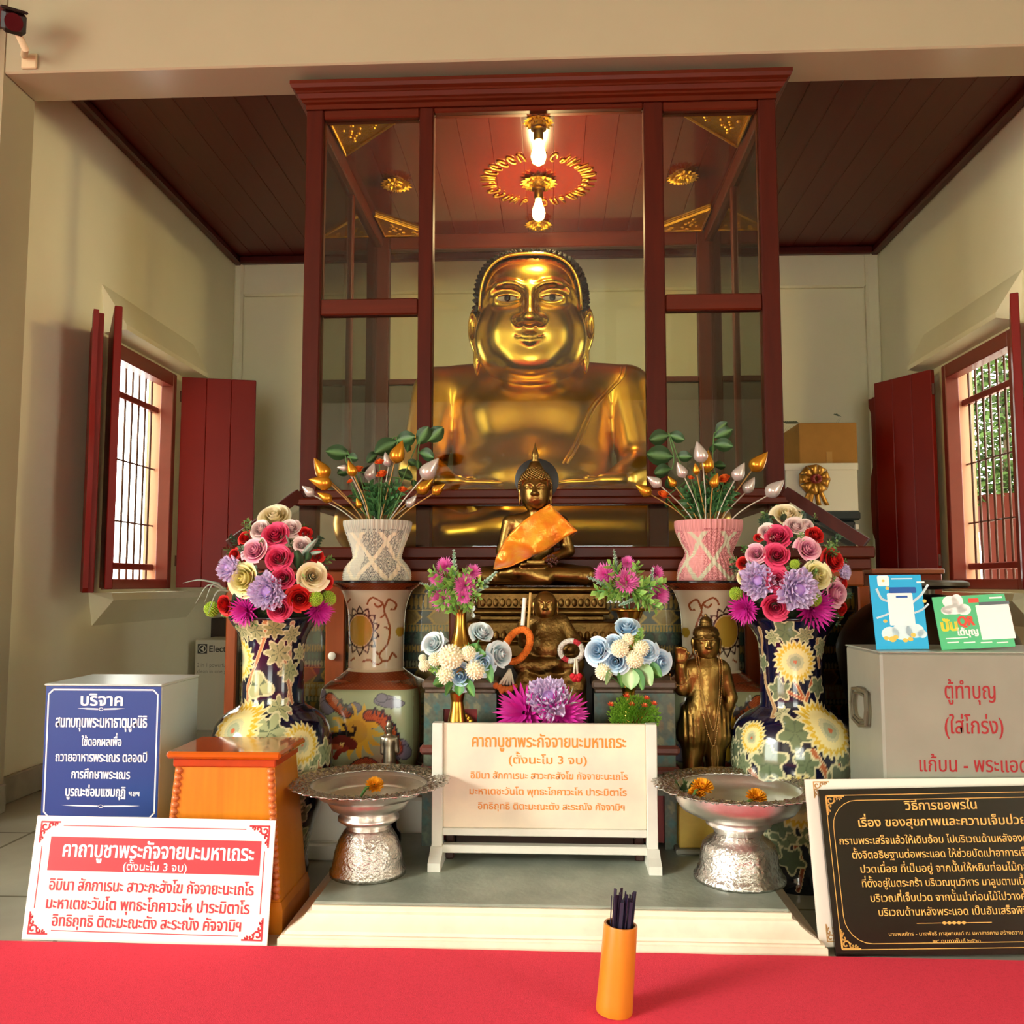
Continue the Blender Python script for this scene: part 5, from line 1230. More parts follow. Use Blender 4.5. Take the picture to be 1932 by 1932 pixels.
for t, x0, x1, y, sz, bo in (('วิธีการขอพรใน', 1707, 1843, 1527, 23, .02), ('เรื่อง ของสุขภาพและความเจ็บป่วย', 1620, 1937, 1557, 22, .02), ('กราบพระเสร็จแล้วให้เดินอ้อม ไปบริเวณด้านหลังองค์พระ', 1584, 1968, 1590, 19, .012), ('ตั้งจิตอธิษฐานต่อพระแอด ให้ช่วยปัดเป่าอาการเจ็บไข้', 1608, 1962, 1617, 19, .012),
        ('ปวดเมื่อย ที่เป็นอยู่ จากนั้นให้หยิบท่อนไม้กลม', 1624, 1952, 1644, 19, .012), ('ที่ตั้งอยู่ในตระกร้า บริเวณมุมวิหาร มาลูบตามเนื้อตัว', 1627, 1962, 1671, 19, .012), ('บริเวณที่เจ็บปวด จากนั้นนำท่อนไม้ไปวางค้ำ', 1643, 1944, 1699, 19, .012), ('บริเวณด้านหลังพระแอด เป็นอันเสร็จพิธี', 1658, 1940, 1726, 19, .012),
        ('นายพลภัทร - นางพัชรี ภาสุพานนท์ ณ มหาสารคาม สร้างถวาย', 1677, 1930, 1764, 9, .004), ('๒๙ กุมภาพันธ์ ๒๕๖๓', 1760, 1850, 1778, 9, .004)): P.text(m, t, x0, x1, y, sz, bo)
m.build('lettering', mat('gold_letter', '#e0ae58', .4), g)

# ------------------------------------------------------------------ blue-fronted steel donation box
bx0, bx1, by0, by1 = at(83, 1400, Y=2.38).x, at(302, 1400, Y=2.38).x, 2.38, 2.63; bz = at(190, 1290, Y=2.38).z
g = root('donation_box', ((bx0+bx1)/2, (by0+by1)/2, 0), 'grey-green steel donation box with blue Thai notice on its front', 'donation box')
M_steel = mat('steel_paint', '#bccac6', .32, var=.05, vscale=6)
m = MB(); m.bbox((bx0, by0, 0), (bx1, by1, bz-.006), .003); m.build('body', M_steel, g)
m = MB(); m.bbox((bx0-.003, by0-.006, bz-.006), (bx1+.003, by1, bz), .002); m.build('lid', mat('steel_lid', '#c3cfc9', .3), g)
P = Plane((bx0, by0-.002, at(190, 1548, Y=2.38).z), (bx1, by0-.002, at(190, 1548, Y=2.38).z), (bx0, by0-.002, bz-.007))
m = MB(); P.slab(m, .001, 0, P.w-.001, P.h, .002); m.build('blue_notice', mat('notice_blue', '#1c3f86', .35), g)
m = MB(); q = .009; cc = .013; w_, h_ = P.w, P.h
P.stroke(m, [(q+cc, q), (w_-q-cc, q), (w_-q, q+cc), (w_-q, h_-q-cc), (w_-q-cc, h_-q), (q+cc, h_-q), (q, h_-q-cc), (q, q+cc)], .004, .0006, True)
for t, x0, x1, y, sz, bo in (('บริจาค', 153, 231, 1331, 30, .035), ('สมทบทุนพระมหาธาตุมูลนิธิ', 105, 277, 1372, 30, .022), ('ใช้ดอกผลเพื่อ', 154, 229, 1407, 22, .02), ('ถวายอาหารพระเณร ตลอดปี', 105, 277, 1437, 24, .02), ('การศึกษาพระเณร', 135, 245, 1469, 23, .025), ('บูรณะซ่อมแซมกุฏิ', 124, 236, 1502, 24, .03), ('ฯลฯ', 243, 263, 1502, 14, .02)): P.text(m, t, x0, x1, y, sz, bo)
def loc2(px, py): q_ = P.px(px, py)-P.o; return (q_.dot(P.ex), q_.dot(P.ez))
for (cx_, cy_, hw) in ((191, 1338, 46), (190, 1521, 76)):
    c0 = loc2(cx_, cy_); L_ = hw*2.38/1650
    for s in (-1, 1): P.poly(m, [(c0[0]+s*.008, c0[1]-.0018), (c0[0]+s*L_*.6, c0[1]-.001), (c0[0]+s*L_, c0[1]+.002), (c0[0]+s*L_*.6, c0[1]+.003), (c0[0]+s*.008, c0[1]+.0018)][::s], .0006)
    P.stroke(m, [(c0[0]+.006*math.cos(t), c0[1]+.004*math.sin(t)) for t in np.linspace(0, 6.28, 9)], .0015)
m.build('lettering', MATS['sign_white2'], g)

# ------------------------------------------------------------------ wooden box with rope columns
M_teak = mat('teak', '#d07a1a', .25, var=.25, vscale=3.5, stretch=(9, 2, .6), coat=.5); M_teakt = mat('teak_top', '#b85410', .14, var=.22, vscale=3.5, stretch=(.8, 9, 9), coat=.7)
zt = at(420, 1431, Y=2.21).z; wx0, wx1 = at(313, 1425, Y=2.20).x, at(530, 1428, Y=2.20).x; wy0, wy1 = 2.20, 2.42
g = root('wooden_box', ((wx0+wx1)/2, (wy0+wy1)/2, 0), 'varnished teak box with flared sides and rope-carved corners, beside the blue-fronted box', 'box')
m = MB(); m.bbox((wx0, wy0-.004, zt), (wx1, wy1, zt+.018), .006); m.build('top', M_teakt, g)
tx0_, tx1_, ty0, ty1 = wx0+.02, wx1-.022, wy0+.018, wy1-.02; ux0, ux1, uy0, uy1 = wx0-.012, wx1+.012, 2.196, wy1+.012
def frus(z0, z1, f0, f1, grow=0):
    def r(f, z): return [(tx0_+(ux0-tx0_)*f-grow, ty0+(uy0-ty0)*f-grow, z), (tx1_+(ux1-tx1_)*f+grow, ty0+(uy0-ty0)*f-grow, z), (tx1_+(ux1-tx1_)*f+grow, ty1+(uy1-ty1)*f+grow, z), (tx0_+(ux0-tx0_)*f-grow, ty1+(uy1-ty1)*f+grow, z)]
    return r(f0, z0) + r(f1, z1)
m = MB(); m.hexa(frus(.07, zt, .83, 0)); m.build('body', M_teak, g)
m = MB(); m.bbox((tx0_-.006, ty0-.008, zt-.022), (tx1_+.006, ty1+.006, zt), .003); m.build('top_moulding', mat('teak_red', '#b03c0c', .3, var=.15), g)
m = MB(); m.hexa(frus(.0, .055, 1.0, .98, .002)); m.hexa(frus(.055, .075, .98, .86, .002)); m.build('base_moulding', M_teak, g)
for s in (0, 1):
    m = MB(); a = frus(.08, zt-.024, .82, .04); pb, pt_ = Vector(a[s]), Vector(a[4+s]); n_ = 19
    for k in range(n_):
        p_ = pb.lerp(pt_, (k+.5)/n_); m.ball((p_.x + (.010 if s == 0 else -.010), p_.y+.001, p_.z), (.0105, .010, .0092), 10, 6)
    m.build('rope_column', mat('teak_carved', '#c8703a', .3), g, 180)

# ------------------------------------------------------------------ silver offering trays
M_silver = brass('silver', '#e6e4de', .36, var=.08, vs=20, bump=.12, bs=60); M_emb = brass('embossed_silver', '#d2cfc8', .27, var=.12, vs=60, bump=.45, bs=110)
def tray(pc, Y, rows, rim, flange, label):
    x = at(pc, 1500, Y=Y).x + (.006 if pc < 900 else .008); s = Y/1650*.985; zb = SZ
    prof = [(hw*s, H-(py-1100)*s) for hw, py in rows]; z0 = prof[0][1]; prof = [(r, z-z0+zb) for r, z in prof]
    g = root('offering_tray', (x, Y, zb), label, 'tray', 'silver footed trays on the altar slab')
    k = [i for i, q in enumerate(rows) if q[1] <= 1562][0]
    m = MB(); m.lathe([(0, zb+.001)] + prof[:k+1], (x, Y), 72); vv = np.array(m.v); a = np.arctan2(vv[:, 1]-Y, vv[:, 0]-x); r = np.hypot(vv[:, 0]-x, vv[:, 1]-Y)
    m.build('embossed_foot', M_emb, g, 180)
    m = MB(); R, z = prof[-1]; ri = R*flange
    m.lathe(prof[k:-1] + [(ri, z-.004), (ri, z+.001), (ri-.004, z), (ri*.93, z-.016), (ri*.85, z-.028), (ri*.5, z-.033), (0, z-.034)], (x, Y), 96); m.build('bowl', M_silver, g, 60)
    m = MB(); nu, nv = 288, 14; rnd = np.random.RandomState(3); ph = rnd.rand(9)*6
    def fl(u, v):
        a = 2*PI*u; sc = 1 + (.025*abs(math.sin(a*16)) + .02*math.sin(a*48+1))*v*v; r = (ri + (R-ri)*v)*sc
        h = .0055*math.sin(a*44+v*9)*math.sin(v*PI*3+1) + .003*math.sin(a*84-v*14)
        return (x + r*math.cos(a), Y + r*math.sin(a), z + .002 + .010*v*flange + h*(math.sin(PI*min(v*1.02, 1))**.5))
    m.grid(fl, nu, nv); o = m.build('embossed_rim', M_emb, g, 180); so_ = o.modifiers.new('thick', 'SOLIDIFY'); so_.thickness = .0022
    return x, z-.033, ri
T1 = tray(692, 2.385, ((71, 1643), (71, 1634), (67, 1630), (66, 1622), (62, 1600), (55, 1580), (47, 1567), (41, 1560), (38, 1556), (46, 1551), (57, 1544), (57, 1539), (50, 1533), (52, 1530), (70, 1522), (79, 1508), (80, 1500), (84, 1497), (148, 1481)), 0, .74, 'silver footed tray with lacy rim holding a single marigold, beside the wooden box')
T2 = tray(1386, 2.385, ((83, 1646), (83, 1640), (78, 1636), (76, 1628), (72, 1624), (70, 1600), (66, 1585), (58, 1577), (46, 1570), (44, 1562), (50, 1553), (59, 1548), (59, 1543), (54, 1538), (80, 1532), (104, 1520), (112, 1508), (114, 1500), (152, 1485)), 0, .76, 'silver footed tray holding several marigolds, beside the black sign')

# ------------------------------------------------------------------ grey steel donation box with its two cards
gx0, gy0, gy1 = at(1663, 1300, Y=2.235).x, 2.235, 2.49; gz = at(1800, 1232, Y=2.235).z
g = root('steel_donation_box', (gx0+.33, 2.36, 0), 'grey steel donation box with red handwritten Thai text and side handle', 'donation box')
M_gsteel = mat('old_steel', '#8f9080', .34, var=.10, vscale=7, bump=.04, bscale=20)
m = MB(); m.bbox((gx0, gy0, 0), (gx0+.62, gy1, gz), .006); m.build('body', M_gsteel, g)
m = MB(); m.bbox((gx0-.002, gy0-.002, gz-.001), (gx0+.622, gy1+.002, gz+.003), .002); m.build('lid', mat('steel_top', '#a9b0a0', .3), g)
m = MB(); hy = 2.36; hz = at(1615, 1326, X=gx0).z
for r, dy, dz in ((.005, .05, .04), (.0035, .04, .03)):
    m.tube(spline([(gx0-.012, hy-dy, hz+dz), (gx0-.012, hy+dy, hz+dz), (gx0-.014, hy+dy, hz-dz), (gx0-.014, hy-dy, hz-dz), (gx0-.012, hy-dy, hz+dz)], 2), r, 6)
m.bbox((gx0-.014, hy-.02, hz+.034), (gx0, hy+.02, hz+.05), .003); m.build('side_handle', mat('handle_metal', '#6e6a58', .4, metal=.6), g)
P = Plane((gx0, gy0, 0), (gx0+.62, gy0, 0), (gx0, gy0, gz)); m = MB()
for t, x0, x1, y, sz in (('ตู้ทำบุญ', 1783, 1878, 1318, 44), ('(ใส่โกร่ง)', 1783, 1893, 1384, 44), ('แก้บน - พระแอด', 1735, 1940, 1456, 40)): P.text(m, t, x0, x1, y, sz, .01)
m.build('lettering', mat('red_ink', '#9c1c1e', .6), g)
# payment cards on top
zc = gz+.003
def card(corners, Y, label, col, nm):
    bl, br, tl = corners; P = Plane(at(*bl, Y=Y), at(*br, Y=Y), at(*tl, Y=Y+.03)); P.o.z = zc; g = root(nm, P.p(P.w/2, 0), label, 'card'); m = MB(); P.slab(m, 0, 0, P.w, P.h, .003); m.build('board', mat('card_'+col.strip('#'), col, .2), g)
    m = MB(); q = P.p(P.w*.5, P.h*.55); m.hexa([tuple(P.p(P.w*.35, P.h*.55, -.004)), tuple(P.p(P.w*.65, P.h*.55, -.004)), tuple(P.p(P.w*.65, 0, -.05)), tuple(P.p(P.w*.35, 0, -.05)), tuple(P.p(P.w*.35, P.h*.56, -.004)), tuple(P.p(P.w*.65, P.h*.56, -.004)), tuple(P.p(P.w*.65, .003, -.052)), tuple(P.p(P.w*.35, .003, -.052))]); m.build('prop', mat('acrylic', '#dfe8e6', .2), g)
    return P, g
def rect(P, m, x0, y0, x1, y1, lift, r=0):
    xm, ym = (x0+x1)/2, (y0+y1)/2; a0, a1, b0, b1 = (P.px(x0, ym)-P.o).dot(P.ex), (P.px(x1, ym)-P.o).dot(P.ex), (P.px(xm, y1)-P.o).dot(P.ez), (P.px(xm, y0)-P.o).dot(P.ez)
    pts = [(a0, b0), (a1, b0), (a1, b1), (a0, b1)]
    if r:
        pts = []
        for cx_, cy_, t0 in ((a1-r, b1-r, 0), (a0+r, b1-r, PI/2), (a0+r, b0+r, PI), (a1-r, b0+r, 1.5*PI)): pts += [(cx_ + r*math.cos(t0+t), cy_ + r*math.sin(t0+t)) for t in np.linspace(0, PI/2, 4)]
    P.poly(m, pts, lift)
P, g = card(((1654, 1221), (1753, 1220), (1650, 1081)), 2.30, 'upright blue payment card standing on the grey steel donation box', '#2fb0e4', 'payment_card')
wm = mat('card_white', '#f6f8f4', .3)
m = MB()
def ell(P, m, cx_, cy_, rx, ry, lift, n=16):
    c0 = P.px(cx_, cy_)-P.o; k = P.w/100; P.poly(m, [(c0.dot(P.ex)+rx*k*math.cos(2*PI*i/n), c0.dot(P.ez)+ry*k*math.sin(2*PI*i/n)) for i in range(n)], lift)
for cx_, cy_, rx, ry in ((1680, 1196, 17, 14), (1702, 1192, 20, 16), (1726, 1190, 18, 14), (1740, 1196, 9, 8)): ell(P, m, cx_, cy_, rx, ry, .0004)
def band(P, m, pts, w, lift): P.stroke(m, [((P.px(x, y)-P.o).dot(P.ex), (P.px(x, y)-P.o).dot(P.ez)) for x, y in spline(pts, 5)], w, lift)
band(P, m, [(1654, 1112), (1664, 1130), (1684, 1136)], .006, .00045); band(P, m, [(1655, 1166), (1672, 1160), (1690, 1152)], .005, .00045); band(P, m, [(1722, 1136), (1738, 1122), (1750, 1104)], .006, .00045); band(P, m, [(1726, 1156), (1740, 1150), (1751, 1140)], .005, .00045)
m.build('printed_pattern', mat('card_pale', '#d6edf2', .3), g)
m = MB(); rect(P, m, 1676, 1119, 1724, 1180, .0008, .003); rect(P, m, 1655, 1086, 1677, 1106, .0008, .004); rect(P, m, 1729, 1097, 1744, 1100, .0008); rect(P, m, 1681, 1091, 1721, 1093, .0008); m.build('white_panel', wm, g)
m = MB(); rect(P, m, 1677, 1108, 1728, 1119, .0012, .003); rect(P, m, 1690, 1124, 1712, 1128, .0012); m.build('blue_header', mat('card_navy', '#1f58a8', .3), g)
m = MB()
for cx_, cy_, r in ((1674, 1110, 4), (1744, 1134, 4), (1672, 1204, 5), (1684, 1206, 7), (1690, 1202, 5), (1708, 1208, 5), (1718, 1206, 5), (1723, 1198, 5), (1670, 1172, 4), (1666, 1096, 3)): ell(P, m, cx_, cy_, r, r*.8, .001)
m.build('gold_coins', mat('card_gold', '#e6c25a', .35), g)
P, g = card(((1777, 1222), (1916, 1215), (1770, 1122)), 2.29, 'green payment card lying tilted on the grey steel donation box', '#5cc48a', 'payment_card')
m = MB(); rect(P, m, 1846, 1140, 1910, 1206, .0008, .002); m.build('white_panel', wm, g)
m = MB(); rect(P, m, 1846, 1135, 1904, 1141, .0012); m.build('grey_header', mat('card_grey', '#5e6a70', .3), g)
m = MB(); 
for cx_, cy_, rx, ry in ((1793, 1136, 11, 9), (1806, 1134, 8, 10), (1800, 1150, 18, 7), (1818, 1150, 10, 8), (1786, 1152, 8, 6)): ell(P, m, cx_, cy_, rx, ry, .0006)
rect(P, m, 1866, 1126, 1890, 1129, .0008); rect(P, m, 1784, 1203, 1826, 1205, .0008)
for x in (1787, 1818, 1850, 1880): rect(P, m, x, 1211, x+22, 1213, .0008)
m.build('printed_pattern', wm, g)
m = MB(); rect(P, m, 1826, 1129, 1846, 1137, .0012, .002); m.build('red_ribbon', mat('card_red', '#e0503e', .35), g)
m = MB(); P.text(m, 'ปัน', 1778, 1807, 1190, 30, .06); m.build('yellow_lettering', mat('card_yellow', '#f0d63c', .35), g)
m = MB(); P.text(m, 'QR', 1809, 1839, 1180, 26, .06); m.build('red_lettering', MATS['card_red'], g)
m = MB(); P.text(m, 'ได้บุญ', 1806, 1846, 1198, 18, .05); m.build('white_lettering', wm, g)
# dark bronze gong bowl behind the box
ux, uy, ur = 1.15, 2.775, .265
g = root('bronze_gong_bowl', (ux, uy, 0), 'big dark domed bronze bowl with flat knob, behind the grey steel box', 'bowl')
M_gong = brass('dark_bronze', '#3a3024', .38, vs=10)
m = MB(); m.lathe([(0, .30), (.12, .30), (.19, .36), (.225, .45), (.25, .56), (.262, .645), (.262, .665), (.25, .70), (.22, .75), (.17, .79), (.11, .815), (.05, .825), (0, .828)], (ux, uy), 72); m.build('dome', M_gong, g, 60)
m = MB(); m.lathe([(.03, .82), (.03, .84), (.12, .846), (.128, .852), (.126, .862), (.11, .868), (0, .87)], (ux, uy), 48); m.build('knob_disc', mat('gong_knob', '#4a4438', .35, metal=.8), g, 40)
m = MB(); m.lathe([(.17, 0), (.17, .03), (.12, .06), (.11, .2), (.16, .27), (.17, .305), (.12, .31)], (ux, uy), 48); m.build('stand', MATS['dark_lacquer'], g, 40)

# ------------------------------------------------------------------ bamboo holder and the fortune sticks
bp = at(1161, 1926, Z=.008); b0 = Vector((bp.x, bp.y+.035, .009)); bt = at(1171, 1743, Y=b0.y+.004); R0, R1 = 33.0*b0.y/1650, 30.5*b0.y/1650
g = root('bamboo_cup', b0, 'orange-brown bamboo cup of dark sticks standing on the red carpet', 'cup')
ax_ = (bt-b0); Lb = ax_.length; m = MB(); m.T = Matrix.Translation(b0) @ rot_to(ax_)
m.lathe([(0, .012), (R0*.86, .012), (R0*.86, .001), (R0*.97, 0), (R0, .004), (R0*1.0, .02), (R0*.985, .03), ((R0+R1)*.497, Lb*.5), (R1, Lb-.003), (R1*.985, Lb), (R1*.86, Lb), (R1*.85, Lb-.004), (R1*.85, Lb*.3), (0, Lb*.3)], n=56)
m.build('cup_wall', mat('bamboo', '#d5811c', .38, var=.16, vscale=10, stretch=(3, 3, .5), coat=.25), g, 40)
rnd = random.Random(21); M_st = mat('dark_stick', '#1c1230', .5)
st0 = None
for k in range(22):
    a = k*2.39996; r = R1*.72*math.sqrt((k+.5)/22); tip = Lb + .045 + .02*rnd.random(); q = MB(); ang = rnd.random()*PI
    p0 = Vector((r*.8*math.cos(a), r*.8*math.sin(a), Lb*.31)); p1 = Vector((r*1.02*math.cos(a), r*1.02*math.sin(a), tip)); u_ = Vector((math.cos(ang), math.sin(ang), 0)); w_ = Vector((-u_.y, u_.x, 0))
    q.T = Matrix.Translation(b0) @ rot_to(ax_); pts = lambda p_: [p_-u_*.0032-w_*.0011, p_+u_*.0032-w_*.0011, p_+u_*.0032+w_*.0011, p_-u_*.0032+w_*.0011]
    q.hexa(pts(p0) + pts(p1)); tag(q.build('fortune_stick', M_st), 'dark purple wooden stick standing in the bamboo cup', 'stick', 'sticks in the bamboo cup')

# ------------------------------------------------------------------ things at the back of the chapel
ey = 5.12; ex0 = at(366, 1300, Y=ey).x; ez = at(400, 1207, Y=ey).z
g = root('appliance_box', (ex0+.22, ey+.15, 0), 'grey printed appliance carton on the floor by the back wall, beside the cabinet', 'box')
m = MB(); m.bbox((ex0, ey, 0), (ex0+.44, ey+.3, ez), .003); m.build('carton', mat('carton_grey', '#c9c4ae', .6), g)
P = Plane((ex0, ey, 0), (ex0+.44, ey, 0), (ex0, ey, ez)); m = MB(); rect(P, m, 373, 1215, 391, 1233, .0008); m.build('logo_square', mat('ink_dark', '#22241f', .5), g)
m = MB(); c0 = P.px(382, 1224)-P.o; cx_, cy_ = c0.dot(P.ex), c0.dot(P.ez); P.stroke(m, [(cx_+.022*math.cos(t), cy_+.022*math.sin(t)) for t in np.linspace(0, 2*PI, 25)], .005, .0014); P.poly(m, [(cx_-.012, cy_), (cx_+.004, cy_-.012), (cx_+.004, cy_+.012)], .0014); P.poly(m, [(cx_+.004, cy_-.016), (cx_+.009, cy_-.016), (cx_+.009, cy_+.016), (cx_+.004, cy_+.016)], .0014); m.build('logo_mark', mat('ink_pale', '#d8d4c0', .5), g)
m = MB(); P.text(m, 'Electrolux', 395, 462, 1230, 17, .02); m.build('lettering', MATS['ink_dark'], g)
m = MB(); P.text(m, '2 in 1 powerful', 372, 427, 1258, 10, .0); P.text(m, 'clean in one go', 372, 432, 1270, 10, .0); m.build('small_lettering', mat('ink_grey', '#7c7a6c', .5), g)
m = MB(); m2 = [(428, 1370), (430, 1330), (424, 1305), (430, 1288), (440, 1284), (440, 1370)]; P.poly(m, [((P.px(x, y)-P.o).dot(P.ex), max(.002, (P.px(x, y)-P.o).dot(P.ez))) for x, y in m2][::-1], .001); m.build('printed_figure', mat('print_green', '#6e8a3a', .5), g)
m = MB(); a = at(384, 1166, Y=5.5); m.bbox((a.x, 5.46, 0), (a.x+.3, 5.68, a.z), .004); tag(m.build('brown_crate', mat('crate_brown', '#3a2a1c', .6)), 'dark brown crate against the back wall behind the printed carton', 'crate')
# tower of bin and boxes in the corner
qy = 5.0
a, b = at(1520, 975, Y=qy), at(1621, 965, Y=qy); g = root('storage_bin', ((a.x+b.x)/2, qy+.2, 0), 'tall dark blue-grey storage bin in the corner, under the white gift box', 'bin')
M_bin = mat('bin_plastic', '#232c30', .35); m = MB(); m.bbox((a.x, qy, 0), (b.x-.02, qy+.4, a.z-.02), .012); m.build('body', M_bin, g); m = MB(); m.bbox((a.x-.012, qy-.015, a.z-.02), (b.x+.005, qy+.41, b.z+.002), .01); m.build('lid', mat('bin_lid', '#2e3a3c', .3), g)
m = MB(); m.bbox((b.x-.03, qy-.02, a.z-.075), (b.x-.01, qy+.0, a.z-.045), .003); m.build('latch', mat('latch_white', '#d8d4c8', .4), g)
gb0, gb1 = at(1482, 964, Y=qy), at(1622, 964, Y=qy); gt = at(1550, 874, Y=qy).z; zb = b.z+.002
g = root('gift_box', ((gb0.x+gb1.x)/2, qy+.2, zb), 'white lidded gift box with gold ribbon bow, on the dark storage bin', 'box')
M_gift = mat('gift_white', '#e3e0cc', .5); m = MB(); m.bbox((gb0.x+.006, qy, zb), (gb1.x-.006, qy+.38, gt-.02), .003); m.build('body', M_gift, g); m = MB(); m.bbox((gb0.x, qy-.006, gt-.04), (gb1.x, qy+.386, gt), .003); m.build('lid', M_gift, g)
bw = MB(); c0 = at(1536, 905, Y=qy-.01)
for k in range(9):
    a_ = -.35 + 2*PI*k/9; dx, dz = math.cos(a_), math.sin(a_); L_ = .085; nx_, nz_ = -dz, dx
    bw.grid(lambda u, v: (c0.x + dx*L_*math.sin(PI*u*.5)*(1.0) + nx_*(v-.5)*.045*(.4+u), qy-.012-.03*math.sin(PI*u), c0.z + dz*L_*math.sin(PI*u*.5) + nz_*(v-.5)*.045*(.4+u)), 8, 2)
for k, dx in enumerate((-.05, -.02, .02, .055)):
    bw.grid(lambda u, v: (c0.x + dx*u*1.3 + (v-.5)*.026, qy-.012-.008*math.sin(u*5), c0.z - .135*u - .01), 6, 1)
M_rib = mat('gold_ribbon', '#c08a34', .3, metal=.6); o = bw.build('ribbon_bow', M_rib, g, 180); o.modifiers.new('t', 'SOLIDIFY').thickness = .001
m = MB()
for k in range(14):
    a_ = 2*PI*k/14; m.ball((c0.x+.02*math.cos(a_), qy-.05, c0.z+.02*math.sin(a_)), (.016, .012, .008), 6, 4)
m.build('red_bow_centre', mat('bow_red', '#8e2418', .4), g, 180)
a, b = at(1509, 873, Y=qy+.03), at(1616, 797, Y=qy+.03); g = root('cardboard_box', ((a.x+b.x)/2, qy+.2, gt), 'brown cardboard carton with leafy sprigs poking out, on the white gift box', 'box')
m = MB(); m.bbox((a.x, qy+.03, gt), (b.x, qy+.36, b.z), .003); m.build('carton', mat('cardboard', '#a8772e', .75, var=.06), g); m = MB(); m.box(((a.x+b.x)/2-.012, qy+.028, gt+.001), ((a.x+b.x)/2+.02, qy+.03, gt+.07)); m.build('tape', mat('tape', '#b58a44', .3), g)
for (px, py, dx, nm) in ((1500, 812, -1, 'sprig by the corner of the cardboard carton, hanging over its side'), (1583, 796, 1, 'tiny leaf tip showing over the top of the cardboard carton')):
    m = MB(); p0 = at(px + 10 if dx < 0 else px, py-8, Y=qy+.1); p0.z = max(p0.z, b.z)
    for k in range(7 if dx < 0 else 2):
        t = k/6; q0 = p0 + Vector((-.012*k if dx < 0 else .01*k, -.02, 0)); 
        for s_ in (-1, 1): m.prism([q0, q0+Vector((-.03, -.004, .03*s_-.01)), q0+Vector((-.04, -.004, .034*s_-.018))], (0, .001, 0))
    tag(m.build('leaf_sprig', mat('dull_leaf', '#46563a', .6)), nm, 'sprig', 'sprigs in the carton')
g = root('red_cabinet', (1.74, 4.6, 0), 'low red-brown cabinet under the sunlit window with the tree outside', 'cabinet')
m = MB(); m.bbox((1.57, 4.37, 0), (1.90, 4.85, .905), .004); m.build('body', mat('redbrown_wood', '#8a3a22', .35, var=.1), g); m = MB(); m.bbox((1.56, 4.36, .905), (1.91, 4.86, .93), .004); m.build('top', mat('redbrown_top', '#b06a48', .3), g)
# camera on the beam
cp = at(26, 42, Y=2.93); g = root('security_camera', (at(45, 115, Y=3.085).x, 3.085, at(45, 115, Y=3.085).z), 'black security camera on a white arm, fixed to the beam', 'security camera')
vd = (Vector((0, 0, H))-cp).normalized(); CT = Matrix.Translation(cp) @ vd.to_track_quat('-Y', 'Z').to_matrix().to_4x4()
m = MB(); m.T = CT; m.bbox((-.040, -.03, -.040), (.040, .09, .040), .014); m.build('housing', mat('camera_black', '#1c100e', .35), g)
m = MB(); m.lathe([(0, 0), (.03, 0), (.03, .004), (.012, .004), (.012, .002), (0, .002)], n=28); m.v = [tuple(CT @ Vector((p_[0], -.0305-p_[2], p_[1]))) for p_ in m.v]; m.f = [f[::-1] for f in m.f]; m.build('lens', mat('lens_red', '#3a0e0e', .15), g, 40)
m = MB(); m.T = CT; m.bbox((-.044, -.04, .036), (.044, .09, .046), .004); m.build('sunshade', MATS['camera_black'], g)
e = at(56, 116, Y=3.08); m = MB(); m.tube([(cp.x, cp.y+.02, cp.z-.02), (cp.x+.015, cp.y+.05, cp.z-.07), (e.x-.01, 3.06, e.z+.012)], .013, 10); m.bbox((e.x-.03, 3.072, e.z-.03), (e.x+.03, 3.085, e.z+.03), .004); m.build('arm', mat('camera_white', '#d8c49a', .5), g, 40)
# outside the sunny window: ground, planter and tree
m = MB(); m.box((2.6, 1.0, -.25), (12, 14, -.2)); o = m.build('ground_outside', mat('paving_outside', '#cfc6b0', .8)); o['kind'] = 'structure'
ox, oy = 5.0, 9.6
px_ = at(1895, 960, Y=oy); ox = px_.x; g = root('planter_pot', (ox, oy, -.2), 'brown planter outside the barred window, holding the leafy tree', 'planter')
zt = at(1895, 935, Y=oy).z
m = MB(); m.lathe([(0, -.2), (.16, -.2), (.2, .3), (.22, .9), (.27, zt-.08), (.29, zt-.05), (.29, zt), (.25, zt), (.24, zt-.05), (0, zt-.05)], (ox, oy), 28); m.build('pot', mat('pot_brown', '#38140d', .8, spec=.05), g, 40)
tr = root('leafy_tree', (ox, oy, zt-.05), 'bright green leafy tree outside the barred window, growing from the brown planter', 'tree')
m = MB(); m.tube([(ox, oy, zt-.05), (ox+.05, oy, zt+.6), (ox+.02, oy, zt+1.4), (ox+.1, oy+.05, zt+2.2)], [.03, .025, .02, .01], 8); m.build('trunk', mat('bark', '#5a4a36', .8), tr, 180)
m = MB(); rnd = random.Random(9)
for k in range(5200):
    t = rnd.random(); a_ = rnd.random()*6.28; r = (.25+.75*math.sin(PI*(.12+.8*t)))*.75*rnd.random()**.6; c_ = Vector((ox+.1+r*math.cos(a_), oy+r*.7*math.sin(a_), zt-.1+2.7*t)); d_ = Vector((rnd.uniform(-1, 1), rnd.uniform(-1, 1), rnd.uniform(-.8, .5))).normalized(); u_ = d_.orthogonal().normalized(); L_ = rnd.uniform(.08, .14)
    m._add([c_, c_+d_*L_*.5+u_*L_*.25, c_+d_*L_, c_+d_*L_*.5-u_*L_*.25], [(0, 1, 2, 3)])
m.build('foliage', mat('tree_leaf', '#3a4c22', .7, spec=.1, var=.3, vscale=3), tr)['kind'] = 'stuff'
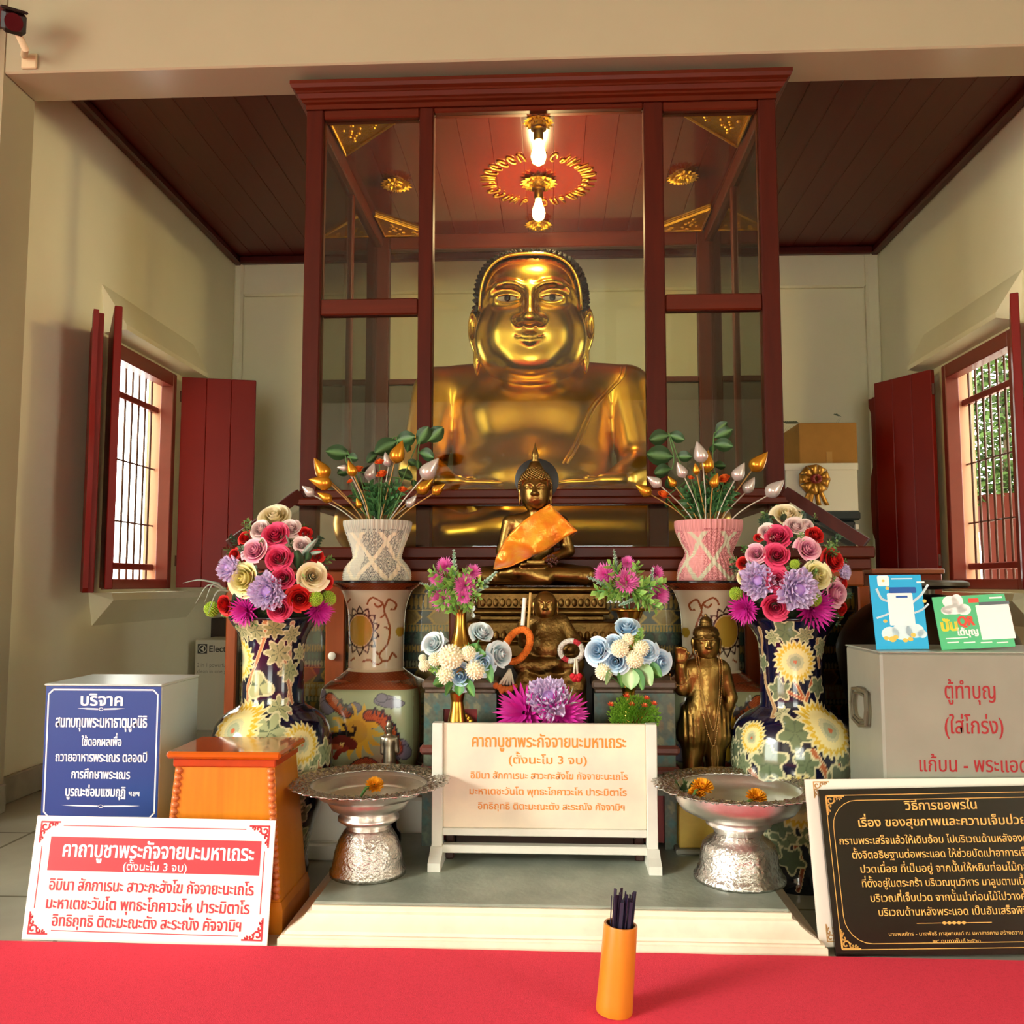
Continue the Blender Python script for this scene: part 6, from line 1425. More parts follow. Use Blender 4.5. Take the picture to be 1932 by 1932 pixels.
# ------------------------------------------------------------------ flower shapes (unit radius, facing +z), shared by every bloom of a kind
FM = {}
def mixc(a, b, t): return tuple(a[i]*(1-t)+b[i]*t for i in range(3))
def petal(mb, a, r0, r1, z0, z1, w, cup, c0, c1, nu=4, nv=4, curl=.0, wav=0.0, ph=0.0, point=0.0):
    ca, sa = math.cos(a), math.sin(a)
    def f(u, v):
        s = (v-.5)*2; wd = w*(math.sin(PI*(.12+.80*u))**.7 if not point else math.sin(PI*(.1+.9*u**.8))**.8)
        rr = r0 + (r1-r0)*u**.9 - cup*s*s*(.3+.7*u); z = z0 + (z1-z0)*u**1.2 - curl*max(0, u-.7)*3 + wav*math.sin(s*7+ph)*u
        t = s*wd; return (ca*rr - sa*t, sa*rr + ca*t, z)
    mb.grid(f, nu, nv, col=lambda u, v: mixc(c0, c1, min(1, u*1.05)))
def rose(key, inner, edge, n=15):
    if key in FM: return FM[key]
    mb = MB(); ci, ce = lin(inner), lin(edge)
    mb.ball((0, 0, .12), (.07, .07, .42), 8, 6, col=ci)
    for k in range(n):
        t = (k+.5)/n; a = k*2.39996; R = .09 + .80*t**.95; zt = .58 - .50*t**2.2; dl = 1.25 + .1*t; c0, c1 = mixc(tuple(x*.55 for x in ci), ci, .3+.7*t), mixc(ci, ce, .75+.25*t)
        def pf(u, v):
            s = (v-.5)*2; rr = (R*(.55+.45*u**.8) + .20*t*t*max(0, u-.7)*3.3 - .03*(1-t)*max(0, u-.8)*5)*(1+.13*s); z = -.3 + (zt+.3)*u - (.06+.10*t)*abs(s)**3*u - .10*t*t*max(0, u-.75)*4
            return (rr*math.cos(a+s*dl), rr*math.sin(a+s*dl), z)
        mb.grid(pf, 7, 9, col=lambda u, v: mixc(c0, c1, u**3)); continue
        r = .14 + .60*t**.8
        petal(mb, a, .06+.16*t, r*1.0+.20*t, -.25+.05*(1-t), .60-.50*t**1.8, .34+.44*t, (.42 if t < .6 else .30)*(.5+t*.6), mixc(ci, ce, .15*t), mixc(ci, ce, .55+.45*t), 6, 7, curl=.09*t)
    FM[key] = mb.mesh('rose_bloom', M_petal, 180); return FM[key]
def ruffle(key, inner, edge, n=46):
    if key in FM: return FM[key]
    mb = MB(); ci, ce = lin(inner), lin(edge); rnd = random.Random(n); mb.ball((0, 0, .2), (.3, .3, .3), 10, 8, col=ci)
    for k in range(n):
        t = (k+.5)/n; a = k*2.39996; el = math.radians(82-74*t)
        petal(mb, a, .05, .14+.86*math.cos(el)*rnd.uniform(.85, 1.08), -.05, .12+.55*math.sin(el), .24+.10*t, .10, ci, ce, 5, 9, wav=.11, ph=k*1.7)
    FM[key] = mb.mesh('ruffled_bloom', M_petal, 180); return FM[key]
def mum(key, inner, edge, n=70, wid=.075):
    if key in FM: return FM[key]
    mb = MB(); ci, ce = lin(inner), lin(edge); rnd = random.Random(n)
    for k in range(n):
        t = (k+.5)/n; a = k*2.39996; el = math.radians(80-84*t); L_ = rnd.uniform(.86, 1.08)
        petal(mb, a, .06, (.18+.82*math.cos(el))*L_, 0, (.15+.45*math.sin(el)), wid, .0, ci, ce, 4, 2, curl=-.06, point=1)
    FM[key] = mb.mesh('spiky_bloom', M_petal, 180); return FM[key]
def pom(key, c0, c1, n=150):
    if key in FM: return FM[key]
    mb = MB(); a0, a1 = lin(c0), lin(c1); mb.ball((0, 0, 0), .82, 14, 10, col=a0)
    for k in range(n):
        z = 1-2*(k+.5)/n; a = k*2.39996; r = math.sqrt(1-z*z); p = Vector((r*math.cos(a), r*math.sin(a), z)); mb.T = Matrix.Translation(p*.80) @ rot_to(p); mb.ball((0, 0, 0), (.11, .11, .2), 5, 4, col=a1); mb.T = None
    FM[key] = mb.mesh('pompon_bloom', M_petal, 180); return FM[key]
def marig(key='marigold'):
    if key in FM: return FM[key]
    mb = MB(); c0, c1 = lin('#e07808'), lin('#ffb010'); rnd = random.Random(5)
    for k in range(70):
        t = (k+.5)/70; a = k*2.39996; el = math.radians(85-80*t)
        petal(mb, a, .05, .22+.78*math.cos(el), 0, .08+.62*math.sin(el), .17, .03, c0, c1, 3, 4, wav=.06, ph=k)
    FM[key] = mb.mesh('marigold_bloom', M_petal, 180); return FM[key]
def leafm(key, c0, c1, w=.34, fold=.12, n=6):
    """leaf of unit length along +z, face towards +y"""
    if key in FM: return FM[key]
    mb = MB(); a0, a1 = lin(c0), lin(c1)
    mb.grid(lambda u, v: ((v-.5)*2*w*math.sin(PI*(.03+.95*u))**.8, fold*abs(v-.5)*2 - .18*u*u, u), n, 4, col=lambda u, v: mixc(a0, a1, .15 + .85*(abs(v-.5) < .13) + .12*math.sin(u*38+abs(v-.5)*20)))
    FM[key] = mb.mesh('leaf', M_leaf, 180); return FM[key]
def tuft(key, c0, c1, n=16, w=.07):
    """spray of narrow leaves, unit height along +z"""
    if key in FM: return FM[key]
    mb = MB(); a0, a1 = lin(c0), lin(c1); rnd = random.Random(n)
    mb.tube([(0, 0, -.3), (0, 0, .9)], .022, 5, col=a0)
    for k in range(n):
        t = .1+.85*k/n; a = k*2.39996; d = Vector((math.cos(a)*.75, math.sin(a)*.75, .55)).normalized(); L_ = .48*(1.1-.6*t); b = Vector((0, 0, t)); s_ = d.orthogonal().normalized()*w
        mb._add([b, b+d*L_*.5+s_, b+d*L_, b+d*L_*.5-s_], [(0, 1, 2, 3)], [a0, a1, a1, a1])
    FM[key] = mb.mesh('leaf_spray', M_leaf, 180); return FM[key]
def spike(key, c0, c1):
    if key in FM: return FM[key]
    mb = MB(); a0, a1 = lin(c0), lin(c1); mb.tube([(0, 0, -.4), (0, 0, .9)], .03, 5, col=a0)
    for k in range(46):
        t = k/46; a = k*2.39996; d = Vector((math.cos(a), math.sin(a), .9)).normalized(); b = Vector((0, 0, t)); L_ = .22*(1.05-.75*t); s_ = d.orthogonal().normalized()*.045
        mb._add([b, b+d*L_*.55+s_, b+d*L_, b+d*L_*.55-s_], [(0, 1, 2, 3)], [a0, a1, a1, a1])
    FM[key] = mb.mesh('catkin_spike', M_leaf, 180); return FM[key]
M_petal = mat('petal', rough=.6, attr=True); M_leaf = mat('leaf_green', rough=.5, attr=True)
M_stem = mat('stem_green', '#4e7a34', .55)
KIND = {
 'hot': lambda: rose('hot', '#c2124a', '#f0527e'), 'red': lambda: rose('red', '#a80812', '#e8241c'), 'cream': lambda: rose('cream', '#f0d890', '#f8efd2'), 'yel': lambda: rose('yel', '#f2e070', '#fbf6cc'),
 'pink': lambda: rose('pink', '#ee7ab0', '#f8d0d4'), 'pale': lambda: rose('pale', '#f0c4c8', '#faeee4'), 'blue': lambda: rose('blue', '#9accee', '#e4f4fc', 12), 'white': lambda: rose('white', '#d6ecf0', '#f6fbfa', 13),
 'lil': lambda: ruffle('lil', '#b090d0', '#e6d4f2'), 'mag': lambda: mum('mag', '#a00478', '#d828a4'), 'pmag': lambda: mum('pmag', '#c01888', '#f07cc4', 80, .085), 'gpom': lambda: pom('gpom', '#7a9a1c', '#a4c43a'), 'cpom': lambda: pom('cpom', '#e8e0b4', '#faf6dc', 110)}
PN = {'hot': 'rose', 'red': 'rose', 'cream': 'rose', 'yel': 'rose', 'pink': 'rose', 'pale': 'rose', 'blue': 'blue_rose', 'white': 'blue_rose', 'lil': 'carnation', 'mag': 'chrysanthemum', 'pmag': 'chrysanthemum', 'gpom': 'green_pompon', 'cpom': 'cream_pompon'}
def child(name, me, par, loc, d, r, roll=0.0):
    o = bpy.data.objects.new(name, me); COL.objects.link(o); o.parent = par; o.location = Vector(loc)-wloc(par)
    M = rot_to(d, roll); o.rotation_mode = 'QUATERNION'; o.rotation_quaternion = M.to_quaternion(); o.scale = (r, r, r) if not hasattr(r, '__len__') else r
    return o
def bouquet(g, pc, pyc, Y, Rx, Ry, depth, flowers, seed, greens=(), back=6, fill=True, cone=1.0):
    """blooms set on a dome: px, py, diameter px, kind"""
    rnd = random.Random(seed); s = Y/1650; c = at(pc, pyc, Y=Y)
    for (px, py, dm, kd) in flowers:
        dx, dy = (px-pc)/Rx, (py-pyc)/Ry; q = max(0, 1-dx*dx-dy*dy); fw = depth*math.sqrt(q) + .012*rnd.random()
        p = at(px, py, Y=Y-fw); d = Vector((dx*.9, -.75-math.sqrt(q)*.6, -dy*.7+.12)); r = dm/2*(Y-fw)/1650*1.2
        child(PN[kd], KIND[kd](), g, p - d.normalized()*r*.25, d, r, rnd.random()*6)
    for k in range(back):
        px, py, dm, kd = flowers[rnd.randrange(len(flowers))]; dx, dy = (px-pc)/Rx*.8, (py-pyc)/Ry*.8; q = max(0, 1-dx*dx-dy*dy); p = at(pc+dx*Rx, pyc+dy*Ry, Y=Y+depth*math.sqrt(q)*.9)
        child(PN[kd], KIND[kd](), g, p, Vector((dx, .8, -dy+.2)), dm/2*s, rnd.random()*6)
    if fill:
        for k in range(44):
            a = rnd.random()*2*PI; e = rnd.uniform(-.9, 1); rr = math.sqrt(1-e*e)
            v = Vector((rr*math.cos(a), rr*math.sin(a), e)); p = c + Vector((v.x*Rx*s*.72, v.y*depth*.72, v.z*Ry*s*.78)); 
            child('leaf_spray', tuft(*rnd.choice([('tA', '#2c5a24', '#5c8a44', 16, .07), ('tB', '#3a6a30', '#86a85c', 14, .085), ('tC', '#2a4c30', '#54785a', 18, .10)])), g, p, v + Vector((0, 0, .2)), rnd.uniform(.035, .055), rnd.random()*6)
    for (kd, px, py, tx, ty, L_) in greens:
        p = at(px, py, Y=Y-depth*.75); q = at(tx, ty, Y=Y-depth*.8-.015); d = q-p
        if kd == 'blade':
            m = MB(); pts = spline([tuple(p), tuple((p+q)/2 + Vector((0, -.012, L_))), tuple(q)], 6); m.tube(pts, [.0045*(1-.9*i/(len(pts)-1)) for i in range(len(pts))], 5); m.build('grass_blade', M_blade if px > 380 else M_blade, g, 180)
        else:
            me = {'dust': lambda: leafm('dust', '#7f9a88', '#b4c6b6', .085), 'dark': lambda: leafm('dark', '#1e3c24', '#3e6a44', .28), 'mid': lambda: leafm('mid', '#3c7a34', '#79b05c', .40), 'tuft': lambda: tuft('tB', '#3a6a30', '#86a85c', 14, .085), 'spike': lambda: spike('spk', '#6c9a7a', '#c2dcc8'), 'tl': lambda: tuft('tL', '#4e8a34', '#9cc860', 18, .085), 'pale': lambda: leafm('palel', '#8fbf7a', '#d0e4b4', .46)}[kd]()
            child('leaf' if kd not in ('tuft', 'spike', 'tl') else 'leaf_spray', me, g, p, d, d.length, rnd.random()*6 if kd in ('tuft', 'spike', 'tl') else PI*0)
M_blade = mat('grass_blade', '#8e9a8a', .5)
# the two big bouquets on the navy vases
x, zt, R0 = LV; g = root('flower_bouquet', (x, 2.62, zt-.05), 'dome of roses, lilac and magenta blooms in the navy vase beside the teak box', 'bouquet', 'bouquets on the navy vases')
m = MB(); m.ball((x, 2.62, zt+.04), (.13, .115, .10), 16, 10); m.lathe([(.03, zt-.045), (.05, zt-.02), (.07, zt)], (x, 2.62), 20); m.build('floral_core', mat('moss_dark', '#24361c', .9, bump=.8, bscale=90), g, 180)
bouquet(g, 514, 1092, 2.62, 122, 128, .165, [(516, 972, 56, 'cream'), (490, 996, 36, 'pale'), (549, 994, 36, 'pale'), (518, 1007, 46, 'hot'), (461, 1013, 26, 'red'), (577, 1004, 24, 'red'), (478, 1037, 46, 'pink'), (569, 1026, 30, 'pale'), (524, 1052, 46, 'hot'), (440, 1045, 22, 'red'), (599, 1048, 24, 'red'), (431, 1072, 52, 'lil'), (456, 1092, 62, 'yel'), (533, 1090, 42, 'hot'), (591, 1086, 50, 'cream'), (616, 1098, 28, 'red'), (503, 1116, 70, 'lil'), (566, 1130, 46, 'red'), (595, 1130, 26, 'gpom'), (621, 1130, 26, 'gpom'), (396, 1150, 26, 'gpom'), (421, 1142, 36, 'red'), (458, 1154, 56, 'mag'), (604, 1154, 50, 'mag'), (525, 1150, 42, 'hot')], 1,
  [('blade', 420, 1110, 368, 1140, .03), ('blade', 425, 1112, 385, 1138, .035), ('blade', 430, 1115, 392, 1160, .03), ('blade', 415, 1102, 345, 1100, .01), ('dust', 560, 1055, 602, 1014, 0), ('dust', 570, 1050, 610, 1040, 0), ('dust', 545, 1030, 540, 1008, 0), ('dark', 560, 1075, 562, 1036, 0), ('dark', 575, 1060, 585, 1040, 0), ('dark', 465, 1060, 461, 1046, 0), ('dust', 455, 1140, 458, 1118, 0), ('dust', 515, 1070, 512, 1050, 0), ('tuft', 470, 1012, 460, 985, 0), ('tuft', 500, 1036, 492, 1018, 0), ('tuft', 570, 1105, 575, 1085, 0), ('tuft', 545, 1100, 550, 1080, 0), ('tuft', 500, 1150, 505, 1136, 0), ('tuft', 548, 1150, 552, 1130, 0)])
x, zt, R0 = RV; g = root('flower_bouquet', (x, 2.64, zt-.05), 'dome of roses, lilac and magenta blooms in the navy vase beside the steel donation box', 'bouquet', 'bouquets on the navy vases')
m = MB(); m.ball((x, 2.64, zt+.04), (.125, .11, .10), 16, 10); m.lathe([(.03, zt-.045), (.05, zt-.02), (.07, zt)], (x, 2.64), 20); m.build('floral_core', MATS['moss_dark'], g, 180)
bouquet(g, 1492, 1088, 2.64, 118, 130, .16, [(1485, 968, 46, 'cream'), (1502, 990, 36, 'pale'), (1447, 1001, 30, 'pale'), (1524, 988, 22, 'pale'), (1467, 1010, 44, 'hot'), (1540, 1008, 32, 'red'), (1431, 1013, 16, 'red'), (1527, 1034, 42, 'pink'), (1426, 1043, 36, 'pink'), (1466, 1046, 42, 'hot'), (1576, 1056, 42, 'red'), (1402, 1062, 24, 'red'), (1430, 1096, 66, 'lil'), (1593, 1078, 30, 'lil'), (1546, 1086, 50, 'yel'), (1404, 1087, 26, 'yel'), (1465, 1094, 42, 'hot'), (1506, 1112, 76, 'lil'), (1582, 1120, 46, 'pink'), (1537, 1131, 26, 'gpom'), (1387, 1120, 22, 'gpom'), (1402, 1150, 54, 'mag'), (1541, 1151, 72, 'mag'), (1464, 1146, 46, 'hot'), (1592, 1149, 22, 'red'), (1592, 1101, 22, 'red'), (1500, 1064, 16, 'gpom')], 2,
  [('dark', 1480, 985, 1478, 968, 0), ('tuft', 1508, 1025, 1512, 1005, 0), ('tuft', 1560, 1040, 1566, 1020, 0), ('tuft', 1500, 1085, 1488, 1066, 0), ('tuft', 1520, 1075, 1535, 1058, 0), ('tuft', 1535, 985, 1538, 970, 0), ('dark', 1440, 1035, 1442, 1018, 0), ('dust', 1420, 1070, 1412, 1056, 0), ('tuft', 1570, 1105, 1574, 1086, 0), ('tuft', 1560, 1040, 1582, 1022, 0), ('dark', 1490, 1030, 1496, 1012, 0)])
# brass flower vases: magenta bunches on the pedestals, blue bunches and small ones on the bench
M_brassy = brass('polished_brass', '#b88a3a', .25, var=.1, vs=12, bump=.05)
def brass_vase(pc, Y, zb, rows, label):
    x = at(pc, rows[0][0], Y=Y).x; s = Y/1650; zt = at(pc, rows[0][0], Y=Y).z; pr = [(hw*s, H-(py-1100)*s) for py, hw in rows]; z1 = pr[-1][1]; pr = [(r, zb + (z-z1)*(zt-zb)/(pr[0][1]-z1)) for r, z in pr][::-1]
    m = MB(); m.lathe([(0, pr[0][1]+.002)] + spline(pr, 4) + [(pr[-1][0]*.8, pr[-1][1]), (pr[-1][0]*.6, pr[-1][1]-.03), (0, pr[-1][1]-.03)], (x, Y), 40); o = m.build('brass_vase', M_brassy, None, 60); tag(o, label, 'vase'); return x, zt
zped = at(868, 1284, Y=2.62).z
V1 = brass_vase(869, 2.70, zped, ((1150, 14), (1158, 11), (1180, 11), (1205, 16), (1225, 22), (1238, 18), (1255, 15), (1275, 22), (1284, 26)), 'slim brass vase under the magenta flowers next to the grey paper vase')
V2 = brass_vase(1188, 2.70, zped, ((1148, 34), (1152, 34), (1158, 16), (1180, 11), (1205, 16), (1225, 22), (1238, 18), (1255, 15), (1275, 22), (1284, 26)), 'brass vase with wide dish rim under the magenta flowers next to the child statue')
V3 = brass_vase(863, 2.555, .378, ((1304, 19), (1310, 12), (1325, 12), (1350, 17), (1370, 20), (1385, 14), (1395, 18), (1402, 22)), 'short brass vase under the blue and cream flowers, in front of the pedestal')
V4 = brass_vase(1186, 2.575, .378, ((1296, 17), (1304, 12), (1325, 12), (1350, 17), (1370, 20), (1385, 14), (1395, 18), (1402, 22)), 'short brass vase behind the little green plant, under the blue flowers')
def bunch(nm, V, Y, pc, pyc, Rx, Ry, dp, fl, lab, seed, greens, grp):
    g = root(nm, (V[0], Y, V[1]-.02), lab, 'flowers', grp); s = Y/1650; rnd = random.Random(seed)
    base = Vector((V[0], Y, V[1]-.025)); m = MB()
    for (px, py, dm, kd) in fl:
        p = at(px, py, Y=Y-.01); m.tube(spline([tuple(base), tuple(base.lerp(p, .5)+Vector((0, 0, .01))), tuple(p)], 5), .0022, 5)
    m.build('stems', M_stem, g, 180); bouquet(g, pc, pyc, Y, Rx, Ry, dp, fl, seed, greens, back=3, fill=False); return g
gr = [('tl', 868, 1105, x_, y_, 0) for x_, y_ in ((812, 1075), (806, 1115), (822, 1150), (850, 1158), (885, 1155), (905, 1130), (915, 1100), (885, 1070), (850, 1070), (840, 1110), (860, 1140))]
bunch('magenta_flower_bunch', V1, 2.70, 862, 1105, 76, 62, .07, [(839, 1066, 32, 'pmag'), (893, 1078, 28, 'pmag'), (823, 1090, 28, 'pmag'), (878, 1104, 42, 'pmag'), (831, 1131, 40, 'pmag'), (875, 1126, 26, 'pmag')], 'spray of magenta blooms with green leaves beside the grey paper vase', 3, gr + [('spike', 858, 1090, 856, 1038, 0), ('spike', 905, 1110, 938, 1078, 0), ('spike', 830, 1112, 792, 1100, 0), ('spike', 890, 1118, 922, 1106, 0)], 'magenta sprays in brass vases')
gr = [('tl', 1188, 1115, x_, y_, 0) for x_, y_ in ((1120, 1115), (1135, 1100), (1150, 1060), (1205, 1062), (1220, 1090), (1175, 1125), (1150, 1130), (1228, 1140), (1245, 1150), (1255, 1100), (1215, 1125))]
bunch('magenta_flower_bunch', V2, 2.70, 1186, 1100, 80, 58, .07, [(1140, 1082, 40, 'pmag'), (1183, 1096, 44, 'pmag'), (1184, 1060, 24, 'pmag'), (1240, 1081, 28, 'pmag'), (1245, 1124, 42, 'pmag')], 'spray of magenta blooms with green leaves beside the pink paper vase', 4, gr + [('spike', 1165, 1080, 1158, 1036, 0), ('spike', 1160, 1112, 1108, 1088, 0), ('spike', 1200, 1130, 1168, 1142, 0), ('spike', 1225, 1120, 1232, 1072, 0)], 'magenta sprays in brass vases')
bunch('blue_flower_bunch', V3, 2.555, 866, 1245, 85, 62, .075, [(815, 1213, 42, 'white'), (911, 1190, 42, 'white'), (948, 1234, 46, 'white'), (868, 1276, 52, 'blue'), (912, 1252, 44, 'blue'), (849, 1239, 42, 'cpom'), (820, 1244, 24, 'cpom'), (799, 1256, 20, 'cpom'), (796, 1242, 14, 'cpom'), (839, 1275, 32, 'cpom'), (898, 1264, 34, 'cpom'), (884, 1232, 26, 'cpom')], 'pale blue roses and cream pompons beside the orange garland', 5,
  [('mid', 890, 1240, 902, 1212, 0), ('mid', 905, 1250, 932, 1286, 0), ('mid', 860, 1285, 838, 1310, 0), ('mid', 872, 1285, 898, 1312, 0), ('mid', 850, 1280, 816, 1290, 0), ('mid', 868, 1288, 866, 1312, 0), ('tl', 880, 1240, 885, 1215, 0), ('tl', 840, 1262, 812, 1262, 0), ('mid', 888, 1238, 918, 1232, 0)], 'blue and cream bunches')
bunch('blue_flower_bunch', V4, 2.575, 1186, 1238, 85, 58, .075, [(1182, 1180, 42, 'blue'), (1126, 1227, 46, 'blue'), (1161, 1248, 46, 'blue'), (1158, 1213, 34, 'blue'), (1222, 1228, 40, 'blue'), (1248, 1250, 46, 'blue'), (1169, 1223, 30, 'cpom'), (1198, 1244, 30, 'cpom'), (1211, 1223, 28, 'cpom'), (1138, 1268, 30, 'cpom'), (1185, 1205, 20, 'cpom')], 'pale blue roses and cream pompons beside the child statue', 6,
  [('pale', 1200, 1255, 1232, 1292, 0), ('mid', 1215, 1255, 1250, 1275, 0), ('mid', 1170, 1262, 1176, 1296, 0), ('pale', 1190, 1262, 1190, 1300, 0), ('pale', 1160, 1265, 1140, 1290, 0), ('mid', 1190, 1262, 1216, 1300, 0), ('tl', 1195, 1230, 1200, 1200, 0), ('tl', 1205, 1210, 1210, 1186, 0)], 'blue and cream bunches')
zb_ = .378; Yb = 2.552; pp = at(1028, 1375, Y=Yb)
g = root('purple_flower_bunch', (pp.x, Yb, zb_), 'two magenta chrysanthemums and one lilac bloom behind the marble tablet', 'flowers')
m = MB(); m.lathe([(0, zb_), (.03, zb_), (.034, zb_+.03), (.028, zb_+.045), (0, zb_+.045)], (pp.x, Yb), 24); m.build('small_pot', mat('small_pot', '#3a4a44', .3), g, 40)
bouquet(g, 1028, 1360, Yb, 75, 60, .045, [(982, 1343, 96, 'mag'), (1062, 1346, 92, 'mag'), (1034, 1316, 80, 'lil')], 7, [('blade', 1068, 1330, 1082, 1295, .0), ('blade', 1072, 1330, 1094, 1326, .005)], back=0, fill=False)
pp = at(1197, 1365, Y=2.525); g = root('green_plant', (pp.x, 2.535, zb_), 'tiny bright green plant with orange buds behind the marble tablet', 'plant')
m = MB(); m.lathe([(0, zb_), (.03, zb_), (.042, zb_+.05), (.036, zb_+.052), (0, zb_+.048)], (pp.x, 2.535), 24); m.build('small_pot', MATS['small_pot'], g, 40)
m = MB(); rnd = random.Random(4)
for k in range(1500):
    v = Vector((rnd.gauss(0, 1), rnd.gauss(0, 1), rnd.gauss(0, 1))).normalized()*rnd.random()**.4; p = Vector((pp.x + v.x*.07, 2.535 + v.y*.032, zb_+.105 + v.z*.055)); d = (v+Vector((0, -.3, .6))).normalized(); u_ = d.orthogonal().normalized(); L_ = .012
    m._add([p, p+d*L_*.5+u_*.003, p+d*L_, p+d*L_*.5-u_*.003], [(0, 1, 2, 3)], [lin('#3c7a1c'), lin('#8cc43c'), lin('#a8d84c'), lin('#6cac2c')])
o = m.build('foliage', M_leaf, g, 180)
for px, py in ((1152, 1322), (1182, 1306), (1192, 1322), (1216, 1324), (1234, 1320), (1220, 1310)):
    child('orange_bud', mum('obud', '#d8401c', '#f0703a', 14, .2), g, at(px, py, Y=2.515) - Vector((0, 0, .012)), (rnd.uniform(-.3, .3), -.5, 1), .012)
# lotus buds, leaves and orange rosebuds in the paper vases
M_gbud = mat('gold_bud', '#d9982a', .26, metal=.7, var=.1, vscale=60); M_sbud = mat('silver_bud', '#d2cac2', .26, metal=.45, var=.06, vscale=60)
M_gst = mat('gold_stem', '#b88a4a', .4, metal=.3); M_sst = mat('silver_stem', '#c8bfae', .4, metal=.3)
ORD = ['first', 'second', 'third', 'fourth', 'fifth', 'sixth', 'seventh', 'eighth', 'ninth', 'tenth']
def lotus_set(pc, prim, Y, zt, x, buds, oranges, branches, vn):
    rnd = random.Random(int(pc)); base = Vector((x, Y, zt-.055))
    for colr in ('gold', 'silver'):
        row = sorted([b for b in buds if b[0] == colr], key=lambda b: b[2][0])
        for i, (c_, tip, bs) in enumerate(row):
            dY = rnd.uniform(-.05, .03); P0 = at(*bs, Y=Y+dY); P1 = at(*tip, Y=Y+dY-.01); d = P1-P0; L_ = d.length; g = root('lotus_bud', base, '%s %s lotus bud from the left in the %s vase' % (ORD[i], colr, vn), 'lotus bud', 'lotus buds in the paper vases')
            m = MB(); m.T = Matrix.Translation(P0) @ rot_to(d); w = L_*.33; m.lathe([(0, -.004), (w*.25, -.002), (w*.72, L_*.07), (w*.98, L_*.2), (w, L_*.32), (w*.86, L_*.48), (w*.58, L_*.68), (w*.28, L_*.86), (0, L_)], n=20)
            vv = np.array(m.v); m.T = None; m.build('bud', M_gbud if colr == 'gold' else M_sbud, g, 180)
            k = Vector((rnd.uniform(-.012, .012), rnd.uniform(-.012, .012), 0)); mid = base.lerp(P0, .5) + Vector((0, 0, .018)); m = MB(); m.tube(spline([tuple(base+k), tuple(mid), tuple(P0 - d*.02)], 8), .0022, 6); m.build('stem', M_gst if colr == 'gold' else M_sst, g, 180)
    for i, (px, py, dm) in enumerate(sorted(oranges)):
        p = at(px, py, Y=Y-.03); g = root('orange_rosebud', base, '%s orange rosebud from the left among the buds in the %s vase' % (ORD[i], vn), 'rosebud', 'orange rosebuds in the paper vases')
        child('bloom', rose('orb', '#d84008', '#f47a1c', 9), g, p, (rnd.uniform(-.4, .4), -.5, 1), dm/2*Y/1650, rnd.random()*6); m = MB(); m.tube(spline([tuple(base), tuple(base.lerp(p, .5)), tuple(p)], 5), .0016, 5); m.build('stem', M_stem, g, 180)
    for i, (lv, lab) in enumerate(branches):
        g = root('leaf_branch', base, lab, 'leaf branch', 'leafy branches in the paper vases'); m = MB(); dY = .02 + .02*i; pts = [tuple(base)] + [tuple(at(a_[0], a_[1], Y=Y+dY)) for a_ in lv[::max(1, len(lv)//2)]]
        m.tube(spline(pts, 6), .0020, 5); m.build('stem', M_stem, g, 180)
        for (px, py, tx, ty) in lv:
            p = at(px, py, Y=Y+dY); q = at(tx, ty, Y=Y+dY-.02); d = q-p; child('leaf', leafm('lot', '#22401e', '#5c8a4e', .36, .16), g, p, d, d.length, 0)
        for k in range(5):
            a_ = rnd.uniform(-1, 1); child('leaf_spray', tuft('tD', '#1f4a26', '#4c8048', 18, .07), g, base + Vector((a_*.02, .01, .07+.05*rnd.random())), (a_*1.0, -.1, 1), rnd.uniform(.07, .11), rnd.random()*6)
def S(L_, ox, oy, k): return [(ox + k*a, oy + k*b) for a, b in L_]
def mk(raw, ox, oy, k): return [(c_, (ox+k*t[0], oy+k*t[1]), (ox+k*b[0], oy+k*b[1])) for c_, t, b in raw]
kL = 300/1705; kR = 320/1818
lotus_set(711, 0, 2.875, DL[1]+.185, DL[0], mk([('gold', (185, 475), (325, 690)), ('gold', (125, 705), (365, 765)), ('silver', (55, 775), (175, 875)), ('gold', (220, 850), (370, 935)), ('gold', (550, 500), (612, 668)), ('silver', (830, 525), (772, 712)), ('silver', (945, 410), (985, 565)), ('gold', (1135, 285), (1048, 525)), ('silver', (1522, 478), (1352, 690)), ('gold', (1462, 698), (1302, 850)), ('gold', (1592, 755), (1462, 858)), ('silver', (1285, 880), (1185, 995)), ('gold', (640, 905), (680, 1010)), ('silver', (430, 575), (540, 590))], 560, 780, kL),
  [(560+kL*a, 780+kL*b, r) for a, b, r in ((660, 600, 24), (890, 520, 20), (915, 650, 26), (1140, 815, 20), (575, 725, 14))],
  [([(560+kL*a, 780+kL*b, 560+kL*c_, 780+kL*d_) for a, b, c_, d_ in L_], lab) for L_, lab in (([(1290, 330, 1420, 140), (1395, 300, 1575, 150), (1300, 420, 1480, 470), (1290, 560, 1190, 500), (1300, 600, 1300, 500)], 'leafy branch rising highest on the statue side of the grey paper vase'), ([(1080, 300, 830, 420), (1050, 300, 1280, 250), (880, 430, 740, 520), (1180, 420, 1200, 330)], 'leafy branch in the middle of the grey paper vase, behind the buds'), ([(560, 440, 310, 400), (540, 470, 660, 480), (600, 600, 430, 640), (1240, 700, 1090, 610), (1250, 720, 1260, 800)], 'low leafy branch spreading to the shutter side of the grey paper vase'))], 'grey paper')
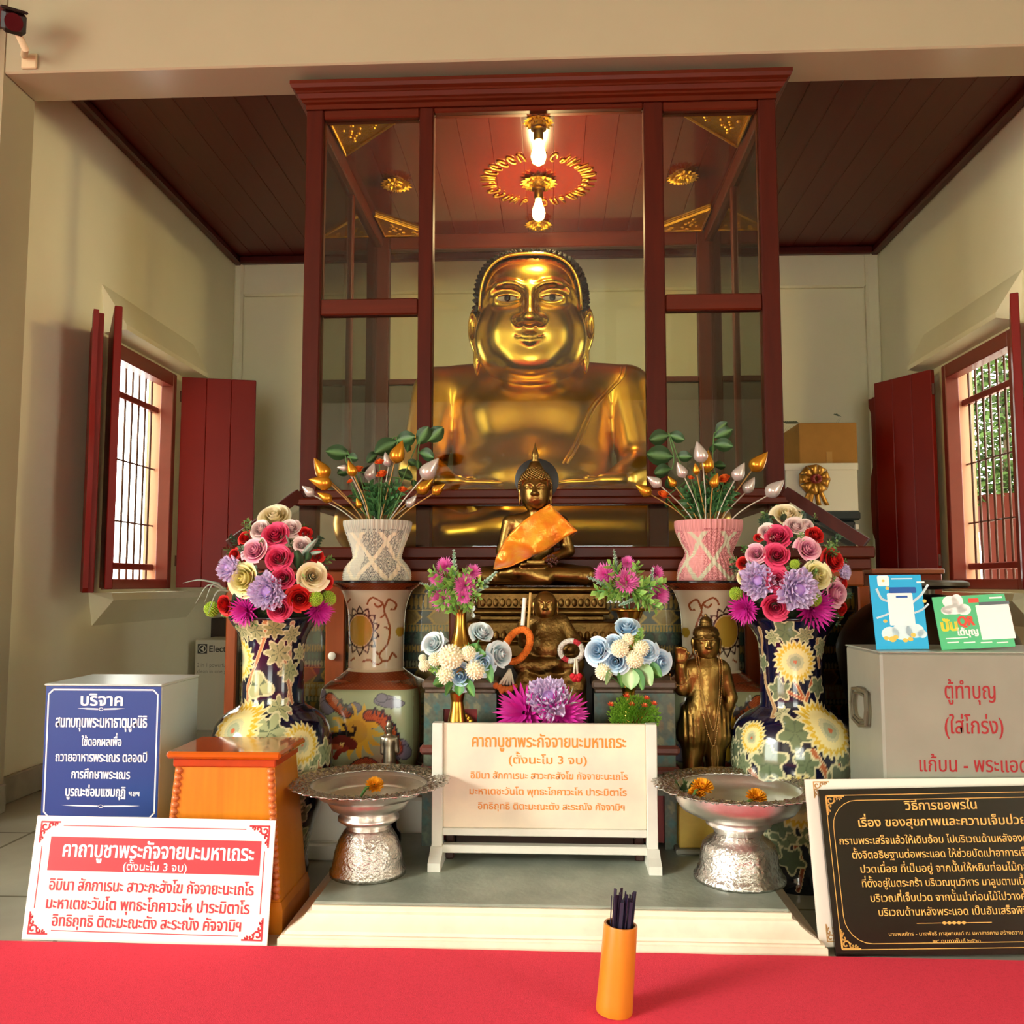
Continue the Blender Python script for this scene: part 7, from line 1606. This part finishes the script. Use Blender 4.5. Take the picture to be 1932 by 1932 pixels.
lotus_set(1338, 0, 2.875, DR[1]+.18, DR[0], mk([('gold', (110, 765), (270, 865)), ('silver', (228, 672), (375, 775)), ('silver', (553, 520), (632, 680)), ('silver', (765, 295), (825, 520)), ('gold', (886, 390), (868, 630)), ('gold', (990, 635), (935, 790)), ('gold', (745, 530), (765, 650)), ('silver', (1278, 525), (1175, 710)), ('gold', (1527, 410), (1355, 610)), ('silver', (1385, 680), (1285, 845)), ('silver', (1705, 712), (1520, 880)), ('gold', (1000, 800), (965, 890)), ('gold', (455, 670), (530, 780))], 1180, 780, kR),
  [(1180+kR*a, 780+kR*b, r) for a, b, r in ((410, 870, 26), (1060, 700, 28), (700, 690, 14))],
  [([(1180+kR*a, 780+kR*b, 1180+kR*c_, 780+kR*d_) for a, b, c_, d_ in L_], lab) for L_, lab in (([(480, 240, 250, 280), (460, 230, 640, 280), (520, 470, 220, 430), (540, 470, 720, 460), (500, 600, 300, 640)], 'leafy branch on the statue side of the pink paper vase'), ([(940, 330, 1160, 350), (950, 260, 1150, 170), (970, 200, 1090, 90), (940, 430, 940, 330)], 'leafy branch rising highest in the middle of the pink paper vase'), ([(940, 560, 1080, 560), (900, 640, 1000, 760), (480, 860, 420, 1000), (520, 820, 440, 700)], 'low leafy branch on the shutter side of the pink paper vase'))], 'pink paper')
# marigolds and small offerings in the trays
def marigold(px, py, dm, T, lab, d=(.1, -.6, .7)):
    p = at(px, py, Y=2.36); r = dm/2*2.36/1650; z = T[1]; p = Vector((p.x, 2.36, max(z+r*.75, p.z))); g = root('marigold', (p.x, p.y, z+.001), lab, 'marigold', 'marigolds in the silver trays')
    child('bloom', marig(), g, p - Vector(d).normalized()*r*.4, d, r, px); m = MB(); dd = Vector(d).normalized(); b = p - dd*r*.4
    m.tube([tuple(b), tuple(b + Vector((-.02, -.018, 0)) - dd*.004), tuple(Vector((b.x-.035, b.y-.022, z+.006)))], [.0055, .0045, .003], 8); m.build('stem', M_stem, g, 180)
def pt(px, T, py): return at(px, py, Z=T[1]+.004)
marigold(707, 1478, 36, T1, 'single orange marigold lying in the silver tray beside the teak box')
marigold(1326, 1480, 44, T2, 'largest orange marigold in the silver tray, against its far rim', (.05, -.4, .9)); marigold(1313, 1496, 36, T2, 'smaller orange marigold next to the largest one in the silver tray', (-.3, -.6, .6)); marigold(1428, 1502, 40, T2, 'orange marigold lying alone in the middle of the silver tray beside the black sign', (0, -.6, .8))
m = MB(); z = T2[1]+.006; q = [at(x_, y_, Y=Y_) for x_, y_, Y_ in ((1352, 1500, 2.33), (1360, 1508, 2.29), (1380, 1516, 2.27), (1425, 1514, 2.27), (1455, 1508, 2.29), (1480, 1504, 2.33))]
m.tube(spline([(p.x, p.y, z) for p in q], 6), .004, 8); tag(m.build('red_string', mat('red_cord', '#c81e2c', .6), None, 180), 'red string lying in the silver tray under the marigolds', 'string')
for (a_, b_, lab) in (((1318, 1484), (1350, 1506), 'pale thin stick lying across the smaller marigold in the silver tray'), ((1366, 1508), (1468, 1507), 'pale thin stick lying beside the lone marigold in the silver tray')):
    m = MB(); p, q = at(*a_, Y=2.315), at(*b_, Y=2.295); m.tube([(p.x, p.y, z+.012), (q.x, q.y, z+.006)], .0022, 6); tag(m.build('incense_stick', mat('pale_stick', '#d8c49a', .6), None, 180), lab, 'stick')
m = MB(); p = at(1290, 1488, Y=2.42); rnd = random.Random(3)
for k in range(14):
    b = Vector((p.x+rnd.uniform(-.02, .03), 2.43+rnd.uniform(-.03, .03), T2[1]+.004)); d = Vector((rnd.uniform(-.8, .8), rnd.uniform(-.5, .5), rnd.uniform(.3, 1))).normalized()*.045; u_ = d.orthogonal().normalized()*.008; m._add([b, b+d*.5+u_, b+d, b+d*.5-u_], [(0, 1, 2, 3)], [lin('#3a5a26')]*4)
tag(m.build('green_leaves', M_leaf, None, 180), 'loose green leaves behind the largest marigold in the silver tray', 'leaves')
m = MB(); p = at(662, 1656, Z=SZ)
for k in range(6):
    b = Vector((p.x-.03+.01*k, p.y+.004*(k % 2), SZ+.001)); m._add([b, b+Vector((.012, .006, .004)), b+Vector((.024, 0, .002)), b+Vector((.012, -.005, .003))], [(0, 1, 2, 3)], [lin('#4a5c30')]*4)
tag(m.build('fallen_leaf', M_leaf, None, 180), 'small dry green leaf lying on the stone slab before the silver tray', 'leaf')
